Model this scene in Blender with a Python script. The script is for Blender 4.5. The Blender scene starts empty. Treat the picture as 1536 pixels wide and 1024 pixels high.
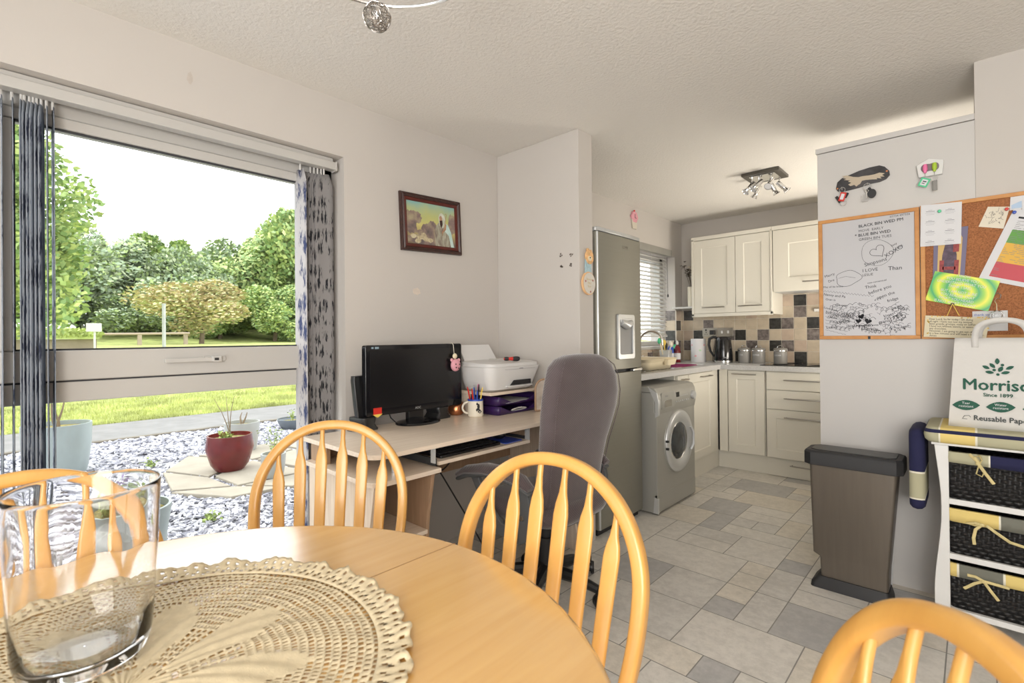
import bpy, bmesh, math, random
from mathutils import Vector, Matrix, Euler
random.seed(7)
PI = math.pi
COL = bpy.context.scene.collection

# ------------------------------------------------------------------ materials
def _nt(name):
    m = bpy.data.materials.new(name); m.use_nodes = True
    nt = m.node_tree; b = nt.nodes['Principled BSDF']
    return m, nt, b
def lk(nt, a, b): nt.links.new(a, b)
def rgb(c): return (c[0], c[1], c[2], 1.0)
def coords(nt, scale=(1, 1, 1)):
    tc = nt.nodes.new('ShaderNodeTexCoord'); mp = nt.nodes.new('ShaderNodeMapping')
    mp.inputs['Scale'].default_value = scale
    lk(nt, tc.outputs['Object'], mp.inputs['Vector']); return mp.outputs['Vector']
def noise(nt, vec, sc, det=3, rough=.5):
    n = nt.nodes.new('ShaderNodeTexNoise'); n.inputs['Scale'].default_value = sc
    n.inputs['Detail'].default_value = det; n.inputs['Roughness'].default_value = rough
    lk(nt, vec, n.inputs['Vector']); return n
def ramp(nt, fac, stops, const=False):
    r = nt.nodes.new('ShaderNodeValToRGB')
    if const: r.color_ramp.interpolation = 'CONSTANT'
    els = r.color_ramp.elements
    while len(els) > 1: els.remove(els[-1])
    els[0].position = stops[0][0]; els[0].color = rgb(stops[0][1])
    for p, c in stops[1:]:
        e = els.new(p); e.color = rgb(c)
    lk(nt, fac, r.inputs['Fac']); return r.outputs['Color']
def bump(nt, b, h, strength, dist=.01):
    bp = nt.nodes.new('ShaderNodeBump'); bp.inputs['Strength'].default_value = strength
    bp.inputs['Distance'].default_value = dist
    lk(nt, h, bp.inputs['Height']); lk(nt, bp.outputs['Normal'], b.inputs['Normal'])
def math_n(nt, op, a, b_=None, c=None):
    n = nt.nodes.new('ShaderNodeMath'); n.operation = op
    for i, v in enumerate((a, b_, c)):
        if v is None: continue
        if isinstance(v, (int, float)): n.inputs[i].default_value = v
        else: lk(nt, v, n.inputs[i])
    return n.outputs[0]
def mat(name, col, rough=.5, metal=0, var=0.06, vs=6, bmp=0, bs=80, spec=.5, sheen=0, coat=0, bd=.004, stretch=(1, 1, 1)):
    m, nt, b = _nt(name)
    v = coords(nt, stretch)
    n = noise(nt, v, vs, 4)
    lo = tuple(max(0, c * (1 - var)) for c in col); hi = tuple(min(1, c * (1 + var)) for c in col)
    lk(nt, ramp(nt, n.outputs['Fac'], [(.3, lo), (.7, hi)]), b.inputs['Base Color'])
    b.inputs['Roughness'].default_value = rough; b.inputs['Metallic'].default_value = metal
    b.inputs['Specular IOR Level'].default_value = spec
    b.inputs['Sheen Weight'].default_value = sheen; b.inputs['Coat Weight'].default_value = coat
    if bmp:
        n2 = noise(nt, v, bs, 4, .6); bump(nt, b, n2.outputs['Fac'], bmp, bd)
    return m
def wood(name, c1, c2, scale=(6, 60, 60), rough=.4, coat=0.0, bm=.05, ns=1.0):
    m, nt, b = _nt(name); v = coords(nt, scale)
    n = noise(nt, v, ns, 5, .6); n.inputs['Distortion'].default_value = .6
    v2 = coords(nt, (1.5, 1.5, 1.5)); n2 = noise(nt, v2, 2, 2)
    mx = math_n(nt, 'ADD', math_n(nt, 'MULTIPLY', n.outputs['Fac'], .75), math_n(nt, 'MULTIPLY', n2.outputs['Fac'], .25))
    lk(nt, ramp(nt, mx, [(.3, c2), (.5, tuple((a + d) / 2 for a, d in zip(c1, c2))), (.68, c1)]), b.inputs['Base Color'])
    b.inputs['Roughness'].default_value = rough; b.inputs['Coat Weight'].default_value = coat; b.inputs['Coat Roughness'].default_value = .15
    if bm: bump(nt, b, n.outputs['Fac'], bm, .002)
    return m
def glass(name, col=(1, 1, 1), rough=0, ior=1.45):
    m, nt, b = _nt(name); b.inputs['Base Color'].default_value = rgb(col); b.inputs['Roughness'].default_value = rough
    b.inputs['Transmission Weight'].default_value = 1; b.inputs['IOR'].default_value = ior
    v = coords(nt); n = noise(nt, v, 2); 
    lk(nt, ramp(nt, n.outputs['Fac'], [(0, tuple(c * .99 for c in col)), (1, col)]), b.inputs['Base Color'])
    return m
def pane_glass(name):
    # thin single-sheet window glass: mostly clear, a little mirror
    m = bpy.data.materials.new(name); m.use_nodes = True; nt = m.node_tree; nt.nodes.clear()
    o = nt.nodes.new('ShaderNodeOutputMaterial'); t = nt.nodes.new('ShaderNodeBsdfTransparent'); g = nt.nodes.new('ShaderNodeBsdfGlossy')
    g.inputs['Roughness'].default_value = .02; t.inputs['Color'].default_value = (.97, .985, .975, 1)
    fr = nt.nodes.new('ShaderNodeFresnel'); fr.inputs['IOR'].default_value = 1.3
    mx = nt.nodes.new('ShaderNodeMixShader'); lk(nt, fr.outputs[0], mx.inputs[0]); lk(nt, t.outputs[0], mx.inputs[1]); lk(nt, g.outputs[0], mx.inputs[2])
    lk(nt, mx.outputs[0], o.inputs['Surface']); return m
def stripes(name, axis, period, stops, rough=.9, axis2=None, stops2=None, period2=1, off=0, bs=500, mask=None):
    """woven plaid: constant colour bands along one axis, darkened/lightened by bands along another"""
    m, nt, b = _nt(name); tc = nt.nodes.new('ShaderNodeTexCoord'); sp = nt.nodes.new('ShaderNodeSeparateXYZ')
    lk(nt, tc.outputs['Object'], sp.inputs[0])
    f = math_n(nt, 'FRACT', math_n(nt, 'ADD', math_n(nt, 'DIVIDE', sp.outputs[axis], period), 10 + off))
    c = ramp(nt, f, stops, True)
    if axis2 is not None:
        f2 = math_n(nt, 'FRACT', math_n(nt, 'ADD', math_n(nt, 'DIVIDE', sp.outputs[axis2], period2), 10.0))
        c2 = ramp(nt, f2, stops2, True)
        mx = nt.nodes.new('ShaderNodeMix'); mx.data_type = 'RGBA'; mx.inputs['Factor'].default_value = .45
        if mask: lk(nt, ramp(nt, f2, mask, True), mx.inputs['Factor'])
        lk(nt, c, mx.inputs[6]); lk(nt, c2, mx.inputs[7]); c = mx.outputs[2]
    lk(nt, c, b.inputs['Base Color']); b.inputs['Roughness'].default_value = rough
    n = noise(nt, tc.outputs['Object'], bs, 2); bump(nt, b, n.outputs['Fac'], .3, .002)
    return m

M = {}
M['wall'] = mat('wall_paint', (.57, .535, .50), .85, var=.015, vs=1.5, bmp=.12, bs=140, bd=.002, spec=.2)
M['wallw'] = mat('white_board_paint', (.57, .55, .53), .45, var=.012, vs=1.5, bmp=.03, bs=60, spec=.4)
M['ceil'] = mat('textured_ceiling_paint', (.78, .75, .705), .7, var=.015, vs=1.2, bmp=.65, bs=70, bd=.007, spec=.4)
M['upvc'] = mat('white_upvc', (.52, .505, .48), .35, var=.01, spec=.5)
M['upvcg'] = mat('rubber_gasket', (.03, .03, .035), .6)
M['white'] = mat('white_plastic', (.66, .65, .63), .35, var=.01)
M['printer'] = mat('printer_plastic', (.70, .69, .68), .45, var=.01, bmp=.03, bs=400)
M['cab'] = mat('cream_cabinet_paint', (.72, .69, .61), .4, var=.01, vs=3)
M['worktop'] = mat('grey_speckled_worktop', (.52, .515, .51), .35, var=.1, vs=90)
M['steel'] = mat('brushed_silver', (.26, .25, .21), .45, metal=.35, var=.02, vs=3, stretch=(1, 1, 30), spec=.5)
M['steel2'] = mat('satin_silver_plastic', (.56, .57, .57), .33, metal=.35, var=.01)
M['silver_wm'] = mat('silver_enamel', (.38, .375, .345), .38, metal=.3, var=.01)
M['chrome'] = mat('chrome', (.75, .75, .75), .12, metal=1, var=.01)
M['handle'] = mat('brushed_nickel', (.42, .39, .35), .3, metal=1, var=.02)
M['black'] = mat('black_plastic', (.012, .012, .013), .35, var=.05)
M['blackgl'] = mat('glossy_black', (.008, .008, .01), .09, var=.02)
M['screen'] = mat('dark_screen', (.008, .008, .009), .22, var=.02, spec=.6)
M['blackm'] = mat('matt_black', (.02, .02, .022), .6, var=.1)
M['pine'] = wood('honey_pine', (.70, .39, .105), (.58, .29, .065), (5, 5, 1.2), .34, coat=.28, bm=.02, ns=3)
M['table'] = wood('table_beech', (.70, .43, .155), (.62, .35, .11), (30, 2.2, 30), .25, coat=1.0, bm=.01, ns=1.4)
M['table'].node_tree.nodes['Principled BSDF'].inputs['Coat IOR'].default_value = 1.95
M['oak'] = wood('pale_oak_laminate', (.86, .74, .61), (.68, .55, .43), (45, 2.5, 45), .38, coat=.6, bm=.03, ns=1.5)
M['oak'].node_tree.nodes['Principled BSDF'].inputs['Coat Roughness'].default_value = .3
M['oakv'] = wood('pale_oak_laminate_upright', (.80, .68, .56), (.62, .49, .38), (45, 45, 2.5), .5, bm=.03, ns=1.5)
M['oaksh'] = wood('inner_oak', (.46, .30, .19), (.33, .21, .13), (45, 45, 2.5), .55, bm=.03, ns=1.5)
M['fabric'] = None
def office_fabric():
    m, nt, b = _nt('mauve_grey_weave'); v = coords(nt, (1, 1, 1)); sp = nt.nodes.new('ShaderNodeSeparateXYZ'); lk(nt, v, sp.inputs[0])
    a = math_n(nt, 'SINE', math_n(nt, 'MULTIPLY', math_n(nt, 'ADD', sp.outputs[1], sp.outputs[0]), 520))
    c = math_n(nt, 'SINE', math_n(nt, 'MULTIPLY', sp.outputs[2], 640))
    p = math_n(nt, 'MULTIPLY', a, c)
    n = noise(nt, v, 4); q = math_n(nt, 'ADD', math_n(nt, 'MULTIPLY', p, .18), n.outputs['Fac'])
    lk(nt, ramp(nt, q, [(.25, (.085, .066, .068)), (.75, (.135, .108, .112))]), b.inputs['Base Color'])
    b.inputs['Roughness'].default_value = .95; b.inputs['Sheen Weight'].default_value = .6; b.inputs['Sheen Roughness'].default_value = .4
    b.inputs['Specular IOR Level'].default_value = .2
    bump(nt, b, p, .35, .002); return m
M['fabric'] = office_fabric()
M['glass'] = glass('clear_glass'); M['pane'] = pane_glass('window_pane_glass')
M['purple'] = mat('purple_plastic', (.035, .012, .085), .3)
M['paper'] = mat('paper', (.68, .68, .70), .8, var=.01)
M['ink'] = mat('ink', (.02, .02, .025), .8)
M['inkgrey'] = mat('grey_ink', (.22, .22, .24), .8)
M['copper'] = mat('copper', (.62, .24, .11), .28, metal=.9, var=.1, bmp=.1, bs=40)
M['cream'] = mat('cream_ceramic', (.80, .74, .62), .25, var=.01)
M['creamp'] = mat('cream_plastic', (.80, .70, .50), .4, var=.02)
M['red'] = mat('red_plastic', (.62, .03, .02), .35); M['blue'] = mat('blue_plastic', (.03, .08, .45), .35)
M['pink'] = mat('pink', (.72, .34, .40), .6); M['green'] = mat('green', (.08, .55, .28), .4); M['lime'] = mat('lime', (.38, .55, .04), .5)
M['yellow'] = mat('yellow', (.85, .62, .12), .6); M['orange'] = mat('orange', (.85, .18, .02), .6); M['magenta'] = mat('magenta_plastic', (.26, .02, .11), .4)
M['hotpink'] = mat('hot_pink', (.80, .18, .38), .5)
M['greyp'] = mat('grey_tin', (.235, .225, .21), .42, metal=0, var=.02)
M['bin'] = mat('bronze_grey_metal', (.150, .128, .105), .40, metal=.45, var=.05, vs=3, stretch=(20, 20, 1))
M['slate'] = mat('slate', (.055, .052, .055), .7, var=.5, vs=18, bmp=.5, bs=30)
M['tan'] = mat('tan_engraving', (.50, .42, .32), .8)
M['cork'] = mat('cork', (.34, .135, .055), .95, var=.35, vs=220, bmp=.4, bs=300)
M['bframe'] = wood('board_pine', (.62, .30, .09), (.48, .20, .05), (3, 3, 3), .5, ns=6)
M['wboard'] = mat('whiteboard_enamel', (.52, .515, .535), .25, var=.01)
M['bag'] = mat('paper_bag', (.60, .585, .56), .75, var=.03, vs=9, bmp=.35, bs=9, bd=.01)
M['dgreen'] = mat('dark_green_print', (.018, .09, .06), .8)
M['darkwood'] = mat('dark_wood', (.045, .018, .014), .3, var=.3, vs=20, stretch=(1, 6, 6))
M['redwood'] = mat('red_brown_inner_frame', (.10, .016, .010), .35, var=.2, vs=20)
M['crochet'] = mat('crochet_cotton', (.60, .50, .33), .95, var=.08, vs=60, bmp=.6, bs=500, bd=.002)
M['dried'] = mat('dried_flower', (.05, .035, .025), .9); M['dried2'] = mat('dried_cream_flower', (.72, .62, .44), .9)
M['wsteel'] = mat('wire_silver', (.45, .42, .39), .25, metal=1, var=.3, vs=40)
M['white_sat'] = mat('white_satin_paint', (.70, .695, .68), .35, var=.01)
def wicker():
    m, nt, b = _nt('black_wicker'); tc = nt.nodes.new('ShaderNodeTexCoord'); sp = nt.nodes.new('ShaderNodeSeparateXYZ'); lk(nt, tc.outputs['Object'], sp.inputs[0])
    ax = math_n(nt, 'ADD', sp.outputs[0], sp.outputs[1])
    row = math_n(nt, 'FLOOR', math_n(nt, 'MULTIPLY', sp.outputs[2], 62))
    a = math_n(nt, 'SINE', math_n(nt, 'ADD', math_n(nt, 'MULTIPLY', ax, 230), math_n(nt, 'MULTIPLY', row, PI)))
    c = math_n(nt, 'ABSOLUTE', math_n(nt, 'SINE', math_n(nt, 'MULTIPLY', sp.outputs[2], 62 * PI)))
    h = math_n(nt, 'MULTIPLY', math_n(nt, 'ADD', a, 1.0), c)
    n = noise(nt, tc.outputs['Object'], 90)
    lk(nt, ramp(nt, math_n(nt, 'MULTIPLY', h, n.outputs['Fac']), [(0, (.004, .004, .005)), (.9, (.028, .026, .026))]), b.inputs['Base Color'])
    b.inputs['Roughness'].default_value = .5; bump(nt, b, h, .9, .006); return m
M['wicker'] = wicker()
NAVY = (.012, .013, .055); YEL = (.72, .56, .20); STONE = (.42, .40, .27); LINE = (.75, .72, .6)
PLAID = [(0, STONE), (.22, LINE), (.235, NAVY), (.47, LINE), (.485, STONE), (.70, LINE), (.715, YEL), (.98, LINE)]
M['plaid'] = stripes('yellow_navy_plaid', 0, .33, [(0, STONE), (.30, LINE), (.315, YEL), (.62, LINE), (.64, STONE)], axis2=2, stops2=[(0, NAVY)], period2=.10, mask=[(0, (0, 0, 0)), (.84, (1, 1, 1)), (.975, (0, 0, 0))], off=.62)
M['plaidv'] = stripes('yellow_navy_plaid_hanging', 2, .30, [(0, NAVY), (.30, LINE), (.32, STONE), (.66, LINE), (.68, NAVY)], off=-.35)
M['plaidb1'] = stripes('basket_lining_stone_navy', 0, .30, [(0, STONE), (.42, LINE), (.435, NAVY), (.76, LINE), (.78, STONE)], off=.3)
M['plaidb2'] = stripes('basket_lining_yellow', 0, .34, [(0, YEL), (.45, LINE), (.465, (.17, .17, .14)), (.95, LINE)], off=.27)
M['plaidb3'] = stripes('basket_lining_grey_yellow', 0, .34, [(0, YEL), (.10, LINE), (.12, (.17, .17, .14)), (.48, LINE), (.50, YEL)], off=.27)
M['ribbon'] = mat('ribbon', (.60, .50, .24), .7, var=.15, vs=40)

def blind_fabric(name, base, dark, sc, cover):
    """pale weave with clusters of short vertical dark flecks"""
    m, nt, b = _nt(name); v = coords(nt, (1, 1, .11)); n = noise(nt, v, 330, 1)
    mp = coords(nt, sc); vo = nt.nodes.new('ShaderNodeTexVoronoi'); vo.inputs['Scale'].default_value = 1; vo.inputs['Randomness'].default_value = .45; lk(nt, mp, vo.inputs['Vector'])
    s = math_n(nt, 'ADD', math_n(nt, 'MULTIPLY', vo.outputs['Distance'], 1.0), math_n(nt, 'MULTIPLY', n.outputs['Fac'], 1.1))
    lk(nt, ramp(nt, s, [(cover - .06, dark), (cover, tuple((a + 2 * c) / 3 for a, c in zip(base, dark))), (cover + .05, base)]), b.inputs['Base Color'])
    b.inputs['Roughness'].default_value = .9; return m
M['vane'] = blind_fabric('pale_blue_fleck_vane', (.46, .445, .45), (.035, .05, .13), (24, 24, 7.5), .90)
M['vaneg'] = blind_fabric('grey_black_fleck_vane', (.25, .24, .24), (.010, .011, .016), (58, 58, 12), .87)
M['vaned'] = blind_fabric('dark_blue_grey_vane', (.34, .38, .44), (.04, .05, .09), (30, 30, 8), .9)

# ------------------------------------------------------------------ mesh builder
class MB:
    def __init__(s): s.v = []; s.f = []; s.mi = []; s.T = Matrix.Identity(4); s.m = 0
    def add(s, vs, fs):
        k = len(s.v); T = s.T
        s.v += [tuple(T @ Vector(p)) for p in vs]
        s.f += [tuple(i + k for i in f) for f in fs]; s.mi += [s.m] * len(fs); return s
    def box(s, x0, x1, y0, y1, z0, z1, R=None):
        vs = [(x, y, z) for x in (x0, x1) for y in (y0, y1) for z in (z0, z1)]
        if R is not None:
            c = Vector(((x0 + x1) / 2, (y0 + y1) / 2, (z0 + z1) / 2)); vs = [tuple(c + R @ (Vector(p) - c)) for p in vs]
        return s.add(vs, [(0, 1, 3, 2), (4, 6, 7, 5), (0, 4, 5, 1), (2, 3, 7, 6), (0, 2, 6, 4), (1, 5, 7, 3)])
    def loft(s, rings, caps=True, closed=True):
        n = len(rings[0]); vs = [p for r in rings for p in r]; fs = []
        for i in range(len(rings) - 1):
            for j in range(n if closed else n - 1):
                a = i * n + j; b = i * n + (j + 1) % n; fs.append((a, b, b + n, a + n))
        if caps: fs.append(tuple(range(n))[::-1]); fs.append(tuple((len(rings) - 1) * n + j for j in range(n)))
        return s.add(vs, fs)
    def lathe(s, prof, c=(0, 0, 0), n=32, axis='Z', caps=True):
        rings = []
        for r, h in prof:
            ring = []
            for k in range(n):
                a = 2 * PI * k / n; p = (r * math.cos(a), r * math.sin(a), h)
                if axis == 'X': p = (p[2], p[0], p[1])
                if axis == 'Y': p = (p[0], p[2], p[1])
                ring.append((p[0] + c[0], p[1] + c[1], p[2] + c[2]))
            rings.append(ring)
        return s.loft(rings, caps)
    def tube(s, pts, r, n=8, closed=False, caps=True, flat=1.0, up=None):
        P = [Vector(p) for p in pts]; N = len(P)
        rad = r if isinstance(r, (list, tuple)) else [r] * N
        rings = []; prev = None
        for i in range(N):
            a = P[(i - 1) % N] if (closed or i > 0) else P[0]; b = P[(i + 1) % N] if (closed or i < N - 1) else P[-1]
            t = (b - a); t = t.normalized() if t.length > 1e-9 else Vector((0, 0, 1))
            if up is not None: u = Vector(up) - t * t.dot(Vector(up)); u.normalize()
            elif prev is None:
                u = Vector((0, 0, 1)) if abs(t.z) < .9 else Vector((1, 0, 0)); u = (u - t * t.dot(u)).normalized()
            else: u = (prev - t * t.dot(prev)).normalized()
            prev = u; w = t.cross(u)
            rings.append([tuple(P[i] + u * (math.cos(2 * PI * k / n) * rad[i]) + w * (math.sin(2 * PI * k / n) * rad[i] * flat)) for k in range(n)])
        if closed: rings.append(rings[0]); return s.loft(rings, False)
        return s.loft(rings, caps)
    def cyl(s, a, b, r, n=16, r2=None): return s.tube([a, b], [r, r if r2 is None else r2], n)
    def prism(s, poly, d0, d1, fr=None):
        """poly (a,b) extruded from d0 to d1; fr maps (a,b,d)->xyz"""
        fr = fr or (lambda a, b, d: (a, b, d)); n = len(poly)
        return s.loft([[fr(a, b, d0) for a, b in poly], [fr(a, b, d1) for a, b in poly]])
    def sphere(s, c, r, n=16, m=10, sc=(1, 1, 1)):
        prof = [(max(1e-4, math.sin(PI * i / m)) * r, -math.cos(PI * i / m) * r) for i in range(m + 1)]
        rings = [[(c[0] + q * math.cos(2 * PI * k / n) * sc[0], c[1] + q * math.sin(2 * PI * k / n) * sc[1], c[2] + h * sc[2]) for k in range(n)] for q, h in prof]
        return s.loft(rings)
    def quad(s, *p): return s.add(p, [tuple(range(len(p)))])
    def text(s, txt, size, fr, align='CENTER', ext=.0004, sx=1.0, bold=0.0):
        me = text_mesh(txt, size, align, 0)
        for q, (ox_, oy_) in enumerate(((0, 0), (bold, 0), (-bold, 0), (0, bold), (0, -bold)) if bold else ((0, 0),)):
            s.add([fr((x + ox_) * sx, y + oy_, ext + q * .00003) for x, y in me[0]], me[1])
        return s
    def build(s, name, mats, parent=None, smooth=True, bevel=0, seg=2, ang=35, sub=0, sol=0, fixn=True):
        me = bpy.data.meshes.new(name); me.from_pydata(s.v, [], s.f)
        if not isinstance(mats, (list, tuple)): mats = [mats]
        for m in mats: me.materials.append(M[m] if isinstance(m, str) else m)
        me.polygons.foreach_set('material_index', s.mi)
        if fixn:
            bm = bmesh.new(); bm.from_mesh(me); bmesh.ops.recalc_face_normals(bm, faces=bm.faces); bm.to_mesh(me); bm.free()
        if smooth:
            me.polygons.foreach_set('use_smooth', [True] * len(me.polygons)); me.set_sharp_from_angle(angle=math.radians(ang))
        me.update()
        o = bpy.data.objects.new(name, me); COL.objects.link(o)
        if parent is not None: o.parent = parent
        if bevel:
            b = o.modifiers.new('bevel', 'BEVEL'); b.width = bevel; b.segments = seg; b.limit_method = 'ANGLE'; b.angle_limit = math.radians(40); b.harden_normals = smooth
        if sub: m = o.modifiers.new('sub', 'SUBSURF'); m.levels = sub; m.render_levels = sub
        if sol: m = o.modifiers.new('sol', 'SOLIDIFY'); m.thickness = sol; m.offset = 0
        return o
_tc = {}
def text_mesh(txt, size, align='CENTER', bold=0.0):
    key = (txt, size, align, bold)
    if key in _tc: return _tc[key]
    cu = bpy.data.curves.new('lettering', 'FONT'); cu.body = txt; cu.size = size; cu.align_x = align; cu.resolution_u = 2; cu.offset = bold
    o = bpy.data.objects.new('lettering_source', cu); me = bpy.data.meshes.new_from_object(o)
    r = ([(v.co.x, v.co.y) for v in me.vertices], [tuple(p.vertices) for p in me.polygons])
    bpy.data.objects.remove(o); bpy.data.curves.remove(cu); bpy.data.meshes.remove(me)
    _tc[key] = r; return r

def thing(name, label, cat, loc=(0, 0, 0), rz=0, group=None):
    o = bpy.data.objects.new(name, None); COL.objects.link(o); o.location = loc; o.rotation_euler = (0, 0, rz)
    o.empty_display_size = .1; o['label'] = label; o['category'] = cat
    if group: o['group'] = group
    return o
def tag(o, label, cat, group=None):
    o['label'] = label; o['category'] = cat
    if group: o['group'] = group
    return o
def struct(o): o['kind'] = 'structure'; return o
def lab(o, l): o['label'] = l; return o
def dup(root, label=None, loc=None, rz=None, group=None):
    r = root.copy(); COL.objects.link(r)
    if loc is not None: r.location = loc
    if rz is not None: r.rotation_euler = (0, 0, rz)
    if label: r['label'] = label
    if group: r['group'] = group
    for ch in list(root.children):
        c = ch.copy(); COL.objects.link(c); c.parent = r
        for g in list(ch.children):
            d = g.copy(); COL.objects.link(d); d.parent = c
    return r
def rrect(x0, x1, y0, y1, r, n=5):
    out = []
    for cx, cy, a0 in ((x1 - r, y1 - r, 0), (x0 + r, y1 - r, PI / 2), (x0 + r, y0 + r, PI), (x1 - r, y0 + r, 3 * PI / 2)):
        for k in range(n + 1):
            a = a0 + PI / 2 * k / n; out.append((cx + r * math.cos(a), cy + r * math.sin(a)))
    return out
YX = lambda Y: (lambda a, b, d: (a, Y - d, b))          # drawn on a wall facing -Y (a along X, b up)
XP = lambda X: (lambda a, b, d: (X + d, a, b))          # drawn on a wall facing +X (a along +Y, b up)
def stroke(mb, pts, w, fr, ext=.0005):
    """flat pen line through pts"""
    n = len(pts)
    L = []; R = []
    for i in range(n):
        a = pts[max(0, i - 1)]; b = pts[min(n - 1, i + 1)]; dx, dy = b[0] - a[0], b[1] - a[1]; l = math.hypot(dx, dy) or 1
        nx, ny = -dy / l * w / 2, dx / l * w / 2
        L.append((pts[i][0] + nx, pts[i][1] + ny)); R.append((pts[i][0] - nx, pts[i][1] - ny))
    for i in range(n - 1):
        mb.quad(*[fr(p[0], p[1], ext) for p in (L[i], L[i + 1], R[i + 1], R[i])])
WORLD, SUN, FILL, KIT, UPL, FLASH, EXPO = 3.4, 1.3, 22, 32, 74, 1.5, 0.0
# ================================================================== SETTING
WX = -2.25; CEIL = 2.345; BY = 5.06; RX = 1.5; RY = -2.4; PY = 2.93
GZ = -.10                                                   # garden level
# ---- floor: printed stone vinyl, random-size slabs laid on a grid
def floor_materials():
    out = []
    for i, (c1, c2) in enumerate([((.72, .69, .64), (.60, .575, .53)), ((.66, .64, .60), (.54, .52, .49)), ((.50, .49, .48), (.41, .405, .40)), ((.73, .68, .60), (.60, .56, .49))]):
        m, nt, b = _nt('stone_slab_print_%d' % i); v = coords(nt); n = noise(nt, v, 24, 8, .75); n2 = noise(nt, v, 3.2, 2)
        s = math_n(nt, 'ADD', math_n(nt, 'MULTIPLY', n.outputs['Fac'], .7), math_n(nt, 'MULTIPLY', n2.outputs['Fac'], .3))
        lk(nt, ramp(nt, s, [(.42, c2), (.5, tuple((a + d) / 2 for a, d in zip(c1, c2))), (.57, c1)]), b.inputs['Base Color'])
        b.inputs['Roughness'].default_value = .42; b.inputs['Specular IOR Level'].default_value = .4
        bump(nt, b, n.outputs['Fac'], .3, .004); out.append(m)
    out.append(mat('slab_joint_print', (.26, .25, .23), .6)); return out
FM = floor_materials()
ux, uy, ox, oy = .131, .1525, -.871, 2.118
occ = set(); tiles = []
def put(c, r, w, h, t):
    for i in range(c, c + w):
        for j in range(r, r + h): occ.add((i, j))
    tiles.append((c, r, w, h, t))
for t in [(2, 0, 2, 2, 2), (0, -2, 3, 2, 0), (0, 0, 1, 1, 2), (-4, 2, 4, 2, 0), (-4, 0, 2, 2, 2), (-4, 8, 2, 2, 2), (1, 0, 1, 2, 1), (-2, 0, 2, 2, 1), (0, 1, 1, 1, 3), (3, -2, 2, 2, 3), (-2, 6, 3, 1, 0), (-1, 4, 2, 2, 0), (1, 4, 1, 1, 2), (-3, 5, 2, 1, 1), (-3, -2, 3, 2, 1), (4, 0, 2, 2, 0), (2, 2, 2, 1, 0), (0, 2, 1, 1, 3), (1, 2, 1, 2, 1), (0, 7, 1, 2, 3), (-3, 10, 3, 2, 3)]: put(*t)
rr = random.Random(5)
C0, C1 = int((-2.35 - ox) / ux) - 1, int((1.6 - ox) / ux) + 1; R0, R1 = int((-2.5 - oy) / uy) - 1, int((5.2 - oy) / uy) + 1
for r in range(R0, R1):
    for c in range(C0, C1):
        if (c, r) in occ: continue
        opts = [(3, 2), (2, 2), (2, 2), (2, 1), (1, 2), (1, 1), (2, 3), (2, 1), (1, 1)]; rr.shuffle(opts)
        for w, h in opts + [(1, 1)]:
            if all((c + i, r + j) not in occ for i in range(w) for j in range(h)):
                put(c, r, w, h, rr.choice([0, 0, 0, 1, 1, 1, 3, 3, 2])); break
f = MB(); f.m = 4; f.box(WX - .2, RX + .1, RY - .1, BY + .1, -.06, 0)
g = .0022
for c, r, w, h, t in tiles:
    x0 = max(ox + c * ux, WX - .01) + g; x1 = min(ox + (c + w) * ux, RX + .01) - g; y0 = max(oy + r * uy, RY) + g; y1 = min(oy + (r + h) * uy, BY + .01) - g
    if x1 - x0 < .01 or y1 - y0 < .01: continue
    f.m = t; f.quad((x0, y0, .0006), (x1, y0, .0006), (x1, y1, .0006), (x0, y1, .0006))
struct(f.build('floor', FM, smooth=False, fixn=False))

def pane(mb, x, y0, y1, z0, z1): mb.quad((x, y0, z0), (x, y1, z0), (x, y1, z1), (x, y0, z1))
c = MB(); c.box(WX - .28, RX + .1, RY - .1, BY + .15, CEIL, CEIL + .12)
struct(c.build('ceiling', 'ceil', smooth=False))
w = MB()
WY0, WY1, WZ1 = -1.35, 1.22, 2.068; KY0, KY1, KZ0, KZ1 = 3.78, 4.895, 1.06, 1.985
xo, xi = WX - .28, WX
w.box(xo, xi, RY - .1, WY0, -.2, CEIL); w.box(xo, xi, WY0, WY1, WZ1, CEIL); w.box(xo, xi, WY0, WY1, -.2, -.005)
w.box(xo, xi, WY1, KY0, -.2, CEIL); w.box(xo, xi, KY0, KY1, -.2, KZ0); w.box(xo, xi, KY0, KY1, KZ1, CEIL); w.box(xo, xi, KY1, BY + .15, -.2, CEIL)
wl = struct(w.build('wall_left', 'wall', smooth=False))
w = MB(); w.box(WX, RX, BY, BY + .15, -.1, CEIL); struct(w.build('wall_back', 'wall', smooth=False))
w = MB(); w.box(WX, -1.612, 2.29, 2.428, 0, CEIL); struct(w.build('wall_partition', 'wall', smooth=False, bevel=.004))
w = MB(); w.box(.013, RX, PY, PY + .12, 0, CEIL); w.box(.013, .13, PY + .12, BY, 0, CEIL); struct(w.build('wall_kitchen_right', 'wall', smooth=False))
w = MB(); w.box(RX, RX + .1, RY - .1, PY, 0, CEIL); struct(w.build('wall_right', 'wall', smooth=False))
DX0, DX1 = -1.9, 1.1
w = MB(); w.box(WX, DX0, RY - .1, RY, 0, CEIL); w.box(DX1, RX, RY - .1, RY, 0, CEIL); w.box(DX0, DX1, RY - .1, RY, 2.1, CEIL)
struct(w.build('wall_rear', 'wall', smooth=False))
d = MB()
for a, b in ((DX0, DX0 + .07), (-.435, -.365), (DX1 - .07, DX1)): d.box(a, b, RY - .08, RY - .02, 0, 2.1)
for a, b in ((.0, .09), (2.02, 2.1)): d.box(DX0, DX1, RY - .08, RY - .02, a, b)
do = struct(d.build('added_door_1', 'upvc', bevel=.004))  # unseen glazed opening added behind the camera to let sky light in
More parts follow.
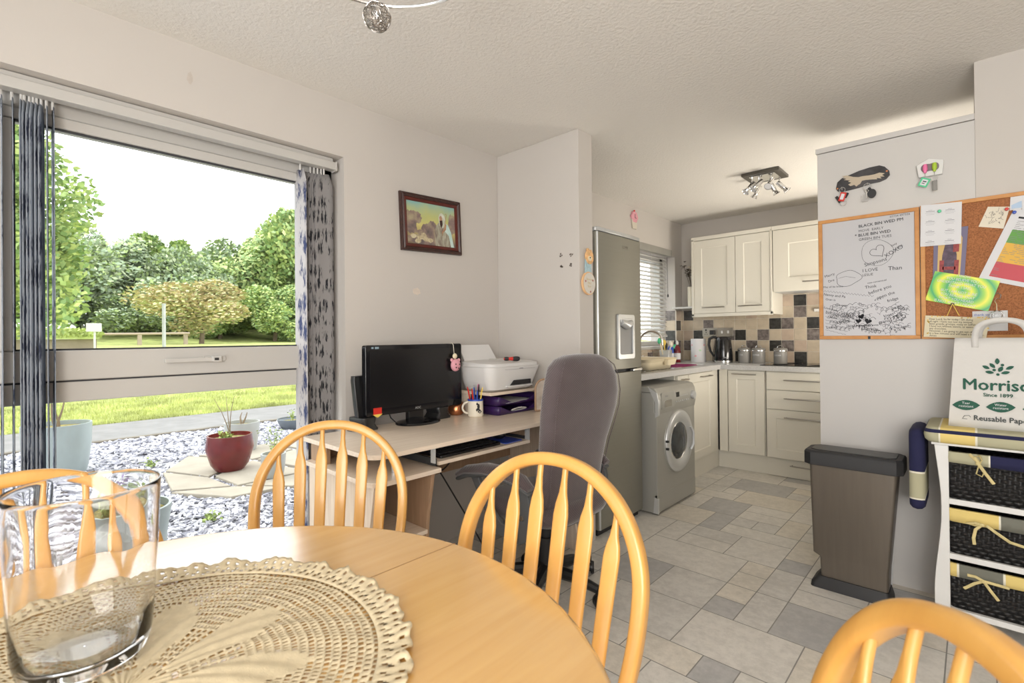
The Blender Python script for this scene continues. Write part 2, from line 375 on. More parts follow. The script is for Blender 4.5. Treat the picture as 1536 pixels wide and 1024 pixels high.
d = MB(); d.quad((DX0 + .07, RY - .05, .09), (DX1 - .07, RY - .05, .09), (DX1 - .07, RY - .05, 2.02), (DX0 + .07, RY - .05, 2.02)); d.build('glass_pane', 'pane', do, smooth=False)
# small blemishes on the paint
def blot(name, y, z, ry, rz_, col, seed):
    r = random.Random(seed); m = MB(); ring = [(y + ry * math.cos(a) * r.uniform(.7, 1.1), z + rz_ * math.sin(a) * r.uniform(.7, 1.1)) for a in [2 * PI * k / 14 for k in range(14)]]
    m.add([(WX + .0008, a, b) for a, b in ring], [tuple(range(14))]); return m.build(name, mat(name + '_tone', col, .85, var=.05, vs=60), wl, smooth=False)
blot('filler_patch', 1.648, 1.435, .028, .022, (.66, .58, .50), 3); blot('scuff_mark', .569, 2.212, .012, .026, (.52, .47, .42), 4)
pm = MB()
rb = random.Random(8)
for a, b in ((-1.737, 1.645), (-1.668, 1.640), (-1.737, 1.577), (-1.668, 1.583)):
    for q in range(5):
        x0, z0 = a + rb.uniform(-.012, .008), b + rb.uniform(-.012, .008); pm.quad(*[(x0 + i, 2.2893, z0 + j) for i, j in ((0, 0), (rb.uniform(.004, .012), 0), (.01, rb.uniform(.004, .01)), (0, .008))])
o = pm.build('chipped_paint_mark', mat('torn_plaster', (.16, .13, .11), .9), smooth=False); tag(o, 'four torn paint marks on the white partition wall left by the fridge', 'wall mark'); struct(o); del o['category']; o.name = 'trim_2'

# ---- main window (window_1)
wn = MB(); FX0, FX1 = -2.44, -2.37
wn.box(FX0, FX1, WY0, WY1, 1.975, WZ1); wn.box(FX0, FX1, WY0, WY1, 0, .07)          # head and sill
wn.box(FX0, FX1, WY1 - .06, WY1, 0, WZ1); wn.box(FX0, FX1, WY0, WY0 + .06, 0, WZ1)     # jambs
wn.box(FX0, FX1, -.06, .035, 0, WZ1)                                               # mullion
wn.box(FX0, FX1, WY0 + .06, -.06, .962, 1.036); wn.box(FX0, FX1, .035, WY1 - .06, .962, 1.036)      # transoms
win = struct(wn.build('window_1', 'upvc', bevel=.005))
def sash(y0, y1, z0, z1, zl, xo=.012):
    s = MB(); a, b = FX0 + xo, FX1 + xo
    s.box(a, b, y0, y1, z0, zl); s.box(a, b, y0, y1, z1 - .04, z1); s.box(a, b, y0, y0 + .042, zl, z1 - .04); s.box(a, b, y1 - .042, y1, zl, z1 - .04)
    o = s.build('sash', 'upvc', win, bevel=.006)
    g_ = MB(); 
    t = .006
    for q in ((y0 + .042, y1 - .042, zl, zl + t), (y0 + .042, y1 - .042, z1 - .04 - t, z1 - .04), (y0 + .042, y0 + .042 + t, zl, z1 - .04), (y1 - .042 - t, y1 - .042, zl, z1 - .04)): g_.box(b - .02, b - .008, *q)
    g_.build('gasket', 'upvcg', o, smooth=False)
    p = MB(); pane(p, a + .03, y0 + .04, y1 - .04, zl - .01, z1 - .03); p.build('glass_pane', 'pane', o, smooth=False)
    return o
s1 = sash(.037, WY1 - .062, 1.040, 1.973, 1.147); s2 = sash(WY0 + .062, -.062, 1.040, 1.973, 1.147)
p = MB(); p.box(FX1 - .002, FX1 + .0005, .037, 1.158, 1.034, 1.041); p.build('gasket', 'upvcg', win, smooth=False)
for y0, y1 in ((.035, WY1 - .06), (WY0 + .06, -.06)):
    p = MB(); pane(p, FX0 + .03, y0, y1, .07, .962); p.build('glass_pane', 'pane', win, smooth=False)
h = MB(); x = FX1 + .012
h.prism(rrect(.64, .72, 1.088, 1.112, .006), 0, .012, XP(x)); h.box(x + .01, x + .024, .50, .69, 1.090, 1.106); h.box(x + .01, x + .03, .665, .70, 1.087, 1.111)
h.build('window_handle', 'upvc', win, bevel=.002)
h = MB(); h.box(x + .0301, x + .031, .672, .688, 1.094, 1.104); h.build('lock_button', 'blackm', win, smooth=False)

# ---- kitchen window (window_2)
k = MB(); a, b = -2.45, -2.39
k.box(a, b, KY0, KY1, KZ1 - .06, KZ1); k.box(a, b, KY0, KY1, KZ0, KZ0 + .06); k.box(a, b, KY0, KY0 + .06, KZ0, KZ1); k.box(a, b, KY1 - .06, KY1, KZ0, KZ1); k.box(a, b, 4.32, 4.38, KZ0, KZ1)
kw = struct(k.build('window_2', 'upvc', bevel=.004)); k = MB(); pane(k, -2.425, KY0 + .05, KY1 - .05, KZ0 + .05, KZ1 - .05); k.build('glass_pane', 'pane', kw, smooth=False)
k = MB(); k.box(-2.39, -2.235, KY0, KY1, KZ0 - .012, KZ0 + .012); k.build('window_sill', 'upvc', kw, bevel=.004)

# ---- wall tiles (trim_1)
TM = [mat('beige_glazed_tile', (.50, .42, .32), .22, var=.10, vs=14, bmp=.05, bs=30), mat('dark_slate_tile', (.035, .033, .030), .25, var=.5, vs=30, bmp=.2, bs=40), mat('marbled_grey_tile', (.16, .135, .125), .25, var=.45, vs=35, bmp=.15, bs=40), mat('pale_grout', (.60, .56, .49), .8), mat('beige_glazed_tile_rosy', (.47, .37, .29), .22, var=.10, vs=14)]
TS = .1035; TX0 = -2.232; TZ0 = .917
special = {(4, 0): 1, (3, 2): 2, (3, 8): 1, (3, 9): 2, (3, 11): 1, (2, 1): 1, (2, 4): 2, (2, 5): 1, (2, 7): 2, (2, 11): 2, (1, 0): 2, (1, 6): 2, (1, 8): 1, (1, 9): 2, (0, 5): 1, (0, 10): 1, (5, 10): 1, (4, 10): 2, (1, 12): 1, (3, 14): 2, (2, 13): 1, (0, 14): 2, (4, 13): 1, (5, 14): 1}
tb = MB(); rt = random.Random(2)
tb.m = 3; tb.box(WX, .013, BY - .008, BY - .0005, TZ0 - .004, TZ0 + 5 * TS); tb.box(-1.29, .013, BY - .008, BY - .0005, TZ0 + 5 * TS, 1.56)
def tile(fr, a0, a1, b0, b1, t):
    e = .0015; i = .004
    tb.m = t
    P = [(a0 + e, b0 + e), (a1 - e, b0 + e), (a1 - e, b1 - e), (a0 + e, b1 - e)]; Q = [(a0 + i, b0 + i), (a1 - i, b0 + i), (a1 - i, b1 - i), (a0 + i, b1 - i)]
    tb.add([fr(x, z, 0) for x, z in P] + [fr(x, z, .003) for x, z in Q], [(4, 5, 6, 7), (0, 1, 5, 4), (1, 2, 6, 5), (2, 3, 7, 6), (3, 0, 4, 7)])
for r_ in range(7):
    for c_ in range(-1, 22):
        a0 = TX0 + c_ * TS; a1 = a0 + TS; b0 = TZ0 + r_ * TS; b1 = min(b0 + TS, TZ0 + 5 * TS if a1 < -1.29 else 1.56)
        a0 = max(a0, WX); a1 = min(a1, .013)
        if b1 - b0 < .02 or a1 - a0 < .015: continue
        tile(YX(BY - .008), a0, a1, b0, b1, special.get((r_, c_), rt.choice([0, 0, 0, 4])))
ls = {(2, -2): 1, (3, 0): 1, (1, -1): 2, (0, -1): 1, (2, 1): 1, (1, 2): 2, (0, 4): 1}
tb.m = 3
tb.box(WX + .0005, WX + .008, 2.99, BY - .008, TZ0 - .004, KZ0 - .012); tb.box(WX + .0005, WX + .008, KY1, BY - .008, KZ0 - .012, TZ0 + 5 * TS); tb.box(WX + .0005, WX + .008, 2.99, KY0, KZ0 - .012, TZ0 + 5 * TS)
for r_ in range(5):
    for c_ in range(-19, 2):
        a0 = KY1 + .001 + c_ * TS; a1 = min(a0 + TS, BY - .008); b0 = TZ0 + r_ * TS; b1 = b0 + TS
        if a0 < 3.0: continue
        if b1 > KZ0 - .012 and a0 < KY1 - .01 and a1 > KY0: b1 = KZ0 - .012
        if b1 - b0 < .02: continue
        tile(XP(WX + .008), a0, a1, b0, b1, {(3, 0): 1, (0, 0): 1, (1, 0): 2, (2, 0): 0, (0, -3): 1, (0, -6): 2, (0, -1): 2}.get((r_, c_), rt.choice([0, 0, 4])))
for r_ in range(1, 5):            # tiles returning into the window reveal
    tile(lambda a, b, d: (a, KY1 - d, b), -2.25 - .11, -2.252, TZ0 + r_ * TS, TZ0 + (r_ + 1) * TS, {2: 1, 4: 2}.get(r_, 0))
struct(tb.build('trim_1', TM, smooth=False))
# floor-level edge strip beside the tall cupboard
b_ = MB(); b_.box(.013, 1.5, PY - .012, PY, 0, .07); struct(b_.build('baseboard_right', 'white_sat', bevel=.003))

# ================================================================== BLINDS
t = thing('vertical_blind', 'vertical slat blind with blue-grey flecked fabric hanging across the big window', 'blind', (-2.31, 0, 0))
h = MB(); h.box(-.022, .024, -1.30, 1.198, 2.008, 2.046); h.box(-.024, .026, 1.196, 1.206, 2.003, 2.048); h.box(-.012, .012, -1.30, 1.19, 2.046, 2.066)
h.build('headrail', 'upvc', t, bevel=.003)
rv = random.Random(3)
def vane(y, ang, m='vane', xo=-.02, wd=.089, curve=.004):
    v = MB(); ca, sa = math.cos(ang), math.sin(ang); rows = []
    for zz in (.045, .5, 1.0, 1.5, 1.93, 1.985):
        pinch = 1 if zz < 1.95 else .55
        rows.append([(xo + s_ * wd / 2 * pinch * ca - (1 - s_ * s_) * curve * sa, y + s_ * wd / 2 * pinch * sa + (1 - s_ * s_) * curve * ca, zz) for s_ in (-1, -.5, 0, .5, 1)])
    v.loft(rows, False, False); o = v.build('vane', m, t, sol=.0012)
    hk = MB(); hk.tube([(xo, y, 1.98), (xo, y, 2.01)], .004, 6); hk.build('hanger_clip', 'white', o); return o
vane(1.040, .20)
for i, y in enumerate((1.094, 1.109, 1.124, 1.139, 1.150)): vane(y, 1.25 + .05 * i, 'vaneg', xo=-.03 + .006 * i)
for y, a in ((.050, .03), (.076, .0), (.098, -.14), (.106, -.18), (.118, -.25), (.127, -.27), (.136, -.20), (.147, -.24), (.160, -.06), (.176, .0)): vane(y, a, 'vaned')
for i in range(6): vane(-1.24 + .02 * i, .1, 'vaned')

t = thing('venetian_blind', 'white slatted venetian blind with grey top board in the kitchen window', 'blind', (-2.27, 0, 0))
h = MB(); h.box(-.01, .035, KY0 + .02, 4.80, 1.978, 2.042); h.box(-.06, -.01, KY0 + .02, 4.80, 1.99, 2.042); h.build('valance', mat('grey_valance', (.33, .32, .29), .5), t, bevel=.003)
nsl = 20
for i in range(nsl):
    z = 1.20 + (1.955 - 1.20) * i / (nsl - 1); s_ = MB(); a = .60
    pts = []
    for q in (-1, 0, 1): pts.append((-.035 + q * .024 * math.cos(a), z + q * .024 * math.sin(a) * -1 + (.003 if q == 0 else 0)))
    s_.loft([[(x, yy, zz) for x, zz in pts] for yy in (KY0 + .02, 4.775)], False, False)
    s_.build('slat', mat('slat_white', (.80, .80, .78), .4) if i == 0 else bpy.data.materials['slat_white'], t, sol=.0025)
h = MB(); h.box(-.06, -.01, KY0 + .02, 4.775, 1.165, 1.18); h.build('bottom_rail', 'white', t, bevel=.003)
for y in (3.95, 4.45, 4.70):
    c = MB(); c.tube([(-.010, y, 1.17), (-.010, y, 1.99)], .0015, 5); c.build('ladder_cord', 'white', t)
c = MB(); c.tube([(.0, 4.76, 1.97), (.004, 4.762, 1.6)], .002, 5); c.lathe([(.002, 0), (.007, -.01), (.008, -.03), (.002, -.035)], (.004, 4.762, 1.60), 8); c.build('pull_cord', 'blackm', t)
# ================================================================== DINING TABLE AND CHAIRS
TC = (-.6985, .0977); TR = .566; TZ = .765
t = thing('dining_table', 'round honey-beech pedestal dining table with a crochet doily on it', 'table', (TC[0], TC[1], 0))
m = MB(); prof = [(0.001, TZ - .024), (TR - .02, TZ - .024), (TR - .006, TZ - .020), (TR, TZ - .011), (TR - .003, TZ - .004), (TR - .010, TZ), (TR - .012, TZ), (TR - .03, TZ), (.3, TZ), (.001, TZ)]
m.lathe(prof, n=128, caps=False)
top = m.build('tabletop', 'table', t, ang=50)
m = MB(); m.box(-.072, -.0705, -.555, .555, TZ - .001, TZ + .0004); m.build('leaf_joint', mat('joint_dark_line', (.30, .16, .06), .6), top, smooth=False)  # dark seam where the table leaves meet
m = MB(); m.lathe([(.10, TZ - .07), (.10, TZ - .024)], n=32); m.lathe([(.045, .14), (.075, .18), (.085, .26), (.05, .34), (.04, .42), (.06, .50), (.055, .6), (.045, .66), (.07, .70), (.09, .70)], n=28)
m.build('pedestal', 'pine', t)
for k in range(4):
    a = PI / 4 + k * PI / 2; m = MB(); m.tube([(.04 * math.cos(a), .04 * math.sin(a), .22), (.16 * math.cos(a), .16 * math.sin(a), .2), (.28 * math.cos(a), .28 * math.sin(a), .10), (.38 * math.cos(a), .38 * math.sin(a), .03)], [.035, .033, .028, .024], 10); m.build('leg', 'pine', t)
m = MB(); m.box(-.3, .3, -.04, .04, TZ - .05, TZ - .0245); m.box(-.04, .04, -.3, .3, TZ - .05, TZ - .0245); m.build('bearer', 'pine', t, bevel=.004)

def hoop_pts(h, wd, tm, k, lean, n=40, inset=.0):
    pts = []
    for i in range(-n, n + 1):
        a = i / n
        if abs(a) <= .65:
            ph = abs(a) / .65 * PI / 2; s_ = wd * math.sin(ph) ** .95; z = tm + (h - tm) * math.cos(ph)
        else:
            q = (abs(a) - .65) / .35; z = tm + (.43 - tm) * q; s_ = wd - k * (tm - z) * 1.0 * q
        s_ = math.copysign(s_, a) if a else 0
        pts.append((-(z - .45) * math.tan(lean), s_, z))
    return pts
H_, W_, TM_, K_, LEAN = .936 - .015, .220 - .014, .709, .204, .232
def make_chair():
    t = thing('dining_chair', '', 'chair')
    hp = hoop_pts(H_, W_, TM_, K_, LEAN)
    m = MB(); N = len(hp); rings = []
    tl = math.tan(LEAN)
    for i, p in enumerate(hp):      # rounded-rectangle section, width in the plane of the hoop and depth through it
        a = Vector(hp[max(0, i - 1)]); b = Vector(hp[min(N - 1, i + 1)]); tg = (b - a).normalized(); nrm = Vector((math.cos(LEAN), 0, math.sin(LEAN)))
        side = tg.cross(nrm).normalized(); ring = []
        for x, y in rrect(-.0135, .0135, -.0155, .0155, .008, 3): ring.append(tuple(Vector(p) + side * x + nrm * y))
        rings.append(ring)
    m.loft(rings); m.build('back_hoop', 'pine', t, ang=60)
    for s_b, s_t in ((-.125, -.150), (-.076, -.090), (-.026, -.030), (.026, .030), (.076, .090), (.125, .150)):
        zt = TM_ + (H_ - TM_) * math.sqrt(max(0, 1 - (abs(s_t) / W_) ** 2)) - .008; z0 = .44; L_ = zt - z0; rings = []
        for f_, wd, th in ((0, .0135, .006), (.15, .0142, .006), (.45, .0150, .006), (.72, .0162, .0055), (.80, .0165, .0055), (.845, .0140, .0055), (.89, .0088, .0055), (.94, .0064, .006), (1, .0062, .006)):
            z = z0 + L_ * f_; y = s_b + (s_t - s_b) * f_; x = -(z - .45) * tl
            rings.append([(x + b_ * math.cos(LEAN), y + a_, z + b_ * math.sin(LEAN)) for a_, b_ in rrect(-wd, wd, -th, th, min(wd, th) * .9, 3)])
        m = MB(); m.loft(rings); m.build('spindle', 'pine', t, ang=50)
    m = MB(); out = []
    for k in range(40):
        a = 2 * PI * k / 40; cx = math.copysign(abs(math.cos(a)) ** .7, math.cos(a)); sy = math.copysign(abs(math.sin(a)) ** .75, math.sin(a)); out.append((.185 + .215 * cx, .205 * sy * (1 + .06 * cx)))
    def ring(sc, z, dip=0): return [(.185 + (x - .185) * sc, y * sc, z) for x, y in out]
    m.loft([ring(.90, .415), ring(.98, .422), ring(1, .435), ring(.98, .447), ring(.93, .450), ring(.8, .445), ring(.4, .440), ring(.02, .439)]); m.build('seat', 'pine', t, ang=50)
    for sx, sy in ((.05, -.14), (.05, .14), (.33, -.15), (.33, .15)):
        ex = sx + (.05 if sx > .2 else -.07); ey = sy * 1.35; m = MB()
        P = [Vector((sx, sy, .418)).lerp(Vector((ex, ey, 0)), q) for q in (0, .1, .2, .28, .32, .5, .75, .9, 1)]
        m.tube(P, [.014, .017, .021, .022, .017, .022, .019, .015, .012], 12); m.build('leg', 'pine', t)
    m = MB(); fz = .19
    for sy in (-1, 1): m.tube([(.05 - .07 * .55, sy * .14 * 1.19, fz), (.19, sy * .17, fz), (.33 + .05 * .55, sy * .15 * 1.19, fz)], [.009, .014, .009], 10)
    m.tube([(.19, -.17, fz), (.19, 0, fz), (.19, .17, fz)], [.009, .014, .009], 10); m.build('stretcher', 'pine', t); return t
ch = make_chair()
CH = [((-1.325, .655), -.674, 'arch-backed pine dining chair in front of the computer desk, beside the big window'),
      ((-.636, .715), -1.439, 'arch-backed pine dining chair in front of the grey office chair'),
      ((-.08, .497), -2.55, 'arch-backed pine dining chair nearest the camera, in front of the wicker basket drawers'),
      ((-1.214, .052), .0, 'arch-backed pine dining chair seen behind the glass vase, by the window')]
for i, ((x, y), a, l) in enumerate(CH):
    o = ch if i == 0 else dup(ch); o.location = (x, y, 0); o.rotation_euler = (0, 0, a); o['label'] = l; o['group'] = 'pine dining chairs around the round table'

# ---- crochet doily
DC = (-.735, .115); DR = .325; z0 = TZ + .0015
NS, NR = 168, 27
m = MB(); rd = random.Random(11)
petal = []
def solid(r, a):
    for k in range(8):
        c = (k + .3) * 2 * PI / 8; d = (a - c + PI) % (2 * PI) - PI; half = .30 * math.sin(PI * min(1, max(0, (r - .02) / .19))) ** .7 if .02 < r < .21 else 0
        if abs(d) < half: return abs(d) < half - .05 and True
    return r < .045
rads = []
r = .012
for i in range(NR): rads += [r, r + .0036]; r += (DR - .035 - .012) / NR
rads.append(DR - .035)
angs = []
for j in range(NS): a = 2 * PI * j / NS; angs += [a, a + 2 * PI / NS * .34]
nA = len(angs); V = []
def zz(r, a): return z0 + .0014 * (1 + math.sin(9 * a + r * 40)) * (r / DR) + .0008 * math.sin(a * 31 + r * 90)
for r_ in rads:
    for a in angs: V.append((DC[0] + r_ * math.cos(a), DC[1] + r_ * math.sin(a), zz(r_, a)))
F = []
for i in range(len(rads) - 1):
    rm = (rads[i] + rads[i + 1]) / 2
    coarse = 1 if rm > .13 else (2 if rm > .06 else 4)
    for j in range(nA):
        am = angs[j]
        if i % 2 == 1:
            jj = j // 2
            hole = (j % 2 == 1) if coarse == 1 else ((jj % coarse != 0))
            # stagger every second ring
            if coarse == 1 and (i // 2) % 2: hole = (j % 2 == 0)
            if hole and not solid(rm, am): continue
        F.append((i * nA + j, i * nA + (j + 1) % nA, (i + 1) * nA + (j + 1) % nA, (i + 1) * nA + j))
m.add(V, F)
doily = m.build('crochet_doily', 'crochet', sol=.0010, smooth=True, fixn=False)
tag(doily, 'cream crocheted lace doily spread on the round dining table', 'doily')
# ruffled shell edging
m = MB(); NE = 720; rings = []
for q in range(7):
    ring = []
    for j in range(NE):
        a = 2 * PI * j / NE; sc = .5 + .5 * math.sin(24 * a); f_ = q / 6
        rr_ = DR - .037 + (.034 + .011 * abs(math.sin(13 * a + .4)) ** .6 + .003 * math.sin(53 * a)) * f_
        z_ = z0 + .003 + f_ * (.002 + .0038 * (1 + math.sin(29 * a + 1.6 * math.sin(7 * a))) * f_ + .0012 * math.sin(120 * a))
        ring.append((DC[0] + rr_ * math.cos(a), DC[1] + rr_ * math.sin(a), z_))
    rings.append(ring)
vs = [p for g_ in rings for p in g_]; fs = []
for q in range(6):
    for j in range(NE):
        if q in (1, 2, 4) and (j // 2 + q) % 3 == 0: continue
        fs.append((q * NE + j, q * NE + (j + 1) % NE, (q + 1) * NE + (j + 1) % NE, (q + 1) * NE + j))
m.add(vs, fs); m.build('ruffled_edge', 'crochet', doily, sol=.002, fixn=False)

# ---- glass vase
VX, VY = -.836, .092; VR = .0735; vz = TZ + .0065; VH = .222
t = thing('glass_vase', 'clear cylindrical glass vase standing on the crochet doily', 'vase', (VX, VY, vz))
m = MB(); prof = [(.001, 0), (.045, 0), (.058, .002), (.066, .010), (.070, .03), (.0735, .08), (.076, .15), (.0795, VH - .004), (.0803, VH), (.0795, VH + .002), (.0783, VH + .002), (.0765, VH - .006), (.0732, .15), (.0706, .08), (.067, .028), (.060, .018), (.03, .014), (.001, .013)]
N = 72; rings = []
rg = random.Random(4)
for ip, (r_, h_) in enumerate(prof):
    ring = []
    for k_ in range(N):
        a = 2 * PI * k_ / N; w_ = 1 + (.010 * math.sin(7 * a + h_ * 30 + (1.5 if ip > 9 else 0)) + .006 * math.sin(11 * a - h_ * 50)) * (1 if .02 < h_ < VH - .02 else .2)
        ring.append((r_ * w_ * math.cos(a), r_ * w_ * math.sin(a), h_))
    rings.append(ring)
m.loft(rings, False); m.build('vase_body', 'glass', t, ang=60)

# ================================================================== DESK
DX0, DXF, DY0, DY1, DZ = -2.14, -1.575, .955, 2.27, .755
t = thing('computer_desk', 'pale oak-effect computer desk with keyboard tray against the window wall', 'desk', (0, 0, 0))
m = MB(); pl = [(DX0, DY0), (DX0, DY1), (DXF, DY1)]
pl = [(DX0, DY1), (DX0, DY0)] + [(DXF - .06 + .06 * math.sin(q), DY0 + .06 - .06 * math.cos(q)) for q in [k * PI / 12 for k in range(7)]] + [(DXF, DY1)]
m.prism(pl, DZ - .018, DZ); m.build('desktop', 'oak', t, bevel=.0015)
m = MB(); m.prism([(-2.12, DY0 + .0)] + [(DXF - .05 + .05 * math.sin(q), DY0 + .05 - .05 * math.cos(q) - .0) for q in [k * PI / 12 for k in range(7)]] + [(DXF, 1.268), (-2.12, 1.268)], .637, .655); m.build('printer_shelf', 'oak', t, bevel=.0015)
def side(y, zt, name='side_panel', mt='oakv', curve=True):
    m = MB(); P = [(-2.12, .0), (-1.60, .0), (-1.60, .05)] + [(-1.60 - .045 * math.sin(PI * q) ** 1, .05 + (zt - .07) * q) for q in (.15, .3, .45, .6, .75, .9)] + [(-1.60, zt), (-2.12, zt)]
    m.prism(P, y, y + .017, lambda a, b, d: (a, d, b)); return m.build(name, mt, t, bevel=.001)
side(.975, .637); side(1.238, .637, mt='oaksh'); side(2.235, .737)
m = MB(); m.box(-2.12, -1.63, .992, 1.238, .385, .401); m.build('lower_shelf', 'oak', t, bevel=.001)
m = MB(); m.box(-2.12, -1.62, .992, 1.238, .05, .066); m.build('base_shelf', 'oak', t, bevel=.001)
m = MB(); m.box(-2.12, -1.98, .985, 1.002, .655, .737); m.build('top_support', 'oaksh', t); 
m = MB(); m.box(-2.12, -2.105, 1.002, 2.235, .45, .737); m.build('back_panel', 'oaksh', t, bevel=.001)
m = MB(); m.cyl((-1.66, 1.10, .655), (-1.66, 1.10, .737), .009, 12); m.build('support_post', 'chrome', t)
m = MB(); m.box(-2.0, -1.59, 1.268, 1.83, .662, .677); m.build('keyboard_tray', 'oak', t, bevel=.001)
for y in (1.254, 1.832):
    m = MB(); m.box(-2.0, -1.60, y - .002, y + .010, .660, .690); m.build('drawer_runner', 'blackm', t, bevel=.001)
    m = MB(); m.box(-1.62, -1.59, y - .006, y - .003, .672, .737); 
    for z in (.690, .72): m.cyl((-1.605, y - .0075, z), (-1.605, y - .006, z), .004, 10)
    m.build('runner_bracket', 'steel2', t, bevel=.0005)
o = MB(); o.prism(rrect(-1.86, -1.62, 1.30, 1.66, .01), .6775, .690); 
kb = o.build('keyboard', 'blackgl', bevel=.002); tag(kb, 'slim black keyboard lying on the sliding tray under the desktop', 'keyboard')
o = MB()
for r_ in range(5):
    for q in range(14): o.box(-1.845 + r_ * .042, -1.845 + r_ * .042 + .034, 1.312 + q * .0245, 1.312 + q * .0245 + .020, .6902, .6925)
o.build('key_caps', 'blackm', kb)
o = MB(); o.prism(rrect(-1.80, -1.61, 1.68, 1.80, .01), .6775, .681); o = o.build('mouse_mat', 'blue', bevel=.001); tag(o, 'blue mouse mat on the sliding tray beside the keyboard', 'mouse mat')
o = MB(); o.sphere((-1.72, 1.74, .682), .03, 14, 8, (1.5, .95, .75)); o = o.build('computer_mouse', 'black'); tag(o, 'black computer mouse on the blue mat', 'mouse'); o.location = (0, 0, .020)
# ---- monitor
MX = -2.045
t = thing('computer_monitor', 'black flat computer monitor with a dark screen on the desk', 'monitor', (MX, 1.50, DZ))
m = MB(); m.prism(rrect(-.292, .292, .060, .392, .012), -.035, 0, XP(0)); m.prism(rrect(-.18, .18, .12, .33, .03), -.06, -.03, XP(0)); m.build('housing', 'blackgl', t, bevel=.004)
m = MB(); m.box(-.0012, .0006, -.268, .268, .092, .370); m.build('screen', 'screen', t, smooth=False)
m = MB(); m.prism(rrect(-.045, .045, 0.01, .10, .01), -.045, -.015, XP(0)); m.build('neck', 'blackgl', t, bevel=.003)
m = MB(); m.lathe([(.001, 0), (.108, 0), (.110, .004), (.104, .010), (.06, .016), (.001, .018)], n=40); b_ = m.build('stand_base', 'blackgl', t); b_.scale = (.85, 1.1, 1)
m = MB(); m.text('AOC', .016, lambda x, y, d: (.0004 + d, x, y + .070)); m.build('lettering', 'steel2', t, smooth=False)
m = MB(); m.box(.0004, .0012, -.262, -.25, .375, .383); m.box(.0004, .0012, -.243, -.222, .374, .384); m.build('badge_sticker', mat('sticker_blue_grey', (.25, .35, .42), .5), t, smooth=False)
o = MB(); o.box(0, .0015, -.022, .022, -.016, .016); st = o.build('sale_sticker', 'red'); tag(st, 'small red and yellow sticker on the lower left corner of the monitor', 'sticker'); st.location = (MX + .0012, 1.268, DZ + .083)
o = MB(); o.add([(.0002, -.026, -.014), (.0002, .026, -.014), (.0002, 0, -.030), (.002, -.026, -.014), (.002, .026, -.014), (.002, 0, -.030)], [(0, 1, 2), (3, 4, 5), (0, 1, 4, 3), (1, 2, 5, 4), (2, 0, 3, 5)]); o.build('arrow_tip', 'yellow', st, smooth=False)
t = thing('hanging_charm', 'pink pig-face charm hanging on a cord over the monitor corner', 'charm', (MX + .012, 1.726, DZ + .395))
m = MB(); m.tube([(-.03, .0, -.005), (-.012, -.002, .001), (0.002, -.004, -.01), (.004, -.001, -.055)], .0016, 6); m.build('cord', 'cream', t)
m = MB(); m.sphere((.006, .003, -.070), .015, 14, 8, (.5, 1, 1)); m.build('bead', 'creamp', t)
m = MB(); m.sphere((.010, .004, -.118), .031, 18, 12, (.6, 1, 1.08)); m.sphere((.008, -.020, -.090), .010, 10, 6, (.5, 1, 1)); m.sphere((.008, .028, -.092), .010, 10, 6, (.5, 1, 1)); pg = m.build('pig_head', 'pink', t)
m = MB()
for y, z in ((-.006, -.130), (.012, -.134), (-.008, -.112), (.018, -.114)): m.sphere((.027, y, z), .0042, 8, 6, (.8, 1, 1))
m.build('face_spots', 'darkwood', pg)
# ---- speakers
t = thing('desktop_speaker', 'slim black speaker standing left of the monitor', 'speaker', (-2.085, 1.21, DZ), .2)
m = MB(); m.loft([[(x + o_, y, z) for x, y in rrect(-.012, .016, -w_, w_, .008)] for z, w_, o_ in ((.03, .030, 0), (.10, .036, -.006), (.23, .040, -.02), (.25, .036, -.022))]); m.build('speaker_body', 'black', t)
m = MB(); m.loft([[(x, y, z) for x, y in rrect(-.05, .06, -w_, w_, .02)] for z, w_ in ((0, .055), (.008, .055), (.016, .045), (.03, .035), (.05, .042), (.06, .04))]); m.build('speaker_foot', 'black', t)
dup(t, 'slim black speaker standing behind the monitor, beside the copper pot', (-2.095, 1.655, DZ), .1)
m = MB(); m.tube([(-2.09, 1.33, .92), (-2.085, 1.34, .85), (-2.09, 1.37, .79), (-2.08, 1.40, .758), (-2.07, 1.44, .757)], .003, 6); o = m.build('monitor_cable', 'blackm'); tag(o, 'black cable hanging behind the monitor onto the desk', 'cable')
# ---- copper pot
t = thing('copper_pot', 'small round shiny copper pot on the desk behind the mug', 'pot', (-2.09, 1.79, DZ))
m = MB(); m.lathe([(.001, 0), (.03, 0), (.042, .012), (.046, .03), (.042, .05), (.036, .058), (.040, .068), (.037, .068), (.033, .058), (.040, .03), (.001, .006)], n=32, caps=False); m.build('pot_body', 'copper', t)
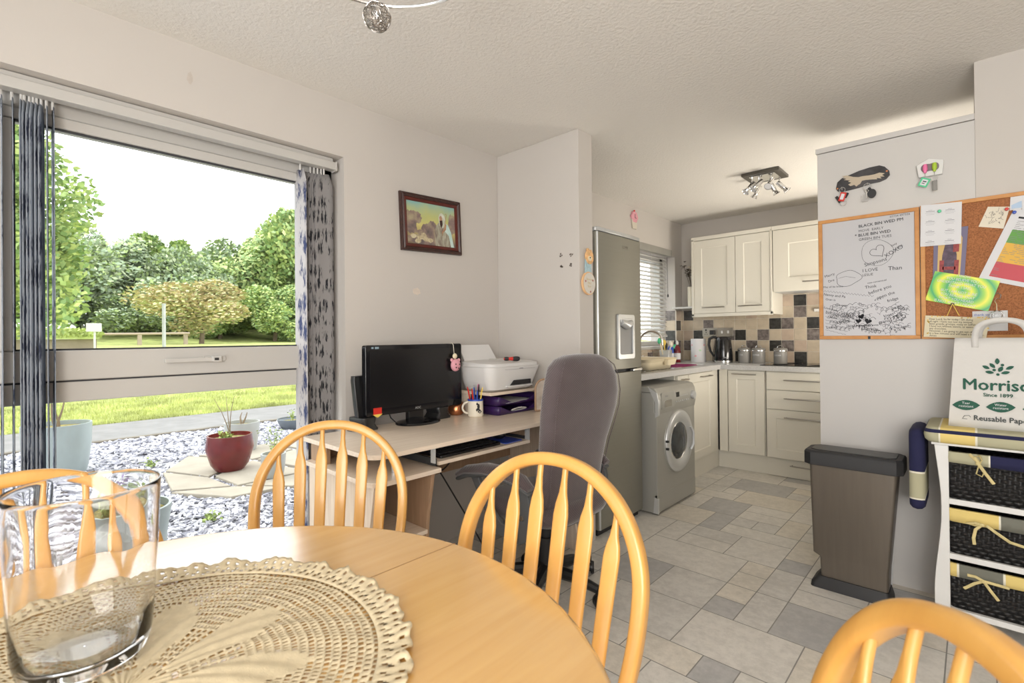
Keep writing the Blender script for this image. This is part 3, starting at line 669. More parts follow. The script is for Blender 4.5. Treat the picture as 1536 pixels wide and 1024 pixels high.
# ---- mug and pens
t = thing('pen_mug', 'cream mug with blue rim and dark dog print, used as a pen pot', 'mug', (-1.965, 1.818, DZ))
m = MB(); m.lathe([(.001, 0), (.037, 0), (.041, .004), (.042, .03), (.0415, .092), (.0385, .092), (.038, .01), (.001, .008)], n=36, caps=False); m.build('mug_body', 'cream', t)
m = MB(); m.lathe([(.0422, .085), (.0424, .094), (.0380, .094), (.0378, .085)], n=36); m.build('blue_rim', 'blue', t)
m = MB(); a0 = -2.2; m.tube([((.040 + .030 * math.sin(q)) * math.cos(a0), (.040 + .030 * math.sin(q)) * math.sin(a0), .048 + .030 * math.cos(q)) for q in [PI * k / 10 for k in range(11)]], .0055, 8); m.build('mug_handle', 'cream', t)
m = MB(); rp = random.Random(9)
for (cx, cz, sx, sz) in ((-.35, .058, .2, .016), (-.42, .040, .3, .014), (-.2, .030, .28, .010), (-.55, .070, .12, .008)):
    ring = [(.0424 * math.cos(cx + sx * math.cos(q) * rp.uniform(.7, 1.1)), .0424 * math.sin(cx + sx * math.cos(q) * rp.uniform(.7, 1.1)), cz + sz * math.sin(q) * rp.uniform(.7, 1.1)) for q in [2 * PI * k / 12 for k in range(12)]]
    m.add(ring, [tuple(range(12))])
m.build('printed_dog', 'ink', t, smooth=False)
for i, (dx, dy, lx, ly, L_, mt, n_) in enumerate([(-.015, -.02, -.02, -.035, .16, 'red', 'red'), (.0, -.012, -.004, -.02, .15, 'red', 'red'), (-.01, .005, -.01, .0, .155, 'blue', 'blue'), (.012, .0, .01, .004, .14, 'blue', 'blue'), (.005, .015, .006, .018, .17, 'black', 'black'), (-.005, .02, -.005, .026, .18, 'hotpink', 'pink'), (.015, .018, .02, .03, .155, 'yellow', 'yellow'), (-.02, .01, -.025, .01, .165, 'steel2', 'silver')]):
    m = MB(); m.tube([(dx * .6, dy * .6, .012), (lx, ly, .9 * L_), (lx * 1.08, ly * 1.08, L_)], [.0038, .0038, .002], 8); o = m.build('pen', mt)
    o.location = (-1.965, 1.818, DZ); tag(o, {0: 'red pen leaning furthest left in the cream mug', 1: 'red pen standing upright among the pens in the cream mug', 2: 'blue pen at the back of the cream mug', 3: 'shorter blue pen at the front of the cream mug', 4: 'black pen standing in the cream mug', 5: 'tall pink pen in the cream mug', 6: 'yellow pencil leaning right in the cream mug', 7: 'silver pen in the cream mug'}[i], 'pen', 'pens in the mug')
# ---- riser, letter trays, printer
t = thing('wooden_riser', 'small wooden riser shelf carrying the white printer', 'shelf', (0, 0, 0))
m = MB(); m.box(-2.13, -1.875, 1.845, 2.262, .866, .882); m.build('shelf_board', 'oak', t, bevel=.001)
for y in (1.85, 2.247):
    m = MB(); m.box(-2.13, -2.05 if y < 2 else -1.90, y, y + .014, DZ, .866); m.build('side_panel', 'oak', t, bevel=.001)
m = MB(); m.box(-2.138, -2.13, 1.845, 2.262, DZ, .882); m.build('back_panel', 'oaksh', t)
def tray():
    t = thing('letter_tray', '', 'letter tray'); m = MB()
    m.prism(rrect(-.23, 0, 0, .325, .02), 0, .003)
    o = [(-.23, .0)] + [(-.06, 0), (-.01, 0), (0, .01)] + [(0, .325 * k / 16) for k in range(1, 16)] + [(0, .315), (-.01, .325), (-.06, .325), (-.23, .325)]; n = len(o)
    def hgt(x, y):
        return .012 + .035 * (1 if (x < -.02) else min(1, max(0, abs(y - .1625) / .1625 - .40) * 1.9))
    m.loft([[(x, y, 0) for x, y in o], [(x + (0.006 if x > -.1 else 0), y, hgt(x, y)) for x, y in o]], False); m.build('tray_shell', 'purple', t, sol=.003, smooth=True); return t
t = tray(); t['label'] = 'purple letter tray directly on the desk, holding a looped white cable'; t['group'] = 'stacked purple letter trays'; t.location = (-1.88, 1.905, DZ)
t2 = dup(t, 'upper purple letter tray with white papers, under the printer riser', (-1.88, 1.905, DZ + .052))
m = MB(); 
for i in range(4): m.box(-.21, -.004 + .003 * i, .03 + .01 * i, .30 + .004 * i, .0045 + i * .002, .0055 + i * .002, Matrix.Rotation(.03 * i, 3, 'Z'))
o = m.build('paper_stack', 'paper', smooth=False); o.location = (-1.88, 1.905, DZ + .052); tag(o, 'sheaf of white papers in the upper purple tray', 'paper')
m = MB(); m.tube([(-1.90 + .02 * math.cos(q) + .03 * math.sin(q / 2), 2.07 + .06 * math.sin(q), DZ + .012 + .012 * (1 + math.cos(q)) * .6) for q in [k * .35 for k in range(22)]], .0035, 8); o = m.build('white_cable', 'white'); tag(o, 'looped white cable lying in the lower purple tray', 'cable')
t = thing('printer', 'white inkjet printer on the wooden riser with a screwdriver on its lid', 'printer', (-1.865, 1.825, .8825))
def prr(x0, x1, y0, y1, r, z, s): return [(x, y, z + (x) * s) for x, y in rrect(x0, x1, y0, y1, r, 6)]
m = MB(); m.loft([prr(-.24, -.035, .05, .345, .035, 0, 0), prr(-.25, -.010, .03, .375, .045, .012, 0), prr(-.26, .0, .012, .40, .055, .06, 0), prr(-.265, .012, 0, .432, .06, .128, .0), prr(-.265, .012, 0, .432, .06, .134, .0)])
m.build('printer_body', 'printer', t, ang=40)
m = MB(); m.loft([prr(-.262, .002, .012, .428, .055, .1345, .0), prr(-.262, -.004, .016, .425, .05, .150, -.04), prr(-.255, -.02, .03, .41, .05, .154, -.04)]); m.build('scanner_lid', 'printer', t, ang=40, bevel=.001)
m = MB(); Pp = [(-.245, .055, .14), (-.245, .315, .14), (-.298, .285, .252), (-.298, .045, .252)]
m.add(Pp + [(x + .006, y, z) for x, y, z in Pp], [(0, 1, 2, 3), (4, 5, 6, 7), (0, 1, 5, 4), (1, 2, 6, 5), (2, 3, 7, 6), (3, 0, 4, 7)]); m.build('paper_support', 'printer', t, bevel=.001)
m = MB(); m.add([(.0012, .16, .032), (.0012, .33, .032), (.0060, .325, .058), (.0060, .185, .058)], [(0, 1, 2, 3)]); m.build('output_slot', 'blackm', t, smooth=False, sol=.004)
m = MB(); m.box(-.03, .014, .13, .335, .022, .029); m.build('output_flap', 'printer', t, bevel=.002)
m = MB(); m.box(.006, .0125, .11, .36, .1185, .1195); m.box(.0118, .0130, .225, .255, .121, .124); m.build('panel_line', 'inkgrey', t, smooth=False)
t = thing('screwdriver', 'red and black handled screwdriver lying on the printer lid', 'screwdriver', (-1.955, 2.03, 1.049), .95)
m = MB(); m.lathe([(.0028, -.085), (.0028, .0)], n=10, axis='X'); m.build('shaft', 'chrome', t)
m = MB(); m.lathe([(.006, 0), (.0095, .008), (.011, .02), (.009, .035), (.012, .055), (.0135, .075), (.011, .088), (.004, .092)], n=14, axis='X'); b_ = m.build('screwdriver_handle', 'red', t)
m = MB(); m.lathe([(.0122, .052), (.0141, .068), (.0141, .078), (.0112, .090), (.004, .0935)], n=14, axis='X'); m.lathe([(.0096, .004), (.0108, .012), (.0112, .020), (.0096, .030)], n=14, axis='X'); m.build('rubber_grip', 'blackm', b_)
for o in (t,): o.location.z = 1.055
# ---- arched wooden frame beside the trays
t = thing('arched_photo_frame', 'narrow arched wooden frame standing at the right end of the desk', 'picture frame', (-1.80, 2.195, DZ), -.35)
arch = [(-.055, 0), (-.055, .12)] + [(-.055 * math.cos(q), .12 + .055 * math.sin(q)) for q in [PI * k / 10 for k in range(1, 10)]] + [(.055, .12), (.055, 0)]
m = MB(); m.tube([(0, a, b) for a, b in arch] + [(0, -.055, 0)], .006, 8); m.build('frame_rim', 'oaksh', t)
m = MB(); m.prism(arch, -.002, .002, XP(0)); m.build('frame_picture', mat('faded_picture', (.55, .48, .42), .6, var=.2, vs=20), t, smooth=False)
t.location.z = DZ + .006
# ---- cables under the desk
rc = random.Random(6)
for i, pts in enumerate([[(-2.05, 1.34, .62), (-1.98, 1.42, .50), (-2.0, 1.45, .40), (-2.06, 1.36, .22), (-2.07, 1.33, .004)], [(-2.07, 1.42, .70), (-2.0, 1.48, .56), (-1.98, 1.60, .50), (-2.04, 1.8, .60), (-2.08, 1.9, .72)], [(-2.06, 1.5, .70), (-1.95, 1.60, .45), (-1.93, 1.75, .2), (-1.9, 1.85, .004)]]):
    P = []
    for a, b in zip(pts[:-1], pts[1:]):
        for q in range(6): P.append(tuple(Vector(a).lerp(Vector(b), q / 6)))
    P.append(pts[-1]); S = [P[0]] + [tuple((Vector(P[k - 1]) + Vector(P[k]) * 2 + Vector(P[k + 1])) / 4) for k in range(1, len(P) - 1)] + [P[-1]]
    m = MB(); m.tube(S, .004, 6); o = m.build('power_cable', 'blackm'); tag(o, ['black cable dropping to the floor beside the desk pedestal', 'black cable looping under the keyboard tray', 'black cable trailing from the desk to the floor behind the office chair'][i], 'cable', 'cables under the desk')

# ================================================================== OFFICE CHAIR
t = thing('office_chair', 'high-backed mauve-grey fabric office chair at the computer desk', 'office chair', (-1.42, 1.80, 0), 0)
def ell(cx, cy, z, hx, hy, p=.55, n=28, bulge=0):
    out = []
    for k in range(n):
        a = 2 * PI * k / n; ca, sa = math.cos(a), math.sin(a)
        out.append((cx + hx * math.copysign(abs(ca) ** p, ca) , cy + hy * math.copysign(abs(sa) ** p, sa), z + bulge))
    return out
m = MB(); ln = .10
R_ = []
def lean_(z):
    P = [(.39, -.085), (.55, -.075), (.68, -.050), (.80, -.020), (.90, 0), (1.0, .002), (1.11, -.012)]
    for (a, b), (c, d) in zip(P[:-1], P[1:]):
        if z <= c: return b + (d - b) * (z - a) / (c - a)
    return P[-1][1]
for z, hy, hx in ((.395, .10, .015), (.40, .165, .035), (.43, .190, .048), (.50, .205, .055), (.60, .215, .056), (.70, .222, .056), (.78, .238, .058), (.86, .252, .060), (.93, .250, .062), (1.0, .232, .062), (1.05, .205, .060), (1.08, .165, .052), (1.098, .11, .035), (1.103, .03, .012)):
    R_.append(ell(.163 + lean_(z), 0, z, hx, hy, .6))
m.loft(R_); bk = m.build('backrest', 'fabric', t, ang=80)
sm = MB()
for sx in (-1, 1):
    sm.tube([(R_[i][0][0] if False else (.163 + lean_(R_[i][0][2]) + (.046 if .44 < R_[i][0][2] < 1.06 else .03)), sx * (max(p[1] for p in R_[i]) - .012), R_[i][0][2]) for i in range(2, 12)], .0022, 6)
sm.build('seam_piping', 'fabric', bk)
m = MB(); m.loft([ell(-.06, 0, .375, .20, .19, .5), ell(-.06, 0, .385, .235, .235, .5), ell(-.06, 0, .415, .25, .25, .5), ell(-.06, 0, .445, .245, .243, .5), ell(-.06, 0, .460, .20, .20, .5), ell(-.06, 0, .463, .08, .08, .6)]); m.build('seat', 'fabric', t, ang=80)
m = MB(); m.loft([ell(-.06, 0, .36, .19, .18, .5), ell(-.06, 0, .380, .23, .225, .5)]); m.build('seat_pan', 'blackm', t)
dg = mat('dark_grey_arm_plastic', (.10, .105, .11), .45)
for sy in (-1, 1):
    y = sy * .285; m = MB()
    P = [(-.335, y, .548), (-.27, y, .578), (-.15, y, .602), (-.04, y, .604), (.05, y, .588), (.105, y, .560)]
    m.tube(P, [.014, .022, .026, .026, .024, .014], 14, flat=1.6, up=(0, 0, 1)); ar = m.build('arm_pad', 'fabric', t)
    m = MB(); m.tube([(p[0], p[1], p[2] - .020) for p in P], [.010, .013, .014, .014, .013, .009], 12, flat=2.4, up=(0, 0, 1))
    m.loft([[(x0 + o_, y - .011, z), (x1 + o_, y - .011, z), (x1 + o_, y + .011, z), (x0 + o_, y + .011, z)] for z, x0, x1, o_ in ((.570, -.255, -.20, 0), (.52, -.22, -.17, 0), (.44, -.17, -.12, 0), (.38, -.12, -.04, 0))])
    m.loft([[(x0, y - .012, z), (x1, y - .012, z), (x1, y + .012, z), (x0, y + .012, z)] for z, x0, x1 in ((.570, .03, .09), (.50, .035, .105), (.41, .02, .105), (.35, -.03, .09), (.325, -.04, .05))])
    m.box(-.12, .05, y - .012, y + .012, .335, .39); m.box(-.06, .03, min(y, sy * .15), max(y, sy * .15), .345, .37); m.build('armrest_frame', dg, t, bevel=.005)
    m = MB(); m.lathe([(.010, y + sy * .012), (.010, y + sy * .015), (.005, y + sy * .0155)], (.065, 0, .44), 16, 'Y'); m.build('bolt', 'handle', t)
m = MB(); m.tube([(-.05, 0, .37), (-.05, 0, .25)], .025, 16); m.tube([(-.05, 0, .25), (-.05, 0, .10)], .035, 16); m.build('gas_column', 'blackm', t)
m = MB(); m.box(-.05, .09, -.03, .03, .345, .37); m.tube([(.08, 0, .355), (.09, 0, .50)], .02, 8, flat=1.6); m.build('back_bracket', 'blackm', t, bevel=.004)
m = MB(); m.tube([(-.05, .05, .36), (-.03, .20, .36), (-.02, .27, .33), (-.02, .275, .28)], .006, 8); m.build('height_lever', 'blackm', t)
AN = [math.radians(a) for a in (6, 78, 150, 222, 294)]
m = MB()
for a in AN: m.tube([(-.05, 0, .105), (-.05 + .15 * math.cos(a), .15 * math.sin(a), .100), (-.05 + .27 * math.cos(a), .27 * math.sin(a), .078)], [.032, .026, .018], 10)
m.lathe([(.04, .08), (.05, .085), (.05, .12), (.035, .14)], (-.05, 0, 0), 20); m.build('star_base', 'black', t)
for a in AN:
    cx, cy = -.05 + .275 * math.cos(a), .275 * math.sin(a); m = MB()
    m.T = Matrix.Translation((cx, cy, .03)) @ Matrix.Rotation(a + .8, 4, 'Z')
    m.lathe([(.001, -.022), (.027, -.022), (.030, -.016), (.030, -.006), (.02, -.004), (.02, .004), (.030, .006), (.030, .016), (.027, .022), (.001, .022)], (0, 0, 0), 20, 'Y', caps=False)
    m.tube([(0, 0, .03), (0, 0, .055)], .010, 10); m.T = Matrix.Identity(4)
    m.build('caster', 'black', t)
# ================================================================== KITCHEN
# ---- fridge freezer
FX, FY0, FY1 = -1.600, 2.452, 2.972
t = thing('fridge_freezer', 'tall silver fridge freezer with a water dispenser between the partition and washing machine', 'fridge freezer', (0, 0, 0))
m = MB(); m.box(-2.20, FX - .065, FY0 + .004, FY1 - .004, .02, 1.80); m.build('cabinet_body', 'steel2', t, bevel=.006)
def dr(z0, z1, nm):
    P = [(FX - .060, FY0), (FX - .060, FY1), (FX - .014, FY1)] + [(FX - .014 + .014 * math.sin(q), FY1 - .014 + .014 * math.cos(q)) for q in (.3, .8, 1.3)] + [(FX + .004, (FY0 + FY1) / 2)] + [(FX - .014 + .014 * math.cos(q), FY0 + .014 - .014 * math.sin(q)) for q in (.3, .8, 1.3)] + [(FX - .014, FY0)]
    m = MB(); m.prism(P, z0, z1); return m.build(nm, 'steel', t, bevel=.004)
d1 = dr(.972, 1.795, 'upper_door'); d2 = dr(.045, .952, 'lower_door')
m = MB(); m.prism([(FX - .062, FY0 - .001), (FX - .062, FY1 + .001), (FX - .012, FY1 + .001), (FX + .003, FY1 - .02), (FX + .007, (FY0 + FY1) / 2), (FX + .003, FY0 + .02), (FX - .012, FY0 - .001)], 1.797, 1.822)
m.box(-2.20, FX - .06, FY0, FY1, 1.80, 1.818); m.build('top_cap', 'steel2', t, bevel=.006)
m = MB(); m.box(FX - .10, FX - .05, FY0 - .004, FY0 + .02, 1.822, 1.835); m.box(-1.70, -1.66, FY0 - .006, FY0, 1.80, 1.822); m.build('hinge', 'blackm', t)
for dd, za, zb in ((d1, .975, 1.792), (d2, .048, .949)):
    m = MB(); m.tube([(FX - .004, FY0 + .009, za), (FX - .004, FY0 + .009, zb)], .0065, 10); m.build('edge_highlight', 'steel2', dd)  # pale strip added to stand in for the highlight down the door edge
m = MB(); m.box(-1.66, FX - .03, FY0 + .01, FY1 - .01, .952, .972); m.build('door_gap', 'blackm', t)
m = MB(); m.box(FX - .02, FX + .006, FY1 - .12, FY1 - .004, .953, .968); m.build('door_handle', 'chrome', t, bevel=.003)
m = MB(); y0, y1, z0, z1 = 2.655, 2.855, 1.035, 1.312; x = FX + .004
o_, i_ = rrect(y0, y1, z0, z1, .015), rrect(y0 + .022, y1 - .022, z0 + .03, z1 - .03, .012)
m.loft([[(x, a, b) for a, b in o_], [(x + .012, a, b) for a, b in o_], [(x + .012, a, b) for a, b in i_], [(x - .0, a, b) for a, b in i_]], False); fr_ = m.build('dispenser_surround', 'steel2', d1, bevel=.002)
m = MB(); m.loft([[(x + .001, a, b) for a, b in i_], [(x + .0015, a, b) for a, b in i_]]); m.build('dispenser_recess', mat('dispenser_grey', (.20, .20, .20), .4, var=.02), d1)
m = MB(); m.tube([(x + .008, y0 + .04, 1.262), (x + .014, y0 + .10, 1.245), (x + .008, y1 - .04, 1.262)], [.02, .028, .02], 12); m.box(x, x + .014, y0 + .03, y1 - .03, 1.260, 1.290); m.build('dispenser_lever', 'steel2', d1, bevel=.003)
m = MB(); m.text('BEKO', .028, lambda a, b, d: (FX + .0035 + d, a + 2.765, b + 1.722), ext=.0004); m.build('lettering', 'chrome', d1, smooth=False)
m = MB(); m.box(-2.18, FX - .03, FY0 + .02, FY1 - .02, .004, .045); m.build('plinth', 'blackm', t)

# ---- worktop
WT0, WT1 = .877, .917
wt = MB(); wt.box(WX + .009, -1.635, 2.985, BY - .012, WT0, WT1); wt.build  # left run is cut round the sink below
m = MB(); SX0, SX1, SY0, SY1 = -2.10, -1.74, 3.83, 4.30
def slab(x0, x1, y0, y1): m.box(x0, x1, y0, y1, WT0, WT1)
slab(WX + .009, -1.635, 2.985, SY0); slab(WX + .009, SX0, SY0, SY1); slab(SX1, -1.635, SY0, SY1); slab(WX + .009, -1.635, SY1, BY - .012); slab(-1.635, .008, 4.452, BY - .012)
wk = m.build('worktop', 'worktop', smooth=False); tag(wk, 'pale grey L-shaped kitchen worktop over the cream cupboards and washing machine', 'worktop')
# ---- cupboards (shaker doors)
def shaker(mb, a0, a1, z0, z1, fr, th=.018, rail=.07, dep=.006):
    """panel with a raised frame: fr(a,z,d) d outward"""
    o = [(a0, z0), (a1, z0), (a1, z1), (a0, z1)]; i1 = [(a0 + rail, z0 + rail), (a1 - rail, z0 + rail), (a1 - rail, z1 - rail), (a0 + rail, z1 - rail)]; i2 = [(a0 + rail + .006, z0 + rail + .006), (a1 - rail - .006, z0 + rail + .006), (a1 - rail - .006, z1 - rail - .006), (a0 + rail + .006, z1 - rail - .006)]
    mb.loft([[fr(a, z, 0) for a, z in o], [fr(a, z, th) for a, z in o], [fr(a, z, th) for a, z in i1], [fr(a, z, th - dep) for a, z in i2]])
def bar(mb, a0, a1, z, fr, r=.0055, off=.03):
    n = 9; mb.tube([fr(a0 + (a1 - a0) * k / (n - 1), z, off + .004 * math.sin(PI * k / (n - 1))) for k in range(n)], [r * .8] + [r] * (n - 2) + [r * .8], 8, flat=.7)
    for a in (a0 + .012, a1 - .012): mb.tube([fr(a, z, 0), fr(a, z, off)], r * .8, 8)
FB = lambda a, z, d: (a, 4.500 - d, z)       # faces of the back run look towards -Y
FL = lambda a, z, d: (-1.680 + d, a, z)      # faces of the window run look towards +X
def cupboard(name, label, cat, carc, doors, group=None):
    t = thing(name, label, cat, (0, 0, 0), 0, group)
    if carc:
        m = MB(); m.box(*carc); m.build('carcass', 'cab', t, bevel=.001)
    for d in doors:
        m = MB(); fr = d['fr']
        if d.get('flat'): m.loft([[fr(a, z, 0) for a, z in ((d['a0'], d['z0']), (d['a1'], d['z0']), (d['a1'], d['z1']), (d['a0'], d['z1']))], [fr(a, z, .018) for a, z in ((d['a0'], d['z0']), (d['a1'], d['z0']), (d['a1'], d['z1']), (d['a0'], d['z1']))]])
        else: shaker(m, d['a0'], d['a1'], d['z0'], d['z1'], fr, rail=d.get('rail', .07))
        o = m.build(d.get('n', 'door'), 'cab', t, bevel=.0012, smooth=False)
        if 'h' in d:
            h = MB(); bar(h, d['h'][0], d['h'][1], d['h'][2], lambda a, z, q, fr=fr: fr(a, z, q + .018)); h.build('handle', 'handle', o)
    return t
cupboard('base_cupboard', 'cream shaker base cupboard in the corner beside the drawers', 'cupboard', (-1.63, -1.285, 4.502, 5.04, .155, .875), [dict(a0=-1.583, a1=-1.290, z0=.160, z1=.866, fr=FB, h=(-1.545, -1.345, .840))])
m = MB(); m.box(-1.66, -1.590, 4.480, 4.52, .155, .875); o = m.build('corner_post', 'cab', bevel=.002); tag(o, 'cream corner post joining the two runs of base cupboards', 'corner post')
cupboard('drawer_cupboard', 'cream base unit with three drawers under the black hob', 'drawers', (-1.28, -.70, 4.502, 5.04, .155, .875), [dict(a0=-1.272, a1=-.705, z0=.722, z1=.866, fr=FB, h=(-1.135, -.85, .805), n='drawer', rail=.04, flat=1), dict(a0=-1.272, a1=-.705, z0=.562, z1=.717, fr=FB, h=(-1.135, -.85, .655), n='drawer', flat=1), dict(a0=-1.272, a1=-.705, z0=.160, z1=.557, fr=FB, h=(-1.135, -.85, .500), n='drawer')])
cupboard('base_cupboard', 'cream base cupboard behind the tall cupboard, right end of the run', 'cupboard', (-.69, .008, 4.502, 5.04, .155, .875), [dict(a0=-.695, a1=-.30, z0=.160, z1=.866, fr=FB, h=(-.6, -.4, .83))])
cupboard('base_cupboard', 'cream base cupboard under the sink, right of the washing machine', 'cupboard', (-2.18, -1.682, 3.80, 4.48, .155, .875), [dict(a0=3.845, a1=4.345, z0=.160, z1=.866, fr=FL, h=(4.06, 4.27, .835))])
cupboard('base_cupboard', 'narrow cream base cupboard mostly hidden behind the washing machine', 'cupboard', (-2.18, -1.682, 3.625, 3.798, .155, .875), [dict(a0=3.645, a1=3.838, z0=.160, z1=.866, fr=FL, rail=.05, h=(3.70, 3.79, .835))])
m = MB(); m.box(-1.692, -1.674, 4.35, 4.478, .155, .875); o = m.build('corner_filler', 'cab'); tag(o, 'narrow cream filler strip left of the corner post', 'filler strip')
m = MB(); m.box(-1.705, -1.690, 3.625, 4.535, 0, .150); o = m.build('plinth', 'cab', bevel=.001); tag(o, 'cream plinth board under the sink cupboards', 'plinth')
m = MB(); m.box(-1.690, -1.285, 4.535, 4.55, 0, .150); o = m.build('plinth', 'cab', bevel=.001); tag(o, 'cream plinth board under the corner base cupboard', 'plinth')
t = thing('kickboard_unit', 'cream plinth drawer with its own bar handle below the three drawers', 'drawer', (0, 0, 0))
m = MB(); m.box(-1.283, .008, 4.520, 4.55, .004, .150); m.build('drawer_front', 'cab', t, bevel=.001); m = MB(); bar(m, -1.105, -.86, .105, lambda a, z, d: (a, 4.520 - d, z)); m.build('handle', 'handle', t)
FU = lambda a, z, d: (a, 4.745 - d, z)
t = cupboard('wall_cupboard', 'cream two-door wall cupboard above the kettle', 'cupboard', (-1.995, -1.292, 4.746, 5.048, 1.372, 2.10), [dict(a0=-1.978, a1=-1.598, z0=1.385, z1=2.082, fr=FU, h=(-1.895, -1.685, 1.440)), dict(a0=-1.593, a1=-1.302, z0=1.385, z1=2.082, fr=FU, h=(-1.565, -1.36, 1.440), rail=.07)])
m = MB(); m.box(-2.003, -1.284, 4.722, 5.048, 2.088, 2.122); m.box(-2.003, -1.980, 4.722, 5.048, 1.36, 2.10); m.box(-2.003, -1.284, 4.722, 4.745, 1.352, 1.382); m.box(-1.30, -1.284, 4.722, 5.048, 1.36, 2.10); m.build('cornice', 'cab', t, bevel=.002)
t = cupboard('wall_cupboard', 'cream extractor cupboard with a lift-up door above the hob', 'cupboard', (-1.283, -.62, 4.746, 5.048, 1.56, 2.10), [dict(a0=-1.276, a1=-.64, z0=1.548, z1=2.082, fr=FU, h=(-1.045, -.80, 1.620), rail=.12)])
m = MB(); m.box(-1.283, -.62, 4.722, 5.048, 2.088, 2.122); m.build('cornice', 'cab', t, bevel=.002); m = MB(); m.box(-1.27, -.65, 4.76, 5.04, 1.545, 1.562); m.build('extractor_plate', 'steel2', t)
cupboard('wall_cupboard', 'cream wall cupboard at the far right, mostly behind the tall cupboard', 'cupboard', (-.615, .008, 4.746, 5.048, 1.372, 2.10), [dict(a0=-.61, a1=-.1, z0=1.385, z1=2.082, fr=FU, h=(-.5, -.3, 1.44))])
m = MB(); m.box(-1.03, -.9, 5.022, 5.050, 1.375, 1.402); o = m.build('light_fitting', 'white', bevel=.003); tag(o, 'small white under-cupboard light fitting on the tiles at the edge of the whiteboard', 'light')
# ---- corner shelf with flowers
m = MB(); m.box(WX + .009, -2.004, 4.80, BY - .009, 1.445, 1.463); o = m.build('corner_shelf', 'white_sat', bevel=.002); tag(o, 'small white corner shelf between the kitchen window and wall cupboard', 'shelf')
t = thing('flower_vase', 'tall cream vase with dark dried flowers on the corner shelf', 'vase', (-2.075, 4.90, 1.464))
m = MB(); m.lathe([(.001, 0), (.036, 0), (.041, .01), (.043, .20), (.040, .20), (.036, .02), (.001, .01)], n=28, caps=False); m.build('vase_body', 'cream', t)
rf = random.Random(4); 
for i in range(7):
    a = rf.uniform(0, 6.28); s = rf.uniform(.02, .07); dark = i < 4; dx = (-.05 if dark else .03) + s * .5 * math.cos(a); top = rf.uniform(.30, .42)
    m = MB(); m.tube([(0, 0, .05), (dx * .3, .01 * math.sin(a), .22), (dx, .03 * math.sin(a), top)], .002, 5)
    for k in range(14):
        c = (dx + rf.gauss(0, .014), .03 * math.sin(a) + rf.gauss(0, .014), top + rf.gauss(0, .018)); q = [(c[0] + rf.uniform(-.02, .02), c[1] + rf.uniform(-.02, .02), c[2] + rf.uniform(-.012, .012)) for _ in range(3)]; m.add([c] + q, [(0, 1, 2), (0, 2, 3)])
    m.build('dried_flower', 'dried' if dark else 'dried2', t, smooth=False)
# ---- cupcake plaque (flat wall decoration)
t = thing('cupcake_clock', 'small pink cupcake-shaped wall clock above the fridge', 'clock', (WX + .001, 4.05, 2.225))
m = MB(); P = [(.045 * math.cos(q) * (1 + .10 * math.cos(6 * q)), .028 + .050 * math.sin(q) * (1 + .06 * math.cos(6 * q))) for q in [2 * PI * k / 36 for k in range(36)]]
m.prism([(a * 1.25, b) for a, b in P], 0, .016, XP(0)); m.build('icing', 'pink', t, bevel=.003)
m = MB(); m.prism([(-.046, .005), (-.034, -.078), (.034, -.078), (.046, .005)], 0, .014, XP(0)); m.build('cake_case', mat('case_cream', (.62, .57, .48), .6), t, bevel=.002)
m = MB(); m.box(.0161, .018, -.002, .002, .02, .055); m.box(.0161, .018, -.002, .024, .018, .022); m.build('clock_hand', 'ink', t); m = MB(); m.sphere((.01, 0, .085), .008, 10, 6); m.build('cherry', 'red', t)
# ---- sink, tap
t = thing('kitchen_sink', 'stainless sink with a magenta washing-up bowl inside below the window', 'sink', (0, 0, 0))
m = MB(); m.T = Matrix.Identity(4)
def rr3(x0, x1, y0, y1, r, z): return [(x, y, z) for x, y in rrect(x0, x1, y0, y1, r)]
m.loft([rr3(SX0 - .03, SX1 + .03, SY0 - .03, SY1 + .03, .03, WT1 + .0005), rr3(SX0 - .03, SX1 + .03, SY0 - .03, SY1 + .03, .03, WT1 + .004), rr3(SX0 + .006, SX1 - .006, SY0 + .006, SY1 - .006, .04, WT1 + .003), rr3(SX0 + .012, SX1 - .012, SY0 + .012, SY1 - .012, .05, WT1 - .16)], False); m.add(rr3(SX0 + .012, SX1 - .012, SY0 + .012, SY1 - .012, .05, WT1 - .16), [tuple(range(24))])
m.box(-2.12, -1.70, 3.08, SY0 - .03, WT1 + .0005, WT1 + .003)
for i in range(9): m.box(-2.08, -1.74, 3.14 + .07 * i, 3.15 + .07 * i, WT1 + .003, WT1 + .006)
m.build('sink_body', 'chrome', t, bevel=.001)
m = MB(); m.loft([rr3(-2.04, -1.80, 3.88, 4.25, .04, WT1 - .15), rr3(-2.075, -1.762, 3.85, 4.28, .05, WT1 + .006)], False); m.add(rr3(-2.04, -1.80, 3.88, 4.25, .04, WT1 - .15), [tuple(range(24))]); o = m.build('washing_up_bowl', 'magenta', sol=.003); tag(o, 'magenta plastic washing-up bowl sitting in the sink', 'bowl')
t = thing('mixer_tap', 'tall chrome swan-neck mixer tap behind the sink', 'tap', (-2.16, 3.98, WT1))
m = MB(); P = [(0, 0, 0), (0, 0, .1), (0, 0, .20)] + [(.10 - .10 * math.cos(q), 0.02 * math.sin(q / 2), .215 + .085 * math.sin(q)) for q in [PI * k / 12 for k in range(0, 13)]] + [(.202, .02, .18)]
m.tube(P, .0105, 14); m.build('spout', 'chrome', t)
m = MB(); m.lathe([(.026, 0), (.024, .02), (.018, .045), (.014, .05)], n=20)
for s in (-1, 1): m.tube([(0, s * .01, .03), (0, s * .05, .035)], .010, 10); m.tube([(0, s * .05, .035), (.0, s * .052, .085)], [.012, .009], 10)
m.build('tap_body', 'chrome', t)
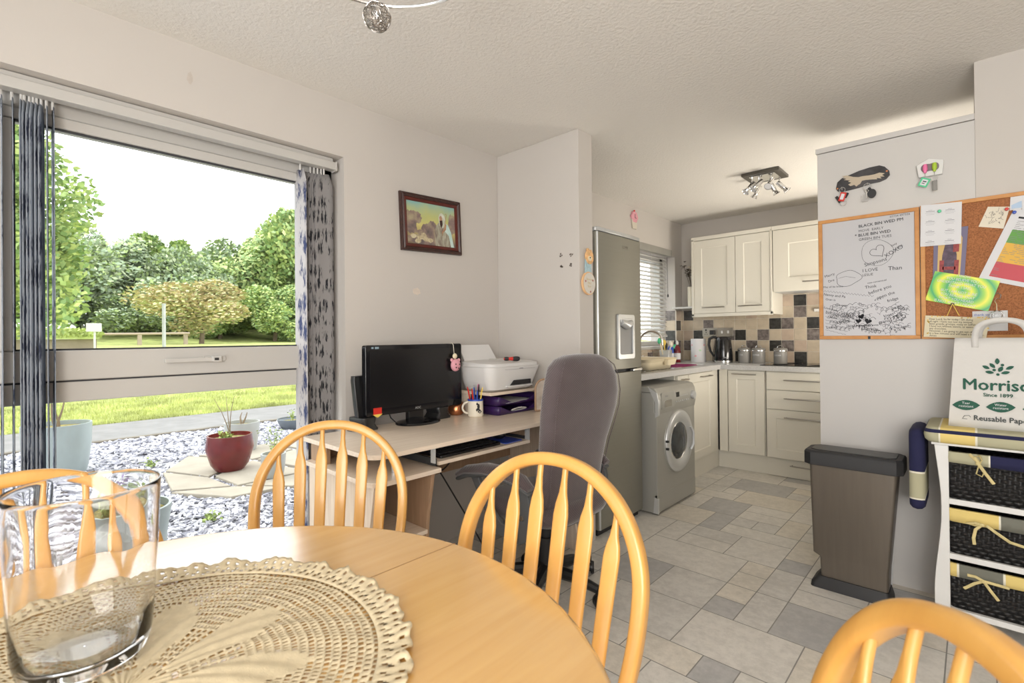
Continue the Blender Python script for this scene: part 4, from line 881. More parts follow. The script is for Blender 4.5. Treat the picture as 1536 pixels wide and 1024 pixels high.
# ---- cream wash basin on the drainer
t = thing('dish_tub', 'cream plastic washing-up tub on the drainer beside the fridge', 'tub', (0, 0, 0)); z0 = WT1 + .007
m = MB(); m.loft([rr3(-2.03, -1.745, 3.33, 3.72, .04, z0), rr3(-2.04, -1.735, 3.31, 3.74, .045, z0 + .055), rr3(-2.045, -1.73, 3.305, 3.745, .045, z0 + .056), rr3(-2.055, -1.72, 3.29, 3.76, .05, z0 + .075), rr3(-2.07, -1.705, 3.275, 3.775, .05, z0 + .080)], False); m.add(rr3(-2.03, -1.745, 3.33, 3.72, .04, z0), [tuple(range(24))]); m.build('tub_body', 'creamp', t, sol=.003)
m = MB(); m.loft([rr3(-1.735, -1.700, 3.56, 3.69, .012, z0 + .03), rr3(-1.735, -1.690, 3.55, 3.70, .012, z0 + .074)]); m.build('tub_handle', 'creamp', t)
# ---- utensil caddy etc.
t = thing('utensil_pot', 'square silver pot on the worktop behind the sink holding kitchen brushes', 'pot', (-2.13, 4.42, WT1), .2)
m = MB(); m.loft([rr3(-.04, .04, -.055, .055, .008, 0), rr3(-.045, .045, -.06, .06, .008, .125)], False); m.add(rr3(-.04, .04, -.055, .055, .008, 0), [tuple(range(24))]); m.build('pot_body', 'steel2', t, sol=.002)
for i, (dx, dy, lx, ly, L_, mt, hd, lb) in enumerate([(-.01, -.03, .0, -.12, .24, 'creamp', 'green', 'wooden brush with a green head leaning left in the silver utensil pot'), (0, -.02, .01, -.05, .22, 'yellow', 'yellow', 'yellow handled brush in the silver utensil pot'), (.0, .01, .0, .0, .19, 'blackm', 'blackm', 'dark bristled dish brush standing in the silver utensil pot'), (.01, .03, .02, .06, .20, 'white', 'cream', 'white handled spatula leaning right in the silver utensil pot'), (-.01, 0, -.01, -.08, .25, 'creamp', 'yellow', 'wooden spoon with a yellow end in the silver utensil pot')]):
    m = MB(); m.tube([(dx * .5, dy * .5, .01), (lx, ly, L_ * .8)], .005, 8); o = m.build('kitchen_utensil', mt); o.location = (-2.13, 4.42, WT1); tag(o, lb, 'utensil', 'utensils in the silver pot')
    m = MB(); m.sphere((lx * 1.1, ly * 1.1, L_ * .88), .022, 12, 8, (.7, 1, 1.3)); m.build('brush_head', hd, o)
for (x, y, mt, cap, lb) in ((-2.10, 4.60, 'red', 'white', 'dark red bottle with a white cap behind the sink'), (-2.15, 4.56, 'blue', 'white', 'blue washing-up liquid bottle behind the sink'), (-2.16, 4.68, 'green', 'blackm', 'green bottle in the worktop corner by the window')):
    t = thing('bottle', lb, 'bottle', (x, y, WT1), 0, 'bottles behind the sink'); m = MB(); m.lathe([(.001, 0), (.028, 0), (.031, .01), (.031, .12), (.022, .15), (.011, .165), (.011, .175), (.001, .175)], n=20, caps=False); m.build('bottle_body', {'red': mat('dark_red_liquid', (.15, .01, .015), .15)}.get(mt, mt), t)
    m = MB(); m.lathe([(.013, .172), (.013, .195), (.006, .21), (.001, .21)], n=16); m.build('cap', cap, t)
    m = MB(); m.lathe([(.0315, .03), (.0315, .09)], n=20, caps=False); m.build('label_wrap', 'paper', t)
# ---- kitchen roll, kettle, canisters
t = thing('kitchen_roll', 'white kitchen roll printed with pink and green motifs, left of the kettle', 'kitchen roll', (-1.975, 4.80, WT1))
m = MB(); m.lathe([(.001, 0), (.068, 0), (.069, .004), (.069, .222), (.067, .226), (.02, .226), (.019, .22), (.001, .22)], n=40, caps=False); m.build('paper_roll', 'paper', t)
m = MB(); m2 = MB(); 
for k in range(10):
    a = -PI / 2 + (k - 4) * .62; z = (.165, .06, .115)[k % 3]
    ring = [(.0695 * math.cos(a + .17 * math.cos(q)), .0695 * math.sin(a + .17 * math.cos(q)), z + .009 * math.sin(q)) for q in [2 * PI * j / 10 for j in range(10)]]; (m2 if k % 3 == 2 else m).add(ring, [tuple(range(10))])
m.build('pink_motif', mat('faint_pink', (.75, .38, .42), .8), t, smooth=False); m2.build('green_motif', mat('faint_green', (.45, .68, .45), .8), t, smooth=False)
t = thing('electric_kettle', 'glossy black jug kettle standing between kitchen roll and grey canisters', 'kettle', (-1.735, 4.80, WT1))
m = MB(); m.lathe([(.001, .02), (.082, .02), (.083, .03), (.078, .12), (.068, .21), (.062, .236), (.05, .245), (.001, .248)], n=40, caps=False); m.build('kettle_body', 'blackgl', t, ang=50)
m = MB(); m.lathe([(.075, 0), (.080, .003), (.080, .012), (.0835, .013), (.0835, .021), (.07, .022)], n=40); m.build('chrome_base', 'chrome', t)
m = MB(); P = [(-.050, -.015, .232), (-.085, -.025, .243), (-.118, -.032, .225), (-.125, -.033, .17), (-.112, -.03, .11), (-.085, -.022, .065), (-.072, -.018, .055)]
m.tube(P, [.012, .014, .014, .012, .011, .010, .008], 10, flat=1.3); m.build('kettle_handle', 'blackm', t)
m = MB(); m.add([(.05, -.03, .20), (.05, .0, .20), (.085, -.02, .232), (.05, -.035, .238), (.05, .005, .238)], [(0, 1, 2), (0, 2, 3), (1, 4, 2), (3, 2, 4)]); m.build('spout', 'blackgl', t)
m = MB(); m.lathe([(.0835, .045), (.0832, .06)], n=40, caps=False); m = MB()
for i in range(5): 
    a = -1.25 + i * .09; m.quad((.0825 * math.cos(a) , .0825 * math.sin(a), .045), (.0825 * math.cos(a + .07), .0825 * math.sin(a + .07), .045), (.0822 * math.cos(a + .07), .0822 * math.sin(a + .07), .056), (.0822 * math.cos(a), .0822 * math.sin(a), .056))
m.build('logo_mark', 'inkgrey', t, smooth=False)
m = MB(); m.tube([(-1.80, 4.83, WT1 + .006), (-1.88, 4.92, WT1 + .006), (-1.91, 5.0, .97), (-1.90, 5.02, 1.08), (-1.885, 5.015, 1.17)], .0035, 6); o = m.build('kettle_cable', 'blackm'); tag(o, 'black kettle cable rising to the plug socket', 'cable')
def canister(txt):
    t = thing('storage_canister', '', 'canister'); m = MB(); m.lathe([(.001, 0), (.052, 0), (.054, .004), (.054, .118), (.001, .118)], n=32, caps=False); m.build('canister_body', 'greyp', t)
    m = MB(); m.lathe([(.056, .116), (.057, .120), (.057, .130), (.050, .138), (.02, .143), (.001, .143)], n=32); l = m.build('lid', 'greyp', t); m = MB(); m.tube([(-.026, 0, .138), (-.020, 0, .156), (0, 0, .163), (.020, 0, .156), (.026, 0, .138)], .003, 8); m.build('lid_loop', 'chrome', l)
    m = MB(); m.lathe([(.0555, .112), (.0575, .114), (.0575, .118), (.0555, .119)], n=32); m.build('lid_band', 'chrome', t)
    m = MB(); m.text(txt, .020, lambda a, b, d: (-.0545 * math.sin(-(a / .054) + .25), -.0545 * math.cos(-(a / .054) + .25), b + .07)); m.build('lettering', 'paper', t, smooth=False); return t
for x, txt, lb in ((-1.56, 'TEA', 'left grey storage canister marked in white, right of the kettle'), (-1.435, 'COFFEE', 'middle one of the three grey storage canisters'), (-1.255, 'SUGAR', 'rightmost grey storage canister, set apart by the hob')):
    t = canister(txt); t.location = (x, 4.84, WT1); t['label'] = lb; t['group'] = 'grey canisters on the worktop'
# ---- hob
m = MB(); m.prism(rrect(-1.33, -.74, 4.50, 4.99, .01), WT1 + .0005, WT1 + .006); o = m.build('ceramic_hob', 'blackgl', bevel=.001); tag(o, 'flat black glass hob set on the worktop in front of the tiles', 'hob')
for cx, cy, r in ((-1.18, 4.62, .08), (-1.18, 4.86, .09), (-.9, 4.62, .09), (-.9, 4.86, .07)):
    m = MB(); m.lathe([(r, WT1 + .0062), (r + .003, WT1 + .0064), (r + .003, WT1 + .0062)], (cx, cy, 0), 40); m.build('heating_ring', 'inkgrey', o)
# ---- sockets
t = thing('double_socket', 'chrome double plug socket with black plugs on the tiles behind the kettle', 'socket', (-2.03, BY - .012, 1.163))
m = MB(); m.prism(rrect(0, .148, 0, .086, .005), 0, .008, YX(0)); m.build('socket_plate', 'handle', t, bevel=.001)
m = MB()
for a in (.038, .11):
    m.box(a - .004, a + .004, -.0095, -.008, .036, .048); m.box(a - .014, a - .006, -.0095, -.008, .020, .026); m.box(a + .006, a + .014, -.0095, -.008, .020, .026)
m.box(.030, .044, -.013, -.008, .056, .074); m.build('socket_hole', 'blackm', t)
m = MB(); m.box(.085, .130, -.045, -.0085, .018, .064); m.build('plug', 'blackm', t, bevel=.005)
t = thing('fused_switch', 'chrome double switch plate right of the plug socket', 'switch', (-1.875, BY - .012, 1.163)); m = MB(); m.prism(rrect(0, .148, 0, .086, .005), 0, .008, YX(0)); m.build('switch_plate', 'handle', t, bevel=.001)
m = MB()
for a in (.04, .10): m.box(a - .009, a + .009, -.012, -.008, .030, .058)
m.build('rocker', 'white', t, bevel=.002)

# ---- washing machine
wy0, wy1, wx = 3.016, 3.612, -1.522
t = thing('washing_machine', 'silver front-loading washing machine standing forward of the worktop', 'washing machine', (0, 0, 0))
m = MB(); P = [(-2.10, .012), (wx - .004, .012), (wx, .10), (wx, .66), (wx - .018, .67), (wx - .022, .80), (-2.10, .80)]
m.prism(P, wy0, wy1, lambda a, b, d: (a, d, b)); m.build('casing', 'silver_wm', t, bevel=.003)
m = MB(); P = [(-2.10, .802), (-2.10, .838), (wx - .05, .838), (wx - .015, .830), (wx + .0, .81), (wx - .002, .802)]
m.prism(P, wy0 - .001, wy1 + .001, lambda a, b, d: (a, d, b)); m.build('top_panel', 'silver_wm', t, bevel=.004)
m = MB(); P = [(wx - .03, .655), (wx + .003, .660), (wx + .012, .70), (wx + .012, .76), (wx + .006, .80), (wx - .010, .822), (wx - .03, .83)]
m.prism(P, wy0 + .004, wy1 - .004, lambda a, b, d: (a, d, b)); cp = m.build('control_panel', 'silver_wm', t, bevel=.002)
m = MB(); m.loft([[(wx - .06, wy0 - .003, .84), (wx + .004, wy0 - .003, .80), (wx + .014, wy0 - .003, .74), (wx + .010, wy0 - .003, .655), (wx - .01, wy0 - .003, .640), (wx - .01, wy0 - .003, .74)], [(wx - .06, wy0 + .012, .84), (wx + .004, wy0 + .02, .80), (wx + .016, wy0 + .02, .74), (wx + .012, wy0 + .02, .655), (wx - .01, wy0 + .01, .640), (wx - .01, wy0 + .01, .74)]]); m.build('corner_trim', 'steel2', t)
m = MB(); m.prism(rrect(3.06, 3.25, .690, .800, .01), .0, .003, lambda a, b, d: (wx + .0115 + d, a, b)); dt = m.build('detergent_drawer', 'silver_wm', t, bevel=.001)
m = MB(); m.prism(rrect(3.10, 3.21, .700, .745, .01), .0, .0015, lambda a, b, d: (wx + .0145 + d, a, b)); m.build('drawer_pull', 'chrome', dt, bevel=.001)
m = MB(); m.text('beko', .020, lambda a, b, d: (wx + .0147 + d, a + 3.13, b + .768)); m.build('lettering', 'inkgrey', dt, smooth=False)
m = MB(); m.box(wx + .012, wx + .0135, 3.285, 3.33, .752, .786); m.build('display', 'screen', cp, smooth=False)
m = MB()
for k in range(7): m.lathe([(.006, 0), (.006, .004), (.001, .0045)], (wx + .0118, 3.285 + k * .032, .720), 12, 'X')
for k in range(5): m.lathe([(.004, 0), (.004, .003), (.001, .0035)], (wx + .0118, 3.36 + k * .025, .755), 10, 'X')
m.build('button', 'steel2', cp)
m = MB(); m.lathe([(.032, 0), (.030, .016), (.026, .020), (.001, .021)], (wx + .010, 3.555, .745), 28, 'X'); m.box(wx + .028, wx + .032, 3.553, 3.557, .745, .77); m.build('programme_dial', 'steel2', cp)
cy, cz = 3.335, .445
m = MB(); m.lathe([(.206, 0), (.213, .008), (.210, .016), (.198, .021), (.170, .020), (.146, .013), (.130, .004)], (wx, cy, cz), 56, 'X', caps=False); dr_ = m.build('door', 'steel2', t, ang=60)
m = MB(); m.lathe([(.220, 0), (.218, .006), (.212, .007)], (wx, cy, cz), 56, 'X', caps=False); m.build('door_surround', 'silver_wm', t)
m = MB(); m.lathe([(.131, .003), (.125, .006), (.10, .013), (.06, .019), (.001, .021)], (wx, cy, cz), 48, 'X', caps=False); m.build('door_glass', mat('smoky_door_glass', (.045, .05, .055), .12, var=.6, vs=9, spec=.5), dr_)
m = MB(); m.lathe([(.132, .004), (.129, .008), (.126, .005)], (wx, cy, cz), 48, 'X', caps=False); m.build('door_inner_ring', 'chrome', dr_)
m = MB(); m.tube([(wx + .030, cy + .140, cz + .08), (wx + .044, cy + .152, cz + .04), (wx + .044, cy + .152, cz - .04), (wx + .030, cy + .140, cz - .08)], .010, 10, flat=.8); m.build('door_handle', 'steel2', dr_)
m = MB(); 
for z in (.47, .42): m.box(wx + .012, wx + .03, cy - .218, cy - .204, z - .006, z + .008)
m.build('hinge', 'blackm', dr_)
m = MB(); m.box(wx - .02, wx + .002, wy0, wy1, .02, .135); m.build('kick_plate', 'silver_wm', t, bevel=.003)
m = MB(); m.loft([[(wx - .03, wy0 - .002, .012), (wx + .003, wy0 - .002, .012), (wx + .003, wy0 - .002, .11), (wx - .02, wy0 - .002, .12)], [(wx - .03, wy0 + .012, .012), (wx + .005, wy0 + .014, .012), (wx + .005, wy0 + .014, .11), (wx - .02, wy0 + .012, .12)]]); m.build('foot_trim', 'steel2', t)
m = MB(); m.box(-2.08, wx - .02, wy0 + .03, wy1 - .03, .0005, .012); m.build('foot', 'blackm', t)

# ---- kitchen ceiling spot cluster
t = thing('spotlight_cluster', 'square ceiling plate with a cluster of small chrome spotlights in the kitchen', 'ceiling light', (-1.10, 3.90, CEIL), .0)
m = MB(); m.box(-.125, .125, -.125, .125, -.022, -.001); m.build('ceiling_plate', mat('dark_plate_edge', (.10, .09, .075), .35, metal=.6), t, bevel=.003)
m = MB(); m.box(-.085, .085, -.085, .085, -.026, -.0225); m.build('mirror_plate', 'chrome', t, bevel=.001)
for i, (x, y, ax, ay) in enumerate([(-.07, -.06, -.6, -.6), (-.01, -.08, -.7, -.7), (.06, -.07, -.1, -.9), (-.06, .06, -.6, .2), (.03, .05, .4, .3), (.08, .06, .8, .2)]):
    b_ = Vector((x, y, -.026)); k_ = b_ + Vector((0, 0, -.05)); d = Vector((ax, ay, -.9)).normalized(); m = MB()
    m.tube([b_, k_], .005, 8); m.tube([k_ - d * .02, k_ + d * .04], .016, 14); m.tube([k_ + d * .04, k_ + d * .05, k_ + d * .075], [.016, .014, .027], 18, caps=False); sp = m.build('spotlight', 'chrome', t)
    m = MB(); m.tube([k_ + d * .052, k_ + d * .072], [.012, .024], 18); m.build('bulb', 'paper', sp)
# ================================================================== TALL CUPBOARD, BOARDS
t = thing('larder_cupboard', 'tall white cupboard side carrying the whiteboard and key holders', 'cupboard', (0, 0, 0))
m = MB(); m.box(-.578, .0125, PY, PY + .018, .0, 2.096); m.build('side_panel', 'wallw', t, bevel=.001)
m = MB(); m.box(-.576, .0125, PY + .019, PY + .60, .0, 2.094); m.build('carcass', 'cab', t)
m = MB(); m.box(-.584, .0125, PY - .006, PY + .60, 2.0985, 2.124); m.build('top_panel', 'wallw', t, bevel=.001)
W = lambda Y: YX(Y)
def framed(name, label, cat_, x0, x1, z0, z1, fw, face, th=.016):
    t = thing(name, label, cat_, (0, 0, 0)); m = MB(); Y = PY - .001
    m.box(x0 + .004, x1 - .004, Y - .008, Y, z0 + .004, z1 - .004); m.build('board_face', face, t, smooth=False)
    m = MB()
    for (a0, a1, b0, b1) in ((x0, x1, z1 - fw, z1), (x0, x1, z0, z0 + fw), (x0, x0 + fw, z0 + fw, z1 - fw), (x1 - fw, x1, z0 + fw, z1 - fw)): m.box(a0, a1, Y - th, Y, b0, b1)
    m.build('board_frame', 'bframe', t, bevel=.002); return t
wb = framed('whiteboard', 'wood-framed whiteboard covered in black handwriting and doodles', 'whiteboard', -.574, -.176, 1.152, 1.753, .017, 'wboard')
ck = framed('cork_board', 'wood-framed cork board pinned with papers, right of the whiteboard', 'cork board', -.173, .46, 1.152, 1.756, .017, 'cork')
m = MB(); m.box(-.372, -.362, PY - .0185, PY - .0165, 1.152, 1.166); m.build('clip', 'blackm', wb)
wm_ = MB(); F = YX(PY - .0092)
def wr(txt, x, z, s, rot=0, bold=0.0):
    c_, s_ = math.cos(rot), math.sin(rot); wm_.text(txt, s, lambda a, b, d: F(x + a * c_ - b * s_, z + a * s_ + b * c_, d), align='LEFT', bold=bold)
wr('07734 497326', -.283, 1.722, .013, .03); wr('BLACK BIN WED PM', -.405, 1.694, .019, .05, .0003); wr('MOVE  EARLY', -.405, 1.672, .016, .03); wr('* BLUE BIN WED', -.420, 1.650, .019, .03, .0003); wr('GREEN BIN TUES', -.405, 1.630, .017, .02)
def pl(pts, w=.0016): stroke(wm_, pts, w, F)
def smooth_loop(cx, cz, rx, rz_, ph=0, n=36, wob=.06, seed=1, part=1.0):
    r = random.Random(seed); w1, w2 = r.uniform(0, 6), r.uniform(0, 6)
    return [(cx + rx * math.cos(q) * (1 + wob * math.sin(3 * q + w1)), cz + rz_ * math.sin(q) * (1 + wob * math.sin(2 * q + w2))) for q in [ph + part * 2 * PI * k / n for k in range(n + 1)]]
pl(smooth_loop(-.335, 1.565, .062, .062, seed=3), .0012)
def heart(cx, cz, s, tilt=0):
    out = []
    for k in range(33):
        q = 2 * PI * k / 32; x = 16 * math.sin(q) ** 3; y = 13 * math.cos(q) - 5 * math.cos(2 * q) - 2 * math.cos(3 * q) - math.cos(4 * q); x, y = x * math.cos(tilt) - y * math.sin(tilt), x * math.sin(tilt) + y * math.cos(tilt); out.append((cx + x * s, cz + y * s))
    return out
pl(heart(-.330, 1.570, .0019, .6), .0018); pl(heart(-.245, 1.252, .0010, .1)); pl(heart(-.420, 1.275, .0022, .2), .0014)
for cx, cz, s, tl_ in ((-.398, 1.262, .0008, .4), (-.372, 1.238, .0009, -.3), (-.41, 1.24, .0007, 0)):
    P = heart(cx, cz, s, tl_); wm_.add([F(a, b, .0005) for a, b in P[:-1]], [tuple(range(32))])
def scrawl(x, z, wd, h, rot=0, seed=0, w=.0013, n=60):
    """cursive line of looping pen strokes"""
    r = random.Random(seed); P = []; c_, s_ = math.cos(rot), math.sin(rot); ph = 0
    for k in range(n):
        f_ = k / (n - 1); ph += r.uniform(.5, 1.1); a = wd * f_ + h * .30 * math.sin(ph * 1.0); b = h * .5 * math.cos(ph) * (.6 + .5 * math.sin(k * .7 + seed)); P.append((x + a * c_ - b * s_, z + a * s_ + b * c_))
    pl(P, w)
wr('I LOVE', -.392, 1.476, .021, .05); wr('LESLIE', -.392, 1.456, .016, .06); wr('Merry', -.548, 1.462, .018, .3); wr('Dre', -.533, 1.437, .017, .3); wr('Than', -.292, 1.476, .026, .0); wr('bin day', -.548, 1.285, .020, -.25); wr('Frosty', -.49, 1.232, .018, .1); wr('granny', -.33, 1.225, .020, .2); wr('kisses', -.31, 1.255, .017, .3); wr('Lesley', -.545, 1.205, .020, .05); wr('Simpsons', -.382, 1.502, .024, .25)
wr('Sexy', -.278, 1.585, .013, .5); wr('LADS', -.262, 1.57, .013, .5); wr('XOXO', -.300, 1.535, .026, .55); wr('May all be brave', -.556, 1.412, .013, -.02); wr('non-consensual', -.372, 1.418, .012, .14); wr('Think', -.382, 1.395, .020, .12); wr('before you', -.367, 1.366, .021, .33); wr('open the', -.335, 1.342, .020, .33); wr('fridge', -.295, 1.325, .019, .30)
wr('Nanny and Pa', -.556, 1.375, .017, -.2); wr('Gran is', -.548, 1.350, .015, -.15); wr('forever', -.50, 1.318, .015, -.1); wr('Love from', -.556, 1.31, .015, -.35); wr('home', -.53, 1.26, .014, -.3); wr('merry xmas', -.40, 1.196, .014, 0); wr('Happy Xmas Everyone', -.46, 1.212, .014, .03); wr('MUM', -.275, 1.290, .014, .3); wr('X X', -.238, 1.282, .014, .4)
pl([(-.555 + .0125 * k / 2, 1.395 - .0012 * k + (.006 if k % 2 else -.002)) for k in range(34)], .0012)
pl(smooth_loop(-.452, 1.452, .052, .036, seed=8, wob=.14)); pl([(-.49, 1.455), (-.46, 1.462), (-.42, 1.452)], .0012)
for k in range(46):
    r_ = random.Random(50 + k); scrawl(r_.uniform(-.552, -.27), r_.uniform(1.182, 1.315 if k < 30 else 1.35), r_.uniform(.03, .075), r_.uniform(.014, .030), r_.uniform(-.4, .4), seed=k, n=26, w=r_.uniform(.0008, .0016))
for k in range(14):
    r_ = random.Random(150 + k); scrawl(r_.uniform(-.30, -.245), r_.uniform(1.19, 1.31), .04, r_.uniform(.01, .022), r_.uniform(-.9, .9), seed=k + 90, n=18, w=.0012)
for k in range(6): scrawl(-.55, 1.285 - .017 * k, .14 - .01 * k, .005, -.28, seed=300 + k, n=40, w=.001)
wm_.build('handwriting', 'ink', wb, smooth=False, fixn=False)
# papers on the cork
PYc = PY - .0095
def sheet(poly, d=0, curl=0): 
    m = MB(); Y = PYc - d; n = len(poly); m.add([(a, Y, b) for a, b in poly] + [(a, Y - .0008, b) for a, b in poly], [tuple(range(n)), tuple(range(n, 2 * n))] + [(i, (i + 1) % n, n + (i + 1) % n, n + i) for i in range(n)]); return m, YX(Y - .0010)
def quadmap(q):     # bilinear map of unit square corners tl,tr,br,bl
    return lambda u, v: tuple((1 - v) * ((1 - u) * q[3][i] + u * q[2][i]) + v * ((1 - u) * q[0][i] + u * q[1][i]) for i in (0, 1))
def pin(x, z, mt, col, lb, d=.001):
    t = thing('push_pin', lb, 'push pin', (x, PYc - d, z), 0, 'push pins on the cork board'); m = MB(); m.lathe([(.002, -.001), (.006, -.002), (.0045, -.007), (.0065, -.012), (.005, -.015), (.001, -.016)], n=14, axis='Y'); m.build('pin_head', mt, t)
q = [(-.169, 1.757), (-.031, 1.748), (-.036, 1.566), (-.173, 1.570)]
m, f_ = sheet(q, .009); o = m.build('appointment_sheet', 'paper', smooth=False); tag(o, 'pale sheet of eight repeated text blocks pinned at the top left of the cork board', 'paper'); Q = quadmap(q); m = MB()
for r_ in range(4):
    for c_ in range(2):
        u0, v0 = .09 + .48 * c_, .88 - .245 * r_
        for k, (wd, hh) in enumerate(((.10, .006), (.22, .012), (.26, .004), (.2, .004))):
            a = u0 + .15 - wd / 2; v = v0 - .035 * k - .02; m.quad(*[f_(*Q(x_, y_), 0) for x_, y_ in ((a, v), (a + wd, v), (a + wd, v + hh), (a, v + hh))])
m.build('printed_text', 'inkgrey', o, smooth=False); pin(-.105, 1.718, 'green', 0, 'green push pin holding the sheet of eight text blocks', .010)
q = [(-.125, 1.64), (-.012, 1.64), (-.028, 1.40), (-.132, 1.41)]
m, f_ = sheet(q, .002); o = m.build('picture_card', mat('card_violet', (.17, .15, .24), .6), smooth=False); tag(o, 'violet bordered card with a dark seated figure behind the green postcard', 'card'); Q = quadmap(q); m = MB(); m.add([f_(*Q(u, v), 0) for u, v in ((.14, 0), (.86, 0), (.86, .8), (.75, .93), (.25, .93), (.14, .8))], [tuple(range(6))]); m.build('arched_panel', mat('card_gold', (.62, .42, .16), .6), o, smooth=False)
m = MB(); m.add([f_(*Q(u, v), .0004) for u, v in ((.25, .12), (.75, .10), (.72, .5), (.62, .72), (.5, .82), (.36, .72), (.28, .5))], [tuple(range(7))]); m.build('seated_figure', mat('card_figure', (.09, .06, .09), .6, var=.4, vs=60), o, smooth=False); m = MB()
for a, b, c_, d_ in ((.2, .12, .34, .40), (.66, .12, .80, .40), (.30, .22, .70, .28), (.60, .55, .78, .72)): m.quad(*[f_(*Q(u, v), .0008) for u, v in ((a, b), (c_, b), (c_, d_), (a, d_))])
m.build('throne', mat('card_red', (.30, .05, .05), .6, var=.3, vs=90), o, smooth=False)
# green postcard of concentric rings
m_, nt, b = _nt('concentric_rings'); tc = nt.nodes.new('ShaderNodeTexCoord'); sp = nt.nodes.new('ShaderNodeSeparateXYZ'); lk(nt, tc.outputs['Object'], sp.inputs[0])
dx = math_n(nt, 'ADD', sp.outputs[0], .033); dz = math_n(nt, 'MULTIPLY', math_n(nt, 'ADD', math_n(nt, 'ADD', sp.outputs[2], -1.362), math_n(nt, 'MULTIPLY', dx, .25)), 1.15)
rad = math_n(nt, 'SQRT', math_n(nt, 'ADD', math_n(nt, 'MULTIPLY', dx, dx), math_n(nt, 'MULTIPLY', dz, dz)))
rg_ = math_n(nt, 'FRACT', math_n(nt, 'DIVIDE', rad, .052))
G1, G2, Y1 = (.02, .36, .12), (.30, .62, .04), (.82, .80, .04)
lk(nt, ramp(nt, rg_, [(0, G1), (.30, G2), (.55, Y1), (.80, G2), (1, G1)]), b.inputs['Base Color']); b.inputs['Roughness'].default_value = .35
q = [(-.123, 1.455), (.084, 1.393), (.046, 1.268), (-.159, 1.328)]
m, f_ = sheet(q, .006); o = m.build('ring_postcard', m_, smooth=False); tag(o, 'green and yellow postcard of concentric rings with white capital lettering', 'postcard'); m = MB()
for k, (tx, s) in enumerate((('I KNOW', .015), ('YOU BELIEVE YOU', .0165), ('UNDERSTAND WHAT YOU', .0165), ('THINK I SAID', .0165), ('BUT I AM NOT SURE', .0165), ('YOU REALISE THAT', .0165), ('WHAT YOU HEARD', .0165), ('IS NOT WHAT I MEANT', .0165))):
    cx, cz = -.030 - .0045 * k, 1.418 - .0155 * k - (.006 if k > 3 else 0); ro = -.27; m.text(tx, s, lambda a, b_, d, cx=cx, cz=cz: f_(cx + a * math.cos(ro) - b_ * math.sin(ro), cz + a * math.sin(ro) + b_ * math.cos(ro), d), sx=.8)
m.build('lettering', 'paper', o, smooth=False)
# sketch, chart, flyer
q = [(.052, 1.708), (.112, 1.690), (.096, 1.607), (.027, 1.627)]; q = [(.050, 1.712), (.116, 1.700), (.096, 1.612), (.020, 1.632)]
m, f_ = sheet(q, .001); o = m.build('pen_sketch', mat('cream_paper', (.74, .68, .56), .8), smooth=False); tag(o, 'small cream card with a pen sketch under a red pin', 'card'); m = MB(); Q = quadmap(q); rs = random.Random(2)
for k in range(16):
    u, v = rs.uniform(.25, .8), rs.uniform(.2, .8); P = [(u, v)]
    for j in range(6): P.append((P[-1][0] + rs.uniform(-.07, .07), P[-1][1] + rs.uniform(-.08, .08)))
    stroke(m, [Q(*p) for p in P], .0009, f_)
m.build('pen_drawing', 'ink', o, smooth=False, fixn=False); pin(.106, 1.69, 'red', 0, 'red push pin holding the cream pen sketch', .003)
# chart: paper tilted
def chart():
    q = [(.128, 1.690), (.335, 1.625), (.23, 1.335), (.018, 1.410)]; m, f_ = sheet(q, .0045); o = m.build('nutrition_chart', 'paper', smooth=False); tag(o, 'tilted white chart with green, orange and red bands under a blue pin', 'chart'); Q = quadmap(q)
    def band(u0, u1, v0, v1, nm, mt, e=0): m = MB(); m.quad(*[f_(*Q(u, v), e) for u, v in ((u0, v0), (u1, v0), (u1, v1), (u0, v1))]); m.build(nm, mt, o, smooth=False)
    band(.12, .95, .54, .72, 'green_band', mat('band_green', (.12, .34, .06), .6)); band(.12, .95, .27, .54, 'orange_band', mat('band_orange', (.72, .42, .06), .6)); band(.12, .95, .06, .27, 'red_band', mat('band_red', (.52, .07, .09), .6)); band(.12, .95, .875, .90, 'black_bar', 'ink'); band(.72, .99, .08, .22, 'white_box', 'paper', .0004)
    m = MB(); rs = random.Random(6)
    for k in range(34):
        v = .86 - k * .0235
        if .865 < v < .9: continue
        u = .13; 
        while u < .9:
            w_ = rs.uniform(.03, .12)
            if rs.random() < .75: m.quad(*[f_(*Q(a, b_), .0006) for a, b_ in ((u, v), (min(.94, u + w_), v), (min(.94, u + w_), v + .005), (u, v + .005))])
            u += w_ + .02
            if k > 24: break
    m.build('printed_text', 'inkgrey', o, smooth=False)
chart(); pin(.128, 1.672, 'blue', 0, 'blue push pin at the top corner of the tilted chart', .007)
q = [(.118, 1.742), (.30, 1.748), (.30, 1.690), (.115, 1.684)]
m, f_ = sheet(q, .003); o = m.build('letterhead', 'paper', smooth=False); tag(o, 'white leaflet with a large dark letter R at the right edge of the cork board', 'leaflet'); m = MB(); m.text('R', .045, lambda a, b_, d: f_(a + .158, b_ + 1.706, d), align='LEFT', bold=.001); m.build('lettering', mat('slate_letter', (.13, .15, .19), .7), o, smooth=False)
m = MB(); m.add([f_(a, b_, 0) for a, b_ in ((.120, 1.690), (.150, 1.690), (.150, 1.718), (.12, 1.705))], [(0, 1, 2, 3)]); m.build('blue_corner', mat('blue_wash', (.45, .58, .75), .7), o, smooth=False)
q = [(.152, 1.700), (.30, 1.70), (.30, 1.672), (.150, 1.672)]; m, f_ = sheet(q, .0065); o = m.build('paper_slip', 'paper', smooth=False); tag(o, 'narrow white slip of printed text below the letter R leaflet', 'paper'); m = MB(); m.text('WWW', .016, lambda a, b_, d: f_(a + .158, b_ + 1.678, d), align='LEFT'); m.build('lettering', 'ink', o, smooth=False)
